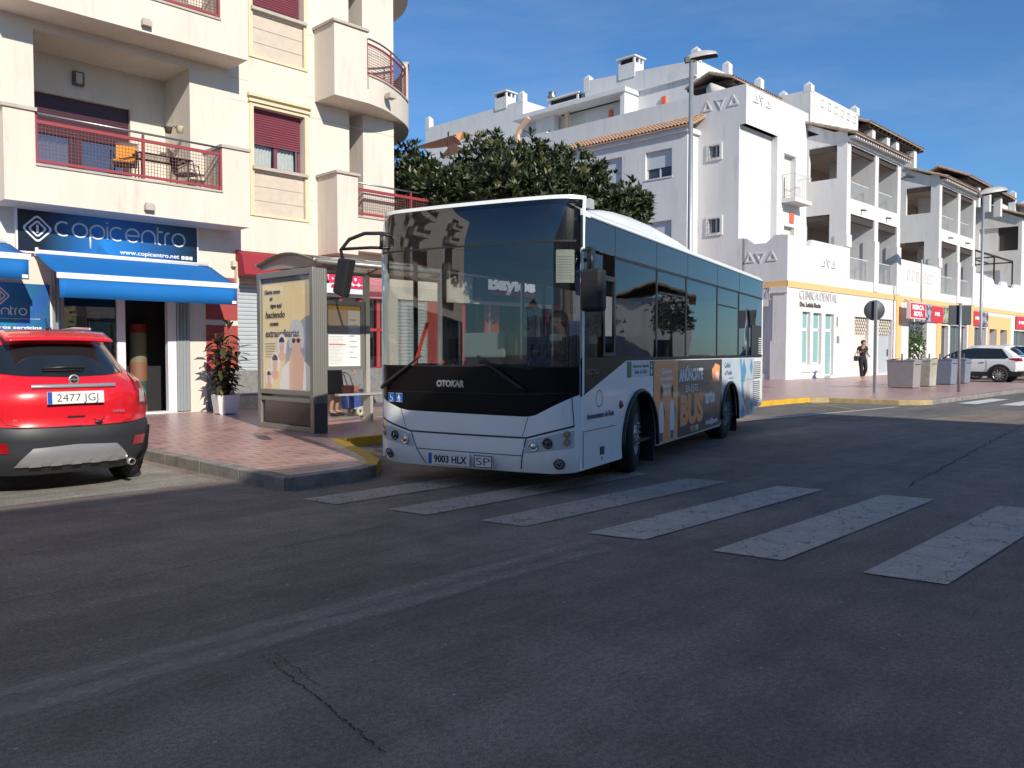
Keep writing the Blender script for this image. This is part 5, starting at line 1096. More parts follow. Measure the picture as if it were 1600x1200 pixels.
# headlights
CH=M('chrome reflector',(.6,.62,.63),.15,.9); LENS=M('dark lens ring',(.03,.03,.035),.15,coat=1); HW=M('lamp housing white',(.50,.55,.58),.3)
def lamp(s,z,r,kind,par):
    n=Fp(s,z,1)-Fp(s,z,0); n.normalize(); rot=n.to_track_quat('Z','Y').to_matrix().to_4x4(); 
    p=Fp(s,z,.003); m=MB().lathe([(r,0),(r*1.06,.006),(r*.95,.014),(r*.8,.008),(r*.5,.012),(.0005,.02)] if kind!='ring' else [(r,0),(r*1.05,.01),(r*.8,.014),(r*.7,.004),(r*.45,.004),(r*.4,.016),(.0005,.02)],n=20,rot=rot.to_3x3()); m.v=[tuple(Vector(v)+p) for v in m.v]
    return build('headlight' if kind!='fog' else 'fog_light',m,{'bright':CH,'ring':LENS,'fog':CH,'amber':M('amber lens',(.35,.25,.12),.2,coat=.6)}[kind],par)
for s0,s1,sgn in ((.06,.55,1),(WD-.06,WD-.55,-1)):
    m=MB(); zs=lambda s: s
    lo=interp([0,.55],[.475,.40]);hi=interp([0,.5],[.655,.535])
    a,b=(s0,s1) if sgn>0 else (s1,s0)
    mp=(lambda s:s) if sgn>0 else (lambda s:WD-s)
    us=lin(a,b,16); m.surf(lambda s,v:tuple(Fp(s,lo(mp(s))+(hi(mp(s))-lo(mp(s)))*v,.003)),us,lin(0,1,4)); build('lamp_housing',m,HW,lower)
    q=lambda s:(s if sgn>0 else WD-s)
    lamp(q(.44),.475,.052,'bright',lower); lamp(q(.295),.51,.052,'ring',lower); lamp(q(.115),.60,.034,'amber',lower); lamp(q(.115),.525,.034,'amber',lower)
    m=MB(); p=Fp(q(.19),.305,.002); lamp(q(.19),.31,.055,'ring',lower); lamp(q(.19),.31,.038,'fog',lower)
# plates
def plate(par,base,un,txt,ux,uz,w=.52,h=.11,band=True,fr=None,ink=None,thin=False):
    """number plate: base = lower left corner, ux reading direction"""
    ux=Vector(ux);uz=Vector(uz);n=ux.cross(uz); B=Vector(base)
    def slab(x0,x1,z0,z1,d0,d1): 
        mb=MB(); c=[B+ux*x+uz*z+n*d for d in (d0,d1) for x,z in ((x0,z0),(x1,z0),(x1,z1),(x0,z1))]; mb.add(c,[(0,3,2,1),(4,5,6,7),(0,1,5,4),(1,2,6,5),(2,3,7,6),(3,0,4,7)]); return mb
    o=build('number_plate',slab(0,w,0,h,0,.012),M('plate white',(.74,.73,.69),.4),par)
    if band: build('blue_band',slab(.002,.042,.002,h-.002,.012,.014),M('plate blue',(.01,.08,.4),.4),o)
    x0=(.085 if thin else .07) if band else w*.12
    t=text_mb(txt,h*.62,B+ux*x0+uz*h*.19+n*.0135,ux,uz,.002,w-x0-((.055 if thin else .03) if band else w*.12),off=.003 if band and not thin else -.001); build('characters',t,M('plate black',(.02,.02,.025),.5),o)
    if fr:
        mb=slab(0,w,0,.008,.012,.015); mb.join(slab(0,w,h-.008,h,.012,.015)); mb.join(slab(0,.008,.008,h-.008,.012,.015)); mb.join(slab(w-.008,w,.008,h-.008,.012,.015)); build('border',mb,M('plate black',(.02,.02,.025),.5),o)
    return o
# front of bus faces -x ; reading direction is -y
plate(bus,(Ft(1.4,.28)-.035,1.66,.235),0,'9003 HLX',(0,-1,0),ZX,.50,.115)
plate(bus,(Ft(1.0,.28)-.04,1.10,.232),0,'SP',(0,-1,0),ZX,.21,.125,False,True)
t=text_mb('OTOKAR',.062,(Ft(1.4,1.05)-.022,1.56,1.05),(0,-1,0),ZX,.012,.34,off=.006,shear=.12); t.v=[(Fp(max(0,v[1]),v[2],.006+(v[0]-(Ft(1.4,1.05)-.022))*0).x-.004 + (0 if i%2 else -.0),v[1],v[2]) for i,v in enumerate(t.v)]
build('maker_badge',t,M('chrome letters',(.75,.76,.78),.25,.6),bus)
# accessibility stickers
for k,s0 in enumerate((2.23,2.115)):
    m=MB(); fp(m,s0-.10,s0,.87,.965,.004,4,2); st=build('blue_sticker',m,M('sticker blue',(.01,.13,.48),.4),bus)
    m=MB(); fp(m,s0-.096,s0-.004,.962,.965,.006,3,1); fp(m,s0-.096,s0-.004,.87,.873,.006,3,1)
    c=s0-.05
    if k==0:
        for a,b in (((c+.012,.95),(c+.008,.915)),((c+.008,.915),(c-.018,.915)),((c-.018,.915),(c-.028,.89))): fline(m,[a,b],.004,.006)
        pts=[(c+.004+.024*math.cos(R(x)),.902+.022*math.sin(R(x))) for x in range(120,350,30)]; fline(m,pts,.003,.006)
    else: fline(m,[(c,.95),(c,.947)],.009,.006); fline(m,[(c,.94),(c,.91)],.010,.006); fline(m,[(c+.008,.91),(c+.012,.878)],.004,.006); fline(m,[(c-.008,.91),(c-.012,.878)],.004,.006); fline(m,[(c,.935),(c+.022,.905)],.003,.006); fline(m,[(c,.935),(c-.022,.905)],.003,.006)
    build('white_symbol',m,M('white lettering',(.85,.85,.85),.4),st)
# wipers
for s0,z0,s1,z1 in ((2.3,1.02,1.75,1.36),(.52,1.02,1.05,1.36)):
    m=MB(); n=10; m.tube([Fp(s0+(s1-s0)*k/n,z0+(z1-z0)*k/n,.035) for k in range(n+1)],[.022-.001*k for k in range(n+1)],6); w=build('wiper',m,BLACKP,bus)
    d=(s1-s0)*.9; m=MB(); m.tube([Fp(min(WD-.02,s0+(s1-s0)*(.35+.065*k)+.0),z0+(z1-z0)*(.35+.065*k)+.01,.02) for k in range(11)],.010,4); build('blade',m,RUBBER,w)
m=MB(); m.tube([Fp(1.05-.1*k,1.30-.01*k,.02) for k in range(7)],.010,4); build('wiper_blade',m,RUBBER,bus)
# driver side (y=0)
m=MB(); S0=.0
side=[(.06,.24),(1.16,.235)]+[(1.78+.62*math.cos(R(x)),.36+.62*math.sin(R(x))) for x in range(190,-11,-10)]+[(5.45,.265)]+[(6.15+.58*math.cos(R(x)),.36+.58*math.sin(R(x))) for x in range(188,-9,-10)]+[(6.9,.275),(7.86,.30),(8.66,.42),(8.72,.5),(8.72,1.31),(1.3,1.31),(.06,.965)]
m.prism(side,'y',0,.03); sp=build('side_panel',m,WB,bus)
m=MB(); m.prism([(.06,1.01),(1.27,1.345),(1.27,1.31),(.06,.965)][:0] or [(.06,.967),(1.3,1.312),(8.72,1.312),(8.72,1.345),(1.05,1.345),(.06,1.345)],'y',.004,.02); build('waist_panel',m,BLK,bus)
m=MB()
for a,b in ((.06,.60),(.95,2.33),(3.67,5.26),(2.40,3.60),(5.33,6.7),(6.8,8.72)): m.box(a,b,.008,.012,1.345,2.40)
m.f=m.f; build('side_window',m,SG,bus)
m=MB(); m.box(.04,8.72,.0,.02,2.43,2.735); build('fascia_band',m,BAND,bus)
m=MB()
for x in (.93,2.33,3.67,5.27,6.75): m.box(x,x+.008,-.002,.0,2.43,2.735)
for x in (2.36,3.62,5.29,6.73): m.box(x-.02,x+.03,.002,.02,1.345,2.43)
m.box(.93,8.72,.002,.02,2.40,2.43); m.box(.06,8.72,-.003,.0,1.335,1.35)
for a,b in ((2.42,3.55),(5.35,6.6)): m.box(a,b,.0,.007,2.13,2.15)
build('window_divider',m,M('window rubber',(.012,.012,.013),.5),bus)
m=MB(); 
for q in ((.60,.64,1.36,2.2),(.90,.95,1.36,2.2),(.64,.90,2.15,2.2),(.64,.9,1.36,1.40)): m.box(q[0],q[1],-.006,.02,q[2],q[3])
build('driver_window_frame',m,BLACKP,bus)
m=MB(); m.box(.065,.09,-.004,.03,.965,2.80); build('corner_post',m,WB,bus)
ad=lambda lo,hi,z0,z1,d=-.003,a=(1.78,.62):None
def panel(name,poly,mat,par,d=-.0035,lo=None): m=MB(); m.prism(poly,'y',d,-.0005); return build(name,m,mat,par)
arc1=[(1.78+.62*math.cos(R(x)),.36+.62*math.sin(R(x))) for x in range(40,-11,-6)]
AD=panel('orange_advert',[(2.245,1.30)]+[(2.245,.78)]+[p for p in arc1 if p[0]>2.25]+[(2.40,.27),(3.24,.275),(3.24,1.30)],M('advert orange',(.92,.28,.08),.35,col2=(.95,.40,.11),vscale=1.2,coat=.3),sp)
AK=panel('black_advert',[(3.24,.275),(5.46,.28),(5.46,.28)]+[(6.15+.58*math.cos(R(x)),.36+.58*math.sin(R(x))) for x in range(186,152,-5)]+[(5.6,.62),(5.6,1.30),(3.24,1.30)],M('advert black',(.022,.024,.032),.3,coat=.3),sp)
arc2=[(6.15+.60*math.cos(R(x)),.36+.60*math.sin(R(x))) for x in range(24,-9,-5)]
AW=panel('blue_white_advert',[(5.6,1.30),(5.6,.62)]+[(6.15+.60*math.cos(R(x)),.36+.60*math.sin(R(x))) for x in range(156,24,-8)]+arc2+[(7.86,.305),(8.0,.33),(8.0,1.30)],M('advert pale photo',(.58,.66,.72),.35,col2=(.42,.52,.60),vscale=1.5,coat=.3),sp)
m=MB()
for (cx,cz,w_,h_) in ((7.15,1.08,.2,.22),(7.75,1.15,.12,.15),(7.45,.55,.18,.2),(7.1,.38,.15,.12),(7.8,.45,.14,.13)): m.prism([(cx-w_,cz),(cx,cz-h_),(cx+w_,cz),(cx,cz+h_)],'y',-.0045,-.0036)
m.prism([(6.85,1.3),(6.95,1.3),(7.2,.6),(7.6,.32),(7.45,.32),(7.0,.7)],'y',-.0044,-.0036); build('blue_diamond',m,M('advert blue',(.08,.28,.42),.4),AW)
m=MB(); m.prism([(7.3,.35),(7.35,.9),(7.5,1.0),(7.62,.85),(7.7,.35)],'y',-.0049,-.0046); build('faint_figure_print',m,M('advert beige figure',(.50,.42,.36),.5),AW)
RX=(1,0,0)
def atx(par,txt,x,z,h,w,mat,off=.0,sh=0,d=-.0042,name='lettering'): return build(name,text_mb(txt,h,(x,d,z),RX,ZX,.0015,w,off=off,shear=sh),mat,par)
ADW=M('advert white',(.78,.78,.78),.4); ADO=M('advert letter orange',(.95,.36,.14),.4)
def wavy(par,txt,x,z,h,w,mat,off,slope): 
    mb=text_mb(txt,h,(x,-.0042,z),RX,ZX,.0015,w,off=off); mb.v=[(v[0],v[1],v[2]+(v[0]-x)*slope) for v in mb.v]; return build('lettering',mb,mat,par)
wavy(AK,'ANÚNCIATE',3.30,1.02,.155,1.18,ADW,.010,.0); wavy(AK,'EN ESTE',3.62,.86,.10,.6,ADW,0,0); wavy(AK,'BUS',3.36,.44,.37,1.14,ADO,.03,.0)
wavy(AK,'con',4.62,.93,.05,.2,M('advert green grey',(.2,.24,.22),.5),.002,0); wavy(AK,'arte',4.62,.66,.2,.55,ADW,.012,0); wavy(AK,'957',3.85,.31,.07,.17,ADO,.004,0); wavy(AK,'105',4.08,.31,.07,.17,ADW,.004,0); wavy(AK,'015',4.31,.31,.07,.17,M('advert red',(.5,.04,.05),.4),.004,0); wavy(AK,'info@arte',4.65,.34,.075,.7,ADW,.002,0)
m=MB()
for k in range(4): disc_c=(4.95+k*.13,.57); m.prism([(disc_c[0]+.035*math.cos(R(a)),disc_c[1]+.035*math.sin(R(a))) for a in range(0,360,30)],'y',-.005,-.0036)
build('round_mark',m,M('advert red',(.5,.04,.05),.4),AK)
m=MB(); m.prism([(5.0,.96),(5.42,.96),(5.46,1.2),(5.2,1.24),(5.0,1.15)],'y',-.0048,-.0036); q=build('orange_box_print',m,ADO,AK); atx(q,'4t',5.2,1.0,.12,.2,ADW,.006,0,-.0052)
for k,(tx,zz,xx,w_) in enumerate((('Quieres',1.14,2.55,.42),('que todos',1.05,2.5,.52),('hablen',.96,2.58,.38),('de ti?',.87,2.62,.3))): atx(AD,tx,xx,zz,.06,w_,ADW,.003,.15)
SKD=M('advert skin',(.35,.17,.10),.5); JN=M('advert jeans',(.08,.14,.22),.5); HRD=M('advert hair',(.06,.03,.02),.5)
def prfig(x,k):
    m=MB(); m.prism([(x-.10,.30),(x-.09,.75),(x-.02,.80),(x+.07,.76),(x+.11,.6),(x+.08,.30)],'y',-.0043,-.0036); f=build('white_shirt_print',m,ADW,AD)
    m=MB(); m.prism([(x+.045*math.cos(R(a)),.88+.075*math.sin(R(a))) for a in range(0,360,24)],'y',-.0047,-.0037); m.prism([(x+.06,.76),(x+.15,.66),(x+.13,.5),(x+.10,.6)],'y',-.0047,-.0044); build('face_print',m,SKD,f)
    m=MB(); m.prism([(x+.055*math.cos(R(a)),.91+.075*math.sin(R(a))) for a in range(-10,200,20)],'y',-.0051,-.0048); build('hair_print',m,HRD,f)
    m=MB(); m.box(x-.08,x+.07,-.0047,-.0044,.29,.40); build('jeans_print',m,JN,f)
prfig(2.55,0); prfig(3.0,1)
atx(AW,'Calidad',5.75,1.16,.085,.42,M('advert navy',(.05,.08,.14),.5),.002,.2); atx(AW,'el Pueblo',5.78,1.04,.075,.5,MC['advert navy'],.002,.2); atx(AW,'natural',6.05,.97,.04,.3,MC['advert navy'],0,.2)
gs=panel('transport_plate',[(1.31,1.12),(2.22,1.12),(2.22,1.30),(1.31,1.30)],M('plate green white',(.62,.68,.70),.4),sp)
m=MB(); m.box(1.31,1.45,-.0045,-.0036,1.12,1.30); m.box(2.09,2.22,-.0045,-.0036,1.12,1.30); build('green_block',m,M('transport green',(.0,.16,.09),.4),gs)
m=MB(); m.box(2.13,2.18,-.005,-.0046,1.15,1.2); m.prism([(2.13,1.23),(2.18,1.23),(2.155,1.28)],'y',-.005,-.0046); build('white_mark',m,ADW,gs)
atx(gs,'Consorcio de Transportes',1.49,1.23,.035,.56,MC['advert navy'],.001); atx(gs,'Bahía de Cádiz',1.56,1.16,.04,.42,MC['advert navy'],.001)
atx(sp,'Ayuntamiento de Rota',.17,.735,.058,.74,M('advert navy',(.05,.08,.14),.5),.002,name='town_name')
m=MB()
for k in range(22): a=R(k*360/22); m.box(.5+.085*math.cos(a)-.007,.5+.085*math.cos(a)+.007,-.004,-.0005,.93+.085*math.sin(a)-.008,.93+.085*math.sin(a)+.008)
build('laurel_emblem',m,M('emblem grey',(.33,.38,.42),.5),sp)
atx(bus,'VECTIO',.12,1.185,.05,.38,M('dim badge',(.10,.10,.11),.4),.003,0,-.0,name='model_badge')
m=MB(); m.tube([(.08,-.002,.62),(.95,-.002,.62)],.004,4); m.tube([(.08,-.002,.62),(.08,-.002,.26)],.004,4); m.tube([(1.3,-.002,.62),(1.3,-.002,.62)],.004,4); m.box(2.243,2.248,-.005,-.001,.78,1.3); m.box(6.83,8.4,-.006,-.004,.92,.925); build('panel_seam',m,TRIM,sp)
m=MB(); m.box(.52,.64,-.003,-.0005,.345,.43); m.prism([(.555,.32),(.6,.32),(.578,.285)],'y',-.003,-.0005); build('sticker',m,M('sticker navy',(.02,.035,.07),.5),sp)
m=MB(); m.lathe([(.001,-.03),(.03,-.025),(.05,0)],(1.12,0,.835),'y',14); build('side_marker',m,M('amber red marker',(.35,.06,.03),.25,coat=.6),sp)
m=MB()
for k in range(9): m.box(7.95,8.55,-.006,-.0036,1.22-k*.036,1.235-k*.036)
for k in range(13): m.box(7.9,8.5-max(0,k-9)*.08,-.006,-.0036,.86-k*.036,.875-k*.036)
build('engine_vent',m,M('vent slot',(.03,.035,.04),.6),sp)
m=MB(); m.box(2.4,5.46,-.006,.02,.255,.275); build('sill_trim',m,M('bright trim',(.55,.57,.58),.3,.6),sp)
m=MB(); m.box(7.75,8.6,-.004,.004,1.345,1.9); build('rear_side_grille',m,BLACKP,sp)
m=MB()
for k in range(8): m.box(8.35,8.68,-.008,-.004,1.38+k*.04,1.395+k*.04)
build('grille_bars',m,WHITEP,sp)
for cx,r in ((1.78,.62),(6.15,.58)):
    m=MB(); m.tube([(cx+(r-.02)*math.cos(R(a)),-.012,.36+(r-.02)*math.sin(R(a))) for a in range(-8,190,9)],.024,6); build('wheel_arch_trim',m,BLACKP,bus)
    m=MB(); m.surf(lambda a,y:(cx+r*math.cos(a),.03+y,.36+r*math.sin(a)),lin(R(-12),R(192),18),[0,.75]); m.box(cx-r,cx+r,.78,.8,.3,1.0); build('wheel_housing',m,BLACKP,bus)
def wheel(par,c,r,w,steer=0,outer=-1,spokes=10,rimmat=None,name='wheel',bolt=True,rr=.56):
    """axle along local y; outer=-1 means outside faces -y"""
    rot=Matrix.Rotation(steer,4,'Z'); T=Matrix.Translation(Vector(c))@rot
    m=MB(); m.lathe([(r*rr,-w/2),(r*.82,-w/2-.01),(r*.95,-w/2+.005),(r,-w/2+.04),(r,w/2-.04),(r*.95,w/2-.005),(r*.8,w/2+.01),(r*rr,w/2)],n=36,ax='y'); m.xf(T); o=build(name,m,RUBBER,par)
    m=MB(); 
    for k in range(4): m.lathe([(r+.001,-w/2+.05+k*(w-.1)/3-.006),(r+.003,-w/2+.05+k*(w-.1)/3),(r+.001,-w/2+.05+k*(w-.1)/3+.006)],n=36,ax='y')
    m.xf(T); build('tread_groove',m,BLACKP,o)
    y0=outer*w/2; m=MB(); s=outer
    if bolt: m.lathe([(r*rr,y0),(r*rr*.95,y0-s*.02),(r*rr*.8,y0-s*.06),(r*.34,y0-s*.09),(r*.32,y0-s*.03),(r*.2,y0-s*.0),(.001,y0+s*.01)],n=30,ax='y')
    else:
        m.lathe([(r*rr,y0),(r*rr*.93,y0-s*.015),(r*rr*.9,y0-s*.06)],n=36,ax='y')
        for k in range(spokes):
            a=2*math.pi*k/spokes; u=Vector((math.cos(a),0,math.sin(a)));v=Vector((-math.sin(a),0,math.cos(a)))
            p=[u*r*.08+v*.03,u*r*.08-v*.03,u*r*rr*.95-v*.022,u*r*rr*.95+v*.022]; p=[Vector((q.x,y0-s*.01 if i<2 else y0-s*.005,q.z)) for i,q in enumerate(p)]
            p2=[q+Vector((0,-s*.03,0)) for q in p]; m.add(p+p2,[(0,1,2,3),(4,7,6,5),(0,4,5,1),(1,5,6,2),(2,6,7,3),(3,7,4,0)])
        m.lathe([(r*.17,y0-s*.04),(r*.16,y0+s*.0),(.001,y0+s*.004)],n=18,ax='y')
    m.xf(T); rm=build('rim',m,rimmat or CH,o)
    if bolt:
        m=MB()
        for k in range(10): a=2*math.pi*k/10; m.lathe([(.014,0),(.014,-.03),(.001,-.035)],(r*.27*math.cos(a),y0+.0,r*.27*math.sin(a)),'y',6)
        m.xf(T); build('wheel_nut',m,GREYM,rm)
    else:
        m=MB(); m.lathe([(r*rr*.9,y0-s*.07),(.001,y0-s*.07)],n=24,ax='y'); m.xf(T); build('brake_void',m,BLACKP,o)
    return o
DRIM=M('dull steel rim',(.16,.155,.15),.5,.5)
wheel(bus,(1.78,.20,.455),.455,.28,R(13),-1,rimmat=M('steel rim',(.42,.42,.41),.4,.7)); wheel(bus,(6.15,.20,.455),.455,.28,0,-1,rimmat=DRIM)
wheel(bus,(1.78,2.2,.455),.455,.28,R(13),1,rimmat=DRIM); wheel(bus,(6.15,2.2,.455),.455,.28,0,1,rimmat=DRIM)
m=MB(); m.box(2.33,2.36,.03,.40,.07,.75); m.box(6.76,6.79,.03,.4,.07,.7); build('mud_flap',m,RUBBER,bus)
m=MB(); m.box(.5,8.3,.3,2.1,.25,.30); build('underbody',m,BLACKP,bus)
# door side (y=WD), rear, roof
m=MB(); m.prism([(x,z) for x,z in side],'y',WD-.03,WD) if 0 else None
dsd=[(.06,.25),(.2,.25),(.2,1.3),(.06,1.3)]
m.box(1.35,3.4,WD-.03,WD,.25,1.3); m.box(4.9,8.72,WD-.03,WD,.25,1.3); m.box(.06,.16,WD-.03,WD,.25,2.45); m.box(1.25,1.35,WD-.03,WD,.25,2.45); m.box(3.4,3.48,WD-.03,WD,.25,2.45); m.box(4.82,4.9,WD-.03,WD,.25,2.45); m.box(.06,8.72,WD-.03,WD,2.43,2.74); build('door_side_panel',m,WB,bus)
m=MB(); m.box(.16,.68,WD-.02,WD-.01,.32,2.43); m.box(.72,1.25,WD-.02,WD-.01,.32,2.43); m.box(3.48,4.13,WD-.02,WD-.01,.32,2.43); m.box(4.17,4.82,WD-.02,WD-.01,.32,2.43); build('door_glass',m,DG,bus)
m=MB(); 
for x in (.66,4.12): m.box(x,x+.06,WD-.03,WD-.005,.3,2.43)
build('door_edge',m,BLACKP,bus)
m=MB(); m.box(1.35,3.4,WD-.02,WD-.01,1.3,2.43); m.box(4.9,8.7,WD-.02,WD-.01,1.3,2.43); build('door_side_window',m,GLASS('lighter side glass',(.74,.76,.76),.0),bus)
m=MB(); m.box(8.70,8.76,.0,WD,.45,1.5); m.box(8.70,8.74,.0,.1,1.5,2.75); m.box(8.70,8.74,WD-.1,WD,1.5,2.75); m.box(8.70,8.74,.1,WD-.1,2.4,2.75); build('rear_panel',m,WB,bus,bevel=.01); m=MB(); m.box(8.71,8.73,.1,WD-.1,1.5,2.4); build('rear_window',m,SG,bus)
def roofz(y): 
    q=abs(y-C_)/C_; return 2.95-.06*q**2-.13*q**9
m=MB(); ys=[0,.02,.05,.1,.2,.4,.7,1.0,1.21,1.5,1.8,2.05,2.22,2.32,2.37,2.40,WD]
m.surf(lambda x,y:(x if x>.2 else Ft(y,2.92)+.0, y if 0<y<WD else y, roofz(y) if 0<y<WD else 2.735),[0]+lin(.21,8.76,12),ys); rf=build('roof',m,WB,bus); 
m=MB(); m.tube([(.25,-.004,2.742),(8.74,-.004,2.742)],.010,4); build('rain_gutter',m,M('gutter line',(.25,.28,.3),.5),rf)
m=MB(); 
hx=[1.25,1.5,2.0,2.6,3.4,4.2,4.9,5.5]; hh=[.0,.12,.21,.24,.24,.2,.1,0]
m.surf(lambda i,y:(hx[int(i)],C_+(y)*(1.06 if hh[int(i)]>0 else .95),2.76+(hh[int(i)]+.17)*(1-abs(y)**6)),range(8),lin(-1,1,15)); build('air_conditioner',m,WB,rf)
m=MB(); m.box(.35,.47,.05,.11,2.86,2.95); build('roof_marker',m,M('grey lens',(.4,.42,.42),.3),rf)
m=MB(); m.box(.1,8.6,.05,WD-.05,2.70,2.72); build('ceiling',m,M('ceiling grey',(.12,.12,.12),.7),bus)
# interior
INT=M('bus interior dark',(.028,.029,.032),.6); SEAT=M('seat cloth',(.03,.05,.12),.85); HR=M('red handrail',(.75,.06,.03),.35,emit=((.6,.04,.02),.15))  # red handrail paint carries a faint added glow, it is no lamp
m=MB(); m.box(.1,8.6,.06,WD-.06,.34,.38); m.prism([(-.0,.95),(.42,.95),(.5,1.22),(.12,1.24),(-.02,1.2)],'y',.08,2.3); m.box(.35,.6,.1,.9,.4,1.15); m.box(1.45,1.5,.1,1.1,.38,1.5); build('dashboard',m,INT,bus)
m=MB(); m.lathe([(.20,0),(.22,.012),(.24,0),(.22,-.012),(.20,0)],(0,0,0),'z',24); m.xf(Matrix.Translation((.62,.62,1.32))@Matrix.Rotation(R(-35),4,'Y')); m.tube([(.62,.62,1.32),(.45,.62,1.1)],.03,6); m.tube([(.62,.41,1.32),(.62,.83,1.32)],.014,6); build('steering_wheel',m,BLACKP,bus)
m=MB(); m.box(1.0,1.12,.36,.86,.75,1.75); m.box(.65,1.1,.36,.86,.72,.85); build('driver_seat',m,SEAT,bus,bevel=.03)
for k,(x,y) in enumerate([(2.6,.15),(2.6,.62),(3.5,.15),(3.5,.62),(4.4,.15),(4.4,.62),(5.4,.15),(5.4,.62),(2.6,1.75),(5.6,1.75),(6.5,.15),(6.5,1.75)]):
    m=MB(); m.box(x,x+.4,y,y+.42,.78,.88); m.box(x+.36,x+.44,y,y+.42,.88,1.62); build('passenger_seat',m,SEAT,bus,bevel=.03)
m=MB()
for pts in ([(.25,2.28,.8),(.75,2.28,1.75)],[(.85,2.28,.8),(1.1,2.28,1.3)]): m.tube(pts,.02,6)
build('handrail',m,HR,bus)
m=MB(); m.box(.55,.6,1.15,1.65,1.35,1.62); build('fare_machine_screen',m,M('pale teal box',(.28,.36,.36),.5),bus); m=MB(); m.box(.52,.75,1.2,1.6,1.2,1.35); m.box(.3,.5,1.85,2.15,1.2,1.28); build('fare_machine',m,INT,bus)
m=MB(); fp(m,.055,.22,2.08,2.40,-.02,4,3); build('notice_paper',m,M('greenish notice paper',(.66,.70,.62),.8),bus)
m=MB(); 
for k in range(9): fp(m,.07,.205,2.33-k*.026,2.334-k*.026,-.0165,3,1)
build('notice_lines',m,M('notice text',(.35,.38,.33),.8),bus)
m=MB(); m.box(.55,.62,.04,.3,2.0,2.45); build('hanging_jacket',m,M('blue jacket cloth',(.01,.05,.25),.8),bus,bevel=.02)
# mirrors
m=MB(); m.box(-.18,-.02,-.29,-.07,1.79,2.19); mr=build('mirror',m,M('mirror housing',(.014,.014,.016),.6),bus,bevel=.035); m=MB(); m.box(-.022,-.018,-.27,-.09,1.83,2.14); build('mirror_glass',m,CH,mr)
m=MB(); m.tube([(-.1,-.16,2.19),(-.06,-.14,2.38),(.08,.0,2.40)],.018,6); m.tube([(-.08,-.12,2.19),(.02,-.12,2.32),(.10,.0,2.3)],.02,6); m.box(.02,.14,-.1,-.06,2.2,2.42); build('mirror_arm',m,BLACKP,mr)
m=MB(); m.prism([(2.56,2.41),(2.72,2.43),(2.80,2.06),(2.66,2.0)],'x',-.33,-.20); mr=build('mirror',m,MC['mirror housing'],bus,bevel=.02); m=MB(); m.prism([(2.58,2.38),(2.70,2.39),(2.77,2.1),(2.67,2.06)],'x',-.198,-.194); build('mirror_glass',m,CH,mr)
m=MB(); m.tube([(-.26,2.70,2.40),(-.26,2.73,2.52),(-.25,2.62,2.63),(-.2,2.45,2.69),(-.12,2.28,2.69),(-.06,2.2,2.66),(-.02,2.1,2.58)],.02,8); m.tube([(-.26,2.71,2.53),(-.15,2.4,2.54),(.0,2.1,2.53)],.017,6); m.tube([(-.12,2.28,2.69),(-.13,2.28,2.54)],.02,6); build('mirror_arm',m,BLACKP,mr)
# ================================================================= people
SKIN=M('skin',(.50,.27,.18),.55); HAIRB=M('dark brown hair',(.03,.018,.012),.6); BLKC=M('black clothing',(.014,.014,.016),.85,bump=.1,bscale=20)
def skinned(name,verts,edges,mat,par,sub=1,root=0):
    me=D.meshes.new(name); og=ORG[par.name]; me.from_pydata([(v[0],v[1],v[2]) for v in verts],edges,[]); me.materials.append(mat)
    o=D.objects.new(name,me); SC.collection.objects.link(o); o.parent=par; ORG[o.name]=og
    md=o.modifiers.new('s','SKIN'); md.use_smooth_shade=True
    for i,v in enumerate(verts): me.skin_vertices[0].data[i].radius=(v[3],v[4] if len(v)>4 else v[3])
    me.skin_vertices[0].data[root].use_root=True
    if sub: u=o.modifiers.new('u','SUBSURF'); u.levels=sub; u.render_levels=sub
    dg=bpy.context.evaluated_depsgraph_get(); bpy.context.view_layer.update(); m2=D.meshes.new_from_object(o.evaluated_get(dg)); o.modifiers.clear(); o.data=m2; m2.name=name
    for p in m2.polygons: p.use_smooth=True
    return o
def chain(V,E,start,pts):
    i=start
    for p in pts: V.append(p); E.append((i,len(V)-1)); i=len(V)-1
    return i
def hand(V,E,w,pos,d,up,curl=.4,s=1):
    d=Vector(d).normalized();side=d.cross(Vector(up)).normalized();n=side.cross(d)
    p=Vector(pos); pal=chain(V,E,w,[tuple(p+d*.05*s)+(.022*s,.03*s)])
    for k,(off,l) in enumerate(((-.03,.07),(-.01,.08),(.01,.075),(.03,.06))):
        a=p+d*.085*s+side*off*s; b=a+d*l*.5*s+n*(-curl*l*.3)*s; c=b+(d*(1-curl)-n*curl)*l*.5*s
        chain(V,E,pal,[tuple(a)+(.010*s,),tuple(b)+(.009*s,),tuple(c)+(.008*s,)])
    a=p+d*.04*s+side*-.045*s; b=a+(d*.6-side*.5)*.04*s; chain(V,E,pal,[tuple(a)+(.011*s,),tuple(b)+(.009*s,)])
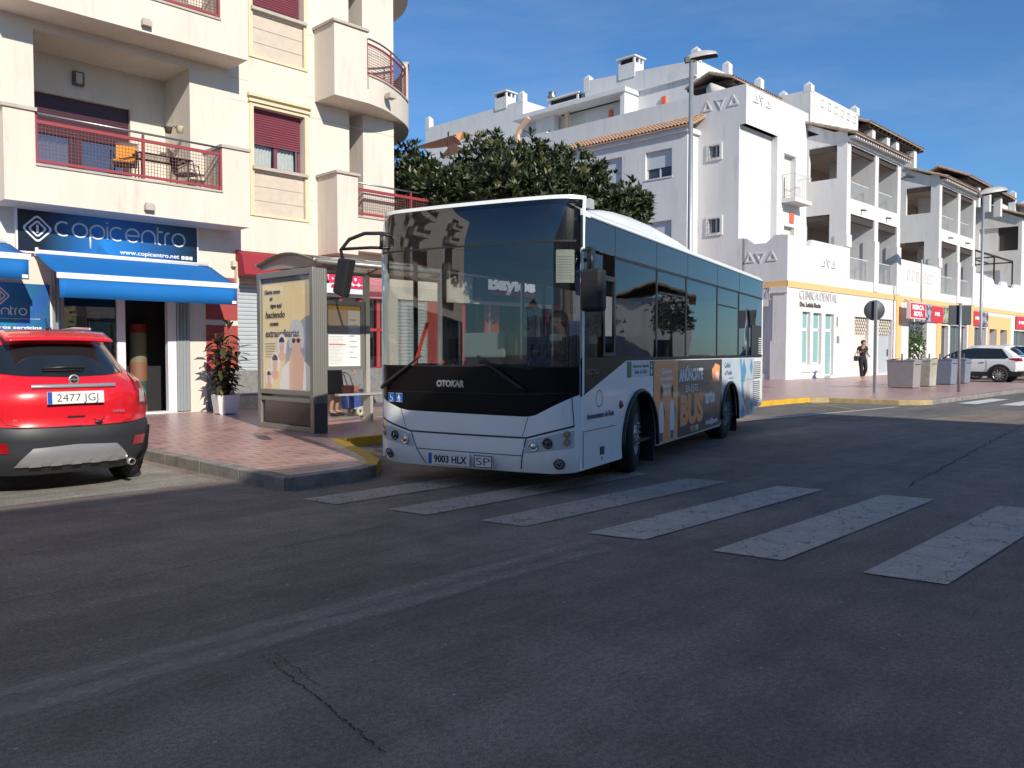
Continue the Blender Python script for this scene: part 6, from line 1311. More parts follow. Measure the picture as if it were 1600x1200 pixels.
def person(lab,world,rot,J,scale=1,cat='person',hair='short',clothes=None,skirt=None):
    t=thing('person',lab,cat,rot=rot,world=world); S=lambda p:tuple(x*scale for x in p)
    V=[S(J['pelvis'])+(.125*scale,.10*scale)];E=[]
    ch=chain(V,E,0,[S(J['waist'])+(.115*scale,.09*scale),S(J['chest'])+(.15*scale,.105*scale)])
    nk=chain(V,E,ch,[S(J['neck'])+(.055*scale,)]); hd=Vector(J['head']); nkv=Vector(J['neck'])
    fwd=Vector(J.get('fwd',(0,-1,0)))
    chain(V,E,nk,[S(tuple(hd+Vector((0,0,-.05))+fwd*.01))+(.075*scale,.082*scale),S(tuple(hd+Vector((0,0,.05))))+(.082*scale,.09*scale),S(tuple(hd+Vector((0,0,.11))))+(.05*scale,)])
    h0=len(V)-3; V.append(S(tuple(hd+fwd*.105+Vector((0,0,-.005))))+(.013*scale,)); E.append((h0,len(V)-1))
    for sd in ('L','R'):
        e=chain(V,E,ch,[S(J['sh'+sd])+(.058*scale,),S(J['el'+sd])+(.043*scale,),S(J['wr'+sd])+(.028*scale,)]); 
        d=Vector(J['wr'+sd])-Vector(J['el'+sd]); hand(V,E,e,S(J['wr'+sd]),d,J.get('up'+sd,(0,0,1)),.45,scale)
        chain(V,E,0,[S(J['hip'+sd])+(.095*scale,),S(J['kn'+sd])+(.062*scale,),S(J['an'+sd])+(.038*scale,),S(J['toe'+sd])+(.032*scale,.025*scale)])
    body=skinned('body',V,E,SKIN,t)
    for nm,js,mat,grow in (clothes or []):
        V=[];E=[];idx={}
        for j,p,r in js[0]: idx[j]=len(V); V.append(S(p)+((r[0]+grow)*scale,(r[1]+grow)*scale))
        for a,b in js[1]: E.append((idx[a],idx[b]))
        skinned(nm,V,E,mat,t)
    hp=S(tuple(hd)); m=MB(); fx,fy=fwd.x,fwd.y
    m.ball((hp[0]-fx*.022*scale,hp[1]-fy*.022*scale,hp[2]+.04*scale),.105*scale,14,(1,1,1.02)); 
    keep=[f for f in m.f if not all(((m.v[i][0]-hp[0])*fx+(m.v[i][1]-hp[1])*fy)>.04*scale and m.v[i][2]<hp[2]+.085*scale for i in f) and not all(m.v[i][2]<hp[2]-.03*scale for i in f)]
    m.f=keep; m.sm=[True]*len(keep); build('hair',m,HAIRB,t)
    m=MB()
    px,py=-fy,fx
    for sg in (-1,1): m.ball((hp[0]+fx*.082*scale+px*sg*.03*scale,hp[1]+fy*.082*scale+py*sg*.03*scale,hp[2]+.012*scale),.011*scale,6)
    build('eyes',m,M('dark eyes',(.02,.015,.01),.2),t)
    m=MB(); c=Vector((hp[0]+fx*.084*scale,hp[1]+fy*.084*scale,hp[2]-.055*scale)); m.tube([c-Vector((px,py,0))*.022*scale,c+Vector((fx,fy,0))*.004,c+Vector((px,py,0))*.022*scale],.006*scale,5); build('mouth',m,M('lips',(.35,.12,.10),.5),t)
    return t,S
JW=dict(pelvis=(0,0,.93),waist=(0,.0,1.08),chest=(0,.01,1.27),neck=(0,-.01,1.44),head=(0.01,-.045,1.55),shL=(.17,.0,1.37),elL=(.25,.03,1.12),wrL=(.19,-.16,1.03),shR=(-.17,0,1.37),elR=(-.27,-.02,1.13),wrR=(-.10,-.20,1.22),
 hipL=(.085,0,.87),knL=(.11,-.08,.49),anL=(.12,.10,.12),toeL=(.13,0,.05),hipR=(-.085,0,.87),knR=(-.09,-.06,.48),anR=(-.10,-.10,.09),toeR=(-.11,-.24,.045))
def top_cloth(J,sleeve='short'):
    j=[('p',J['pelvis'],(.135,.112)),('w',J['waist'],(.125,.1)),('c',J['chest'],(.155,.11)),('n',tuple(Vector(J['neck'])-Vector((0,0,.05))),(.07,.06))]; e=[('p','w'),('w','c'),('c','n')]
    for s in 'LR':
        a=Vector(J['sh'+s]);b=Vector(J['el'+s]);c=Vector(J['wr'+s]); j.append(('s'+s,tuple(a),(.065,.065))); e.append(('c','s'+s))
        if sleeve=='short': j.append(('e'+s,tuple(a.lerp(b,.6)),(.055,.055))); e.append(('s'+s,'e'+s))
        else: j+= [('e'+s,tuple(b),(.05,.05)),('x'+s,tuple(b.lerp(c,.92)),(.036,.036))]; e+=[('s'+s,'e'+s),('e'+s,'x'+s)]
    return (j,e)
def trousers(J):
    j=[('p',J['pelvis'],(.13,.108)),('w',tuple(Vector(J['pelvis'])+Vector((0,0,.13))),(.122,.098))]; e=[('p','w')]
    for s in 'LR': j+=[('h'+s,J['hip'+s],(.10,.10)),('k'+s,J['kn'+s],(.072,.072)),('a'+s,tuple(Vector(J['an'+s])+Vector((0,0,.03))),(.062,.062))]; e+=[('p','h'+s),('h'+s,'k'+s),('k'+s,'a'+s)]
    return (j,e)
wx=to_world(39.07,15.08,.13)
t,S=person('woman in black top and trousers walking past the clinic while looking at her phone',wx,R(12),JW,1.10,clothes=[('top',top_cloth(JW),BLKC,.012),('trousers',trousers(JW),BLKC,.01)])
m=MB(); m.box(-.13,-.055,-.36,-.345,1.33,1.46); build('phone',m,BLACKP,t)
m=MB(); m.box(-.075,-.02,-.118,-.112,1.70,1.735); m.box(.0,.07,-.118,-.112,1.70,1.735); build('sunglasses',m,BLACKP,t)
hb=thing('handbag','black shoulder bag carried by the walking woman','bag',rot=R(12),world=wx); m=MB(); m.box(-.36,-.22,-.08,.18,.88,1.12); build('bag_body',m,BLACKP,hb,bevel=.03); m=MB(); m.tube([(-.29,-.06,1.12),(-.27,-.03,1.35),(-.2,0,1.55),(-.24,.08,1.35),(-.29,.15,1.12)],.012,5); build('strap',m,BLACKP,hb)
# woman behind the shelter map
JS=dict(pelvis=(0,0,.93),waist=(0,-.02,1.08),chest=(0,-.05,1.26),neck=(0,-.09,1.42),head=(0,-.15,1.53),shL=(.17,-.05,1.35),elL=(.22,-.12,1.10),wrL=(.24,-.26,.95),shR=(-.17,-.05,1.35),elR=(-.24,-.1,1.12),wrR=(-.1,-.25,1.08),
 hipL=(.085,0,.87),knL=(.10,-.03,.48),anL=(.11,.03,.09),toeL=(.12,-.13,.045),hipR=(-.085,0,.87),knR=(-.09,-.03,.48),anR=(-.10,.03,.09),toeR=(-.11,-.13,.045))
wp=to_world(9.42,14.1,.13); t,S=person('woman in a black dress standing behind the shelter map with a trolley',wp,R(70),JS,1.0,clothes=[('top',top_cloth(JS,'long'),BLKC,.012)])
m=MB(); m.surf(lambda a,v:((.17+.05*v+.012*math.sin(a*7))*math.cos(a),(.135+.05*v)*math.sin(a),.98-.54*v),lin(0,2*math.pi,33),lin(0,1,5)); build('skirt',m,BLKC,t)
for s in (.11,-.105): 
    m=MB(); m.ball((s,-.07,.035),.055,8,(.9,2.1,.7)); build('shoe',m,BLACKP,t)
tr=thing('shopping_trolley','blue and red wheeled shopping trolley with pale wheels behind the shelter','trolley',(9.72,13.9,.13)); 
m=MB(); k=[(9.56,13.8),(9.88,13.8),(9.88,14.05),(9.56,14.05)]; m.add([(x,y,.26) for x,y in k]+[(9.5+ (x-9.56)*1.15,y,.62) for x,y in k],[(0,3,2,1),(4,5,6,7),(0,1,5,4),(1,2,6,5),(2,3,7,6),(3,0,4,7)]); build('bag_body',m,M('trolley blue',(.05,.09,.32),.8),tr,bevel=.03)
m=MB(); m.box(9.46,9.8,13.79,14.06,.60,.74); build('lid',m,M('trolley brick red',(.42,.12,.07),.8),tr,bevel=.03)
m=MB(); m.tube([(9.86,13.83,.2),(9.6,13.83,.95),(9.5,13.83,1.0)],.012,6); m.tube([(9.86,14.02,.2),(9.6,14.02,.95),(9.5,14.02,1.0)],.012,6); m.tube([(9.5,13.83,1.0),(9.5,14.02,1.0)],.014,6); m.tube([(9.6,13.8,.26),(10.02,13.8,.33),(10.1,13.8,.2)],.015,6); build('frame',m,M('trolley frame',(.5,.5,.48),.4),tr)
for y in (13.76,14.06):
    m=MB(); m.lathe([(.065,-.02),(.09,-.018),(.09,.018),(.065,.02),(.03,.02),(.03,-.02),(.065,-.02)],(9.80,y,.218),'y',20); build('wheel',m,M('cream wheel',(.62,.58,.48),.5),tr)
# driver: sits in the bus, facing forward (-x in bus frame)
JD=dict(pelvis=(0,0,.12),waist=(0,-.02,.30),chest=(0,-.04,.50),neck=(0,-.06,.66),head=(0,-.10,.79),shL=(.18,-.04,.60),elL=(.24,-.2,.40),wrL=(.16,-.38,.48),shR=(-.18,-.04,.60),elR=(-.24,-.2,.40),wrR=(-.14,-.38,.46),
 hipL=(.09,-.02,.10),knL=(.13,-.42,.12),anL=(.13,-.45,-.30),toeL=(.13,-.57,-.33),hipR=(-.09,-.02,.10),knR=(-.13,-.42,.12),anR=(-.13,-.45,-.30),toeR=(-.13,-.57,-.33))
DR=bus_rot; q=Vector((.66,8.02,0))+Matrix.Rotation(DR,3,'Z')@Vector((.90,.61,.93))
t,S=person('bus driver in a dark jacket and pale collar sitting behind the windscreen',tuple(q),DR-R(90),JD,1.0,clothes=[('jacket',top_cloth(JD,'long'),M('navy jacket',(.015,.02,.04),.85),.012),('trousers',trousers(JD),M('dark trousers',(.02,.02,.025),.85),.008)])
m=MB(); m.box(-.07,.07,-.155,-.14,.60,.67); build('shirt_collar',m,M('pale blue shirt',(.45,.52,.62),.8),t)
# ================================================================= cars
def car(name,label,cat,org,head,P,group=None):
    """local car frame mapped to street frame: y=0 rear .. L front, x lateral; head=+1: car nose points to +b"""
    t=thing(name,label,cat,org,group)
    ox,oy,oz=org
    W2=interp(P['zw'][0],P['zw'][1]); YR=interp(P['yr'][0],P['yr'][1]); YF=interp(P['yf'][0],P['yf'][1])
    def S(x,z,front=False,off=0):
        w=W2(z); q=min(1,abs(x)/w)
        y=(YF(z)-P['cf']*q**P.get('ef',4)) if front else (YR(z)+P['cr']*q**P.get('er',3.2))
        return y
    def ringpt(u,z):
        """u in 0..4: rear left->right (0..1), right side (1..2), front (2..3), left side (3..4)"""
        w=W2(z)
        if u<=1: 
            x=-w+2*w*u; return (x,S(x,z),z)
        if u<=2: a=S(w,z);b=S(w,z,True); return (w+P.get('belly',0)*math.sin((u-1)*math.pi),a+(b-a)*(u-1),z)
        if u<=3: x=w-2*w*(u-2); return (x,S(x,z,True),z)
        a=S(w,z,True);b=S(w,z); return (-w-P.get('belly',0)*math.sin((u-3)*math.pi),a+(b-a)*(u-3),z)
    def G(p): return (ox+p[0],oy+p[1],oz+p[2])
    us=[(1-math.cos(math.pi*k/16))/2 for k in range(17)]+[1+k/14 for k in range(1,15)]+[2+(1-math.cos(math.pi*k/12))/2 for k in range(1,13)]+[3+k/14 for k in range(1,15)]
    zs=P['zs']; m=MB(); m.surf(lambda u,z:G(ringpt(u,z)),us,zs)
    k=len(m.v); ztop=zs[-1]; 
    # domed roof
    nr=len(us); 
    for q,dz in ((.86,.028),(.5,.05),(.0,.055)):
        c=((YR(ztop)+YF(ztop))/2)
        m.v+= [G((ringpt(u,ztop)[0]*q,c+(ringpt(u,ztop)[1]-c)*q,ztop+dz)) for u in us]
    prev=[i*len(zs)+len(zs)-1 for i in range(nr)]
    for lv in range(3):
        cur=[k+lv*nr+i for i in range(nr)]
        for i in range(nr-1): m.f.append((prev[i],prev[i+1],cur[i+1],cur[i])); m.sm.append(True)
        prev=cur
    body=build('body',m,P['paint'],t)
    def rp(x,z,off=.004):
        e=.01; p=Vector((x,S(x,z),z)); dx=Vector((e,S(x+e if abs(x+e)<W2(z) else x,z)-S(x,z),0)) if abs(x+e)<W2(z) else Vector((e,S(x,z)-S(x-e,z),0)); dz=Vector((0,S(x,z+e)-S(x,z-e),2*e))
        n=dx.cross(dz); n.normalize(); n=-n if n.y>0 else n; return G(p+n*off)
    return t,body,rp,G,ringpt,S,W2
def rpatch(mb,rp,x0,x1,z0,z1,off=.004,nx=20,nz=6):
    f=lambda z:(z if callable(z) else (lambda s:z)); X0,X1=f(x0),f(x1)
    Z0,Z1=z0,z1
    if callable(Z0) or callable(Z1):
        zl=f(Z0);zu=f(Z1); mb.surf(lambda x,v:rp(x,zl(x)+(zu(x)-zl(x))*v,off),lin(x0,x1,nx+1),lin(0,1,nz+1))
    else: mb.surf(lambda v,z:rp(X0(z)+(X1(z)-X0(z))*v,z,off),lin(0,1,nx+1),lin(Z0,Z1,nz+1))
REDP=M('red car paint',(.66,.012,.022),.28,coat=1)
PR=dict(paint=REDP,zw=([.22,.35,.66,.85,1.0,1.1,1.18,1.24,1.3,1.52,1.60],[.72,.79,.82,.83,.815,.77,.72,.675,.64,.55,.49]),
 yr=([.22,.34,.62,.70,.98,1.10,1.16,1.22,1.52,1.56,1.60],[.16,.04,.0,.05,.03,.10,.20,.27,.52,.44,.56]),
 yf=([.22,.6,.85,.98,1.05,1.6],[4.0,4.1,4.0,3.75,3.0,1.95]),cf=.5,cr=.32,er=3.4,zs=[.22,.28,.35,.45,.55,.62,.66,.70,.78,.88,.98,1.05,1.12,1.18,1.22,1.3,1.4,1.48,1.54,1.57,1.60])
rc,body,rp,G,ringpt,S,W2=car('parked_car','red compact car seen from behind, parked facing the copy shop','car',(2.86,8.78,0),1,PR)
RG=M('car rear glass',(.014,.017,.02),.05,coat=1); CLAD=M('grey plastic bumper',(.027,.029,.033),.5); SILV=M('satin silver',(.55,.55,.56),.3,.7); TLR=M('red tail lamp',(.30,.003,.006),.12,coat=1); TLC=M('clear tail lamp',(.55,.50,.48),.12,.3,coat=1)
m=MB(); gl=interp([-.78,-.66,-.4,0,.4,.66,.78],[1.27,1.20,1.165,1.15,1.165,1.20,1.27]); gu=interp([-.66,0,.66],[1.47,1.505,1.47]); hw=interp([1.15,1.25,1.5],[.62,.61,.49])
m.surf(lambda u,v:rp(u*hw(1.16+.33*v),gl(u*.66)+(gu(u*.6)-gl(u*.66))*v,.006),lin(-1,1,25),lin(0,1,9)); rg=build('rear_window',m,RG,rc)
m=MB(); m.surf(lambda u,v:rp(u,1.20+.05*v,.025),lin(-.22,.16,8),[0,1]); m.tube([rp(-.22,1.215,.04),rp(0,1.222,.05),rp(.16,1.215,.035)],.013,6); build('rear_wiper',m,BLACKP,rg)
m=MB(); m.surf(lambda x,v:(G((x,.66-.30*v+.16*abs(x)**2,1.615-.075*v-.07*abs(x)**2.2-.02*v*v))),lin(-.50,.50,20),lin(0,1,5)); build('roof_spoiler',m,REDP,rc,solid=.022)
m=MB(); m.surf(lambda x,v:rp(x,1.50+.012*v,.03),lin(-.16,.16,5),[0,1]); build('high_brake_light',m,TLR,rc)
m=MB(); bl=interp([-.83,-.5,0,.5,.83],[.70,.66,.655,.66,.70]); rpatch(m,rp,-.80,.80,.205,bl,.018,36,8); bumper=build('rear_bumper',m,CLAD,rc)
m=MB(); m.surf(lambda x,v:rp(x,.66+.06*abs(x)**3+.012*v,.006+.014*(1-v)),lin(-.8,.8,30),[0,1]); 
for sgn in (-1,1): m.surf(lambda u,z:G((sgn*(W2(z)+.012),.28+u*3.4,z)),lin(0,1,18),lin(.24,.62,4))
build('side_cladding',m,CLAD,rc)
m=MB(); m.surf(lambda u,v:rp(u*(.52-.12*v-.02*v*v),.315+.185*v-.02*abs(u)*v,.03+.012*math.sin(v*math.pi)),lin(-1,1,24),lin(0,1,6)); sk=build('skid_plate',m,SILV,bumper)
m=MB()
for x in (-.36,-.18,0,.18,.36): m.add([rp(x-.05,.325,.046),rp(x+.045,.325,.046),rp(x+.035,.365,.048),rp(x-.03,.365,.048)],[(0,1,2,3)])
build('skid_notch',m,M('grey notch',(.4,.4,.41),.4,.5),sk)
for s in (-1,1):
    m=MB(); m.surf(lambda u,v:rp(s*(.56+.15*u+.02*v),.44+.10*v+.0*u,.028),lin(0,1,5),lin(0,1,3)); build('reflector',m,TLR,bumper)
    m=MB(); zz=lambda u:.86+.30*u
    m.surf(lambda u,v:rp(s*min(W2(.86+.31*v)-.004,(.665-.015*math.sin(v*3)+(.155-.07*v)*u)),.86+.31*v,.012),lin(0,1,8),lin(0,1,10)); tl=build('tail_light',m,TLR,rc)
    m=MB(); m.surf(lambda u,v:rp(s*(.675+.075*u),.88+.13*v,.018),lin(0,1,4),lin(0,1,5)); build('clear_lens',m,TLC,tl)
m=MB(); m.surf(lambda x,v:rp(x,1.045+.035*v,.02+.015*math.sin(v*3.14)),lin(-.37,.40,16),lin(0,1,4)); build('chrome_bar',m,SILV,rc)
m=MB(); p=Vector(rp(0.02,1.115,.02)); m.lathe([(.028,0),(.045,-.006),(.052,0),(.045,.006)],tuple(p),'y',20); em=build('emblem',m,SILV,rc); m=MB(); m.lathe([(.001,-.004),(.035,-.004)],tuple(p),'y',20); build('emblem_centre',m,M('emblem dark',(.05,.05,.055),.3,.5),em); m=MB(); m.tube([p+Vector((-.045,-.008,-.006)),p+Vector((.005,-.008,.008)),p+Vector((-.005,-.008,-.008)),p+Vector((.045,-.008,.006))],.005,4); build('emblem_bolt',m,SILV,em)
pb=Vector(rp(-.26,.90,.022)); plate(rc,tuple(pb+Vector((0,-.02,0))),0,'2477 JGJ',(1,0,0),Vector((0,.05,1)).normalized(),.52,.12,thin=True)
m=MB(); m.surf(lambda x,v:rp(x,.755+.02*v,.005),lin(-.07,.09,4),[0,1]); build('tow_cover_slot',m,BLACKP,rc)
t_=text_mb('MOKKA',.026,rp(-.52,.735,.006),AX,ZX,.003,.15); build('badge',t_,SILV,rc); t_=text_mb('TURBO',.024,rp(.36,.79,.008),AX,ZX,.003,.12); build('badge',t_,SILV,rc)
m=MB(); m.ball(rp(.22,.69,.02),.028,6,(1.4,.3,.7)); m.tube([rp(.20,.72,.008),rp(.17,.74,.008)],.003,4); m.tube([rp(.25,.72,.008),rp(.28,.74,.008),rp(.27,.76,.008)],.003,4); build('gecko_sticker',m,BLACKP,rc)
m=MB(); 
def fl(pts,w=.004): m.tube([rp(x,z,.003) for x,z in pts],w,4)
for s in (-1,1): fl([(s*.67,.90),(s*.64,.80),(s*.58,.71),(s*.5,.69)]); fl([(s*.66,1.16),(s*.70,1.19)])
fl([(-.5,.69),(0,.675),(.5,.69)]); build('tailgate_seam',m,M('red shut line',(.12,.003,.005),.6),rc)
m=MB(); m.lathe([(.028,-.02),(.036,-.02),(.036,.1),(.03,.1),(.028,-.01)],(2.86+.56,8.78+.10,.26),'y',16); build('exhaust',m,SILV,rc)
m=MB(); m.tube([(2.86-.08,8.78+.55,1.655),(2.86-.08,8.78+.62,1.75)],.006,5); m.ball((2.78,8.78+.56,1.65),.02,6); build('antenna',m,BLACKP,rc)
m=MB(); 
for s in (-1,1): m.tube([(2.86+s*.43,8.78+.85,1.655),(2.86+s*.47,8.78+1.5,1.675),(2.86+s*.43,8.78+2.0,1.64)],.018,6)
build('roof_rail',m,SILV,rc)
m=MB()
for s in (-1,1): m.surf(lambda u,v:G((s*(W2(1.05+.42*v)+.006),.75+2.2*u+.35*v*(.4-u),1.05+.42*v)),lin(0,1,10),lin(0,1,4))
build('side_window',m,RG,rc)
for s in (-1,1):
    for y in (.78,3.35):
        w=None
        wheel(rc,(2.86+s*.0,8.78+y,.34),.34,.22,0,-1,name='wheel') if 0 else None
def carwheel(t,x,y,r,w,outer,rimmat,z=None,spokes=10):
    """axle across the street frame x axis"""
    n0=len(SC.objects); o=wheel(t,(0,0,0),r,w,0,-1,spokes,rimmat,'wheel',False,.68)
    Mx=Matrix.Translation(Vector((x,y,z or r)) )@Matrix.Rotation(R(-90) if outer<0 else R(90),4,'Z')
    og=ORG[t.name]
    def tr(ob):
        for v in ob.data.vertices: v.co=(Mx@(v.co+og))-og
        for c in ob.children: tr(c)
    tr(o); return o
for s in (-1,1):
    for y in (.80,3.35): carwheel(rc,2.86+s*.745,8.78+y,.345,.2,s,DRIM)
m=MB(); m.box(2.2,3.52,8.78+.35,8.78+3.9,.2,.42); build('underbody',m,BLACKP,rc)
# white suv: side on
WP=M('white car paint',(.74,.74,.74),.25,coat=1)
PS=dict(paint=WP,zw=([.3,.5,.8,1.05,1.2,1.62,1.7],[.88,.93,.95,.94,.88,.72,.66]),yr=([.3,.55,.75,1.1,1.25,1.6,1.7],[.25,.04,.0,.05,.15,.55,.42]),
 yf=([.3,.7,.95,1.10,1.16,1.45,1.7],[4.55,4.7,4.6,4.3,3.55,2.9,2.45]),cf=.55,cr=.3,ef=3,zs=[.30,.4,.55,.7,.85,1.0,1.05,1.1,1.13,1.16,1.25,1.35,1.5,1.6,1.66,1.7])
sv,body,rp,G,ringpt,S,W2=car('parked_car','white sport utility car parked side-on behind the recycling bins','car',(44.2,9.45,0),1,PS)
def sidepoly(mb,pts,off,zfun,sgn=-1,ext=.01):
    vs=[G((sgn*(zfun(z)+off),y,z)) for y,z in pts]; mb.add(vs,[tuple(range(len(vs)))])
m=MB()
for pts in ([(.62,1.18),(.95,1.56),(1.45,1.59),(1.45,1.12),(.75,1.13)],[(1.52,1.12),(1.52,1.59),(2.05,1.60),(2.35,1.56),(2.35,1.12)],[(2.42,1.12),(2.42,1.55),(2.75,1.48),(3.1,1.33),(3.42,1.15),(3.4,1.12)]):
    ys=[p[0] for p in pts]
    m.add([G((-(W2(z)+.012),y,z)) for y,z in pts],[tuple(range(len(pts)))])
build('side_window',m,RG,sv); m=MB(); m.add([G((-(W2(z)+.008),y,z)) for y,z in ((.60,1.16),(.93,1.58),(1.5,1.61),(2.05,1.62),(2.4,1.58),(2.78,1.50),(3.15,1.34),(3.46,1.13),(3.4,1.10),(.75,1.11))],[tuple(range(10))]); build('window_surround',m,BLACKP,sv)
m=MB(); m.surf(lambda x,v:rp(x,1.2+.36*v,.01),lin(-.6,.6,8),lin(0,1,3)); build('rear_window',m,RG,sv)
m=MB(); m.add([G((-(W2(z)+.014),y,z)) for y,z in ((.12,1.0),(.55,1.07),(.62,1.13),(.2,1.16))],[(0,1,2,3)]); m.surf(lambda u,v:rp(-.9+.3*u,1.0+.14*v,.015),lin(0,1,4),[0,1]); build('tail_light',m,TLR,sv)
m=MB()
for cy in (.98,3.68):
    n=18; pts=[(cy+r*math.cos(R(a)),.37+r*math.sin(R(a))) for r,rng in ((.50,range(-20,201,13)),) for a in rng]
    m.add([G((-(.965),y,max(z,.2))) for y,z in pts]+[G((-(.965),cy,.3))],[(i,i+1,len(pts)) for i in range(len(pts)-1)])
m.add([G((-.962,y,z)) for y,z in ((1.4,.3),(3.25,.3),(3.25,.52),(1.4,.50))],[(0,1,2,3)]); m.add([G((-.955,y,z)) for y,z in ((.1,.3),(.55,.3),(.55,.55),(.05,.5))],[(0,1,2,3)]); rpatch(m,rp,-.85,.85,.3,.55,.012)
build('black_cladding',m,BLACKP,sv)
for y in (.98,3.68): carwheel(sv,44.2-.90,9.45+y,.37,.2,-1,CH); carwheel(sv,44.2+.86,9.45+y,.37,.2,1,CH)
m=MB(); m.tube([G((-.955,1.5,.55)),G((-.955,1.5,1.08))],.006,4); m.tube([G((-.96,2.38,.55)),G((-.96,2.38,1.1))],.006,4); m.box(44.2-.975,44.2-.955,9.45+1.6,9.45+1.8,.93,.96); m.box(44.2-.975,44.2-.955,9.45+2.5,9.45+2.7,.93,.96); build('door_seam',m,M('grey seam',(.2,.2,.2),.5),sv)
m=MB(); m.ball(G((-1.02,3.15,1.17)),.11,8,(1,.7,.7)); build('wing_mirror',m,WP,sv); m=MB(); m.box(44.2-.05,44.2+.05,9.45+.75,9.45+1.0,1.74,1.80); build('roof_fin',m,WP,sv,bevel=.02)
m=MB(); m.surf(lambda x,v:(G((x,.42-.22*v,1.70-.02*v))),lin(-.62,.62,8),lin(0,1,3)); build('rear_spoiler',m,WP,sv,solid=.03)
# dark blue car beyond
PD=dict(PS); PD['paint']=M('dark blue car paint',(.012,.02,.06),.25,coat=1)
dv,body,rp,G,ringpt,S,W2=car('parked_car','dark blue car roof showing beyond the white car','car',(48.6,8.9,0),1,PD)
m=MB()
for pts in ([(.62,1.18),(.95,1.56),(1.45,1.59),(1.45,1.12),(.75,1.13)],[(1.52,1.12),(1.52,1.59),(2.05,1.60),(2.35,1.56),(2.35,1.12)],[(2.42,1.12),(2.42,1.55),(2.75,1.48),(3.1,1.33),(3.42,1.15),(3.4,1.12)]): m.add([G((-(W2(z)+.012),y,z)) for y,z in pts],[tuple(range(len(pts)))])
build('side_window',m,RG,dv)
m=MB(); m.surf(lambda u,v:rp(-.9+.3*u,1.0+.14*v,.015),lin(0,1,4),[0,1]); build('tail_light',m,TLR,dv)
for y in (.98,3.68): carwheel(dv,48.6-.88,8.9+y,.37,.2,-1,CH)
# ================================================================= recycling bins
def bin_(a,b,mat,label,w=.78,d=.95):
    t=thing('recycling_bin',label,'bin',(a+w/2,b+d/2,.13),group='recycling bins by the kerb'); m=MB()
    x0,x1,y0,y1=a,a+w,b,b+d; i=.035
    vs=[(x0+i,y0+i,.14),(x1-i,y0+i,.14),(x1-i,y1-i,.14),(x0+i,y1-i,.14),(x0,y0,1.12),(x1,y0,1.12),(x1,y1,1.12),(x0,y1,1.12)]; m.add(vs,[(0,3,2,1),(4,5,6,7),(0,1,5,4),(1,2,6,5),(2,3,7,6),(3,0,4,7)]); build('container',m,mat,t,bevel=.03)
    m=MB(); m.surf(lambda u,v:(x0-.008+(w+.016)*u,y0-.008+(d+.016)*v,1.13+.06*math.sin(v*math.pi)),lin(0,1,3),lin(0,1,9)); m.box(x0-.01,x1+.01,y0-.01,y1+.01,1.09,1.13); build('lid',m,mat,t)
    for q in (.3,.7): m=MB(); m.tube([(x1-.06,y0+d*q,1.1),(x1-.06,y0+d*q,1.36)],.028,6); build('hinge_post',m,M('dark hinge',(.08,.09,.1),.6),t)
    for xx in (x0+.15,x1-.15):
        pass
    m=MB(); m.box(x0+.14,x1-.14,y0+.035,y0+.05,.35,.95); m.box(x0+.035,x0+.05,y0+.2,y1-.2,.35,.95) if 0 else None; m.tube([(x0+.1,y0-.04,1.0),(x1-.1,y0-.04,1.0)],.016,6); build('handle_bar',m,mat,t)
G1=M('warm grey bin plastic',(.30,.285,.285),.6,var=.15,vscale=3); G2=M('dirty pale bin plastic',(.42,.42,.40),.65,col2=(.30,.27,.15),vscale=1.6,vlow=.3,vhigh=.6); G3=M('blue grey bin plastic',(.20,.23,.29),.6,var=.15)
bin_(30.92,10.12,G1,'first grey bin, nearest to the round road sign, with a wide dark side'); bin_(32.95,10.2,G2,'dirty pale grey bin with brownish stains near its foot'); bin_(35.3,10.15,G3,'blue grey bin third in the row'); bin_(37.1,10.15,G3,'blue grey bin farthest right, in front of the white car')
# ================================================================= signs on posts, lamps
POLE=M('galvanised pole',(.36,.38,.40),.45,.5,var=.12)
t=thing('road_sign','back of a round grey road sign on a pole on the pavement','sign',(27.03,10.06,.13)); m=MB(); m.box(26.99,27.07,10.0,10.08,.13,3.07); build('pole',m,POLE,t)
n=Vector((math.sin(TH)*0-.69,-.72,0)); 
def face_cam(mb,c,disc_):   # plate roughly square to the street
    pass
m=MB(); rotm=Matrix.Translation((27.08,10.10,2.75))@Matrix.Rotation(R(38),4,'Z'); m.lathe([(.001,0),(.315,0),(.325,.012),(.315,.024),(.001,.024)],ax='x',n=40); m.xf(rotm); build('disc',m,M('sign back dark grey',(.055,.06,.068),.5),t)
t=thing('road_sign','back of a dark rectangular road sign on a pole right of the bins','sign',(29.4,8.24,.13)); m=MB(); m.tube([(29.4,8.24,.13),(29.4,8.24,3.0)],.045,10); build('pole',m,POLE,t); m=MB(); m.box(0,.03,-.35,.35,2.30,2.94); m.xf(Matrix.Translation((29.46,8.26,0))@Matrix.Rotation(R(38),4,'Z')); build('plate',m,M('sign back blue black',(.035,.045,.06),.45),t,bevel=.02)
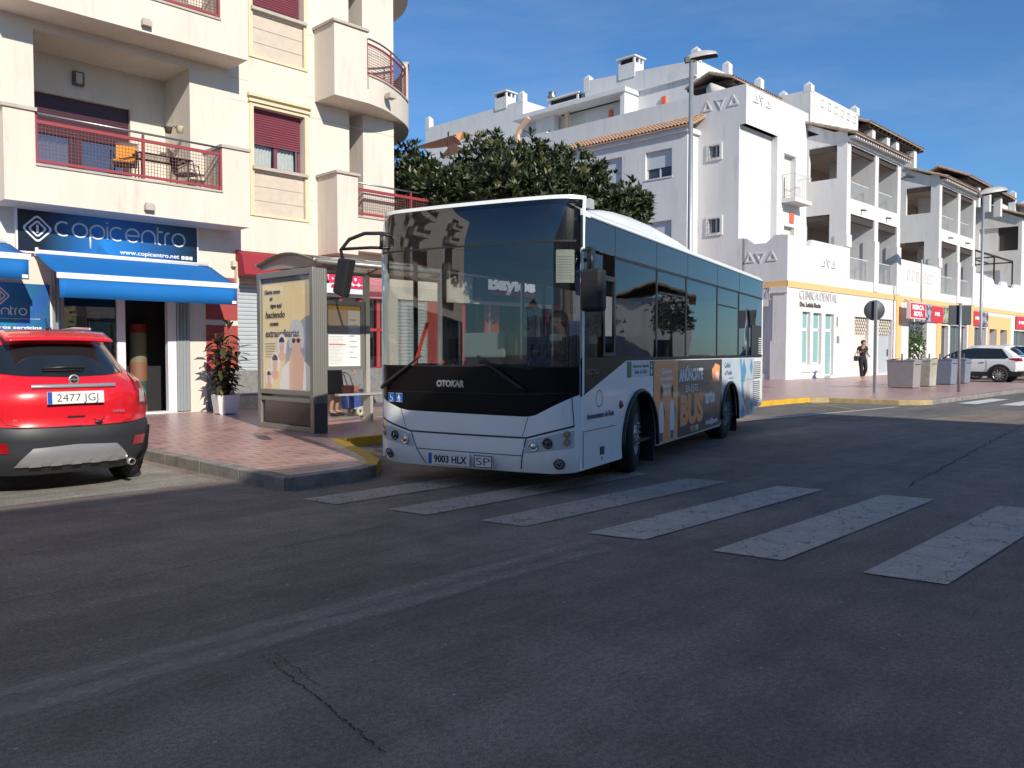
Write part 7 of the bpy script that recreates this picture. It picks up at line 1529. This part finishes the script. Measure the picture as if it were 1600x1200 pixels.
def lamp_post(lab,a,b,h,az,L_=.9,grp=None,base=.13):
    t=thing('street_lamp',lab,'street lamp',(a,b,base)); m=MB(); m.tube([(a,b,base),(a,b,2.2),(a,b,h)],[.085,.08,.062],12); m.tube([(a,b,h-.02),(a,b,h+.12)],.05,8); build('pole',m,POLE,t)
    Rm=Matrix.Translation((a,b,h))@Matrix.Rotation(az,4,'Z')@Matrix.Rotation(R(-9),4,'Y')
    m=MB(); xs=[-.14,-.05,.12,.4,.62,.78,.84]; ws=[.05,.09,.15,.19,.19,.14,.03]; hs=[.08,.14,.2,.21,.18,.12,.05]; k=L_/.9
    m.surf(lambda i,v:(xs[int(i)]*k,ws[int(i)]*k*math.cos(v),.05+hs[int(i)]*math.sin(v)*k),range(7),lin(0,math.pi,13)); m.xf(Rm); hd=build('lamp_head',m,M('lamp hood beige grey',(.42,.40,.38),.4),t)
    m=MB(); m.surf(lambda i,v:(xs[int(i)]*k,ws[int(i)]*k*v,.03-.05*(1-abs(v))),range(7),lin(-1,1,7)); m.xf(Rm); build('lamp_lens',m,M('lamp lens dark',(.012,.012,.014),.7),hd)
    m=MB(); m.box(-.2*k,.12*k,-.07,.07,-.03,.12); m.xf(Rm); build('lamp_bracket',m,M('bracket dark',(.03,.03,.03),.5),hd)
    return t
lamp_post('tall street lamp with a single hood rising behind the bus',20.8,13.0,9.75,R(-46),.82)
lamp_post('farther street lamp in front of the shop row at right',48.9,12.7,9.7,R(-46),1.35)
# ================================================================= trees
LEAFT=M('tree leaf',(.045,.062,.022),.4,col2=(.026,.040,.015),vscale=1.2); LEAFY=M('young tree leaf',(.105,.11,.042),.45); BARK=M('bark',(.10,.075,.05),.9,bump=.5,bscale=12)
def tree(lab,a,b,base,lobes,seed,nper,trunk_h,dens=1,ll=.23,group=None):
    random.seed(seed); t=thing('tree',lab,'tree',(a,b,base),group); m=MB(); top=Vector((a,b,trunk_h))
    m.tube([(a,b,base-.02),(a+.05,b,(base+trunk_h)/2),tuple(top)],[.22,.17,.15],10)
    for (x,y,z,r) in lobes:
        c=Vector((a+x,b+y,z)); mid=top.lerp(c,.5)+Vector((random.uniform(-.3,.3),random.uniform(-.3,.3),-.2)); m.tube([tuple(top),tuple(mid),tuple(c)],[.11,.07,.03],7)
        for k in range(7):
            d=Vector((random.gauss(0,1),random.gauss(0,1),random.gauss(.3,.8))).normalized()*r*.85; m.tube([tuple(mid.lerp(c,.6)),tuple(c+d*.5),tuple(c+d)],[.035,.022,.01],5)
    build('trunk',m,BARK,t)
    V=[];F=[];V2=[];F2=[]
    for (x,y,z,r) in lobes:
        c=Vector((a+x,b+y,z)); n=int(nper*r*r*dens)
        for i in range(n):
            d=Vector((random.gauss(0,1),random.gauss(0,1),random.gauss(.15,.9))); d.normalize(); rr=r*(random.random()**.38)*(1.22 if random.random()<.06 else 1)*(1+.22*math.sin(d.x*5+seed)*math.cos(d.y*4+z)+.1*math.sin(d.z*9))
            p=c+Vector((d.x*rr,d.y*rr,d.z*rr*.92)); ax=(d*.55+Vector((0,0,.75))+Vector((random.gauss(0,.3),random.gauss(0,.3),random.gauss(0,.25)))).normalized()
            u=ax.orthogonal().normalized(); w=ax.cross(u); young=random.random()<.22; cs=random.uniform(.6,1.35)
            VV,FF=(V2,F2) if young else (V,F)
            for k in range(9):
                th=k*2.4+random.random(); el=random.uniform(.25,1.15); dr=(ax*math.cos(el)+(u*math.cos(th)+w*math.sin(th))*math.sin(el)).normalized(); l=ll*cs*random.uniform(.65,1.15); sdir=dr.cross(ax); 
                if sdir.length<1e-3: continue
                sdir.normalize(); wd=l*.17; nrm=sdir.cross(dr); q=len(VV); p0=p+dr*.02
                VV+= [tuple(p0),tuple(p0+dr*l*.5+sdir*wd+nrm*wd*.3),tuple(p0+dr*l-nrm*l*.1),tuple(p0+dr*l*.5-sdir*wd+nrm*wd*.3),tuple(p0+dr*l*.5)]; FF+=[(q,q+1,q+4),(q+1,q+2,q+4),(q,q+4,q+3),(q+4,q+2,q+3)]
    for nm,VV,FF,mt in (('crown',V,F,LEAFT),('young_leaves',V2,F2,LEAFY)):
        mb=MB(); mb.v=VV; mb.f=FF; mb.sm=[False]*len(FF); build(nm,mb,mt,t)
    return t
tree('dark glossy-leaved tree behind the bus, its left half beside the cream block',15.9,17.9,.13,[(-1.03,.53,6.5,.72),(-1.07,-.88,5.75,.85),(.89,-.73,6.75,.9),(-1.23,.01,5.4,.95),(-.4,-1.1,5.3,1.0),(.6,-.9,5.4,1.2),(-.2,.3,5.9,.9)],1,360,3.4)
tree('dark glossy-leaved tree behind the bus, its right part in front of the white building',17.2,14.6,.13,[(-1.9,.5,5.5,1.0),(-.25,.95,6.45,.82),(.15,-.15,6.0,.85),(-1.0,-.3,5.0,1.1),(.4,-1.2,5.25,.75),(1.15,-1.45,5.35,.46),(0,-1.0,4.8,.85),(-.6,.5,5.6,1.0),(.9,-1.3,4.9,.6)],2,360,3.4)
# ================================================================= off-frame neighbours that shade the street and show in the bus glass
def plain_block(lab,a0,a1,b0,b1,h,faces,mat=STUCCO,tiled=True,nf=2):
    t=thing('white_house',lab,'building',((a0+a1)/2,(b0+b1)/2,0)); w=MB(); ops=[];opb=[]; fh=h/nf
    n=max(1,int((a1-a0)/3.6)); 
    for i in range(n):
        for f in range(nf): x=a0+(a1-a0)*(i+.5)/n; ops.append((x-.55,x+.55,f*fh+1.0,f*fh+2.3,.25))
    m=MB(); wallA(m,a0,a1,0,h,0,.25,ops); m.v=[(v[0],b1-v[1],v[2]) for v in m.v]; w.join(m)
    n2=max(1,int((b1-b0)/3.6))
    for i in range(n2):
        for f in range(nf): x=b0+(b1-b0)*(i+.5)/n2; opb.append((x-.55,x+.55,f*fh+1.0,f*fh+2.3,.25))
    wallB(w,b0,b1,0,h,a0,.25,opb); m=MB(); wallB(m,b0,b1,0,h,0,.25,opb); m.v=[(a1-v[0],v[1],v[2]) for v in m.v]; w.join(m)
    w.quad((a0,b0,0),(a1,b0,0),(a1,b0,h),(a0,b0,h)); w.box(a0,a1,b0,b1,h,h+.12); build('wall',w,mat,t)
    m=MB(); m.box(a0+.24,a1-.24,b0+.24,b1-.24,.2,h-.1); build('window_glass',m,MC['dark shop glass'],t)
    if tiled: m=MB(); tiles(m,a0-.3,a1+.3,b1+.4,b1-2.6,h+.1,h+1.2,.26,'a'); tiles(m,a0-.3,a1+.3,b1-5.6,b1-2.6,h+.1,h+1.2,.26,'a') ; build('tiled_roof',m,TERR,t)
    return t
plain_block('white building behind the viewpoint whose shadow crosses the road',-40,13.9,-22,-7.6,9.0,0,tiled=False,nf=3)
plain_block('white tiled house across the street seen only mirrored in the bus windows',30,41,-16,-4.6,6.2,0)
plain_block('white tiled house closing the street beyond the right edge',58,68,-1.5,6.3,5.2,0)
plain_block('lower white tiled house closing the street farther right',50,66,-12,-2.2,4.2,0)
plain_block('white house at the far left end of the street behind the viewpoint',-90,-75,-14,10,6,0,nf=2)
for i,(a,b,s) in enumerate(((38,-2.5,5),(47,1.0,8),(48,5.2,9))): tree(['small street tree opposite the bus stop','street tree in front of the opposite tiled house','street tree between the opposite houses'][i],a,b,0,[(0,0,3.7,1.15),(.5,.4,3.1,.9),(-.5,-.4,3.2,.9)],s,160,2.3)
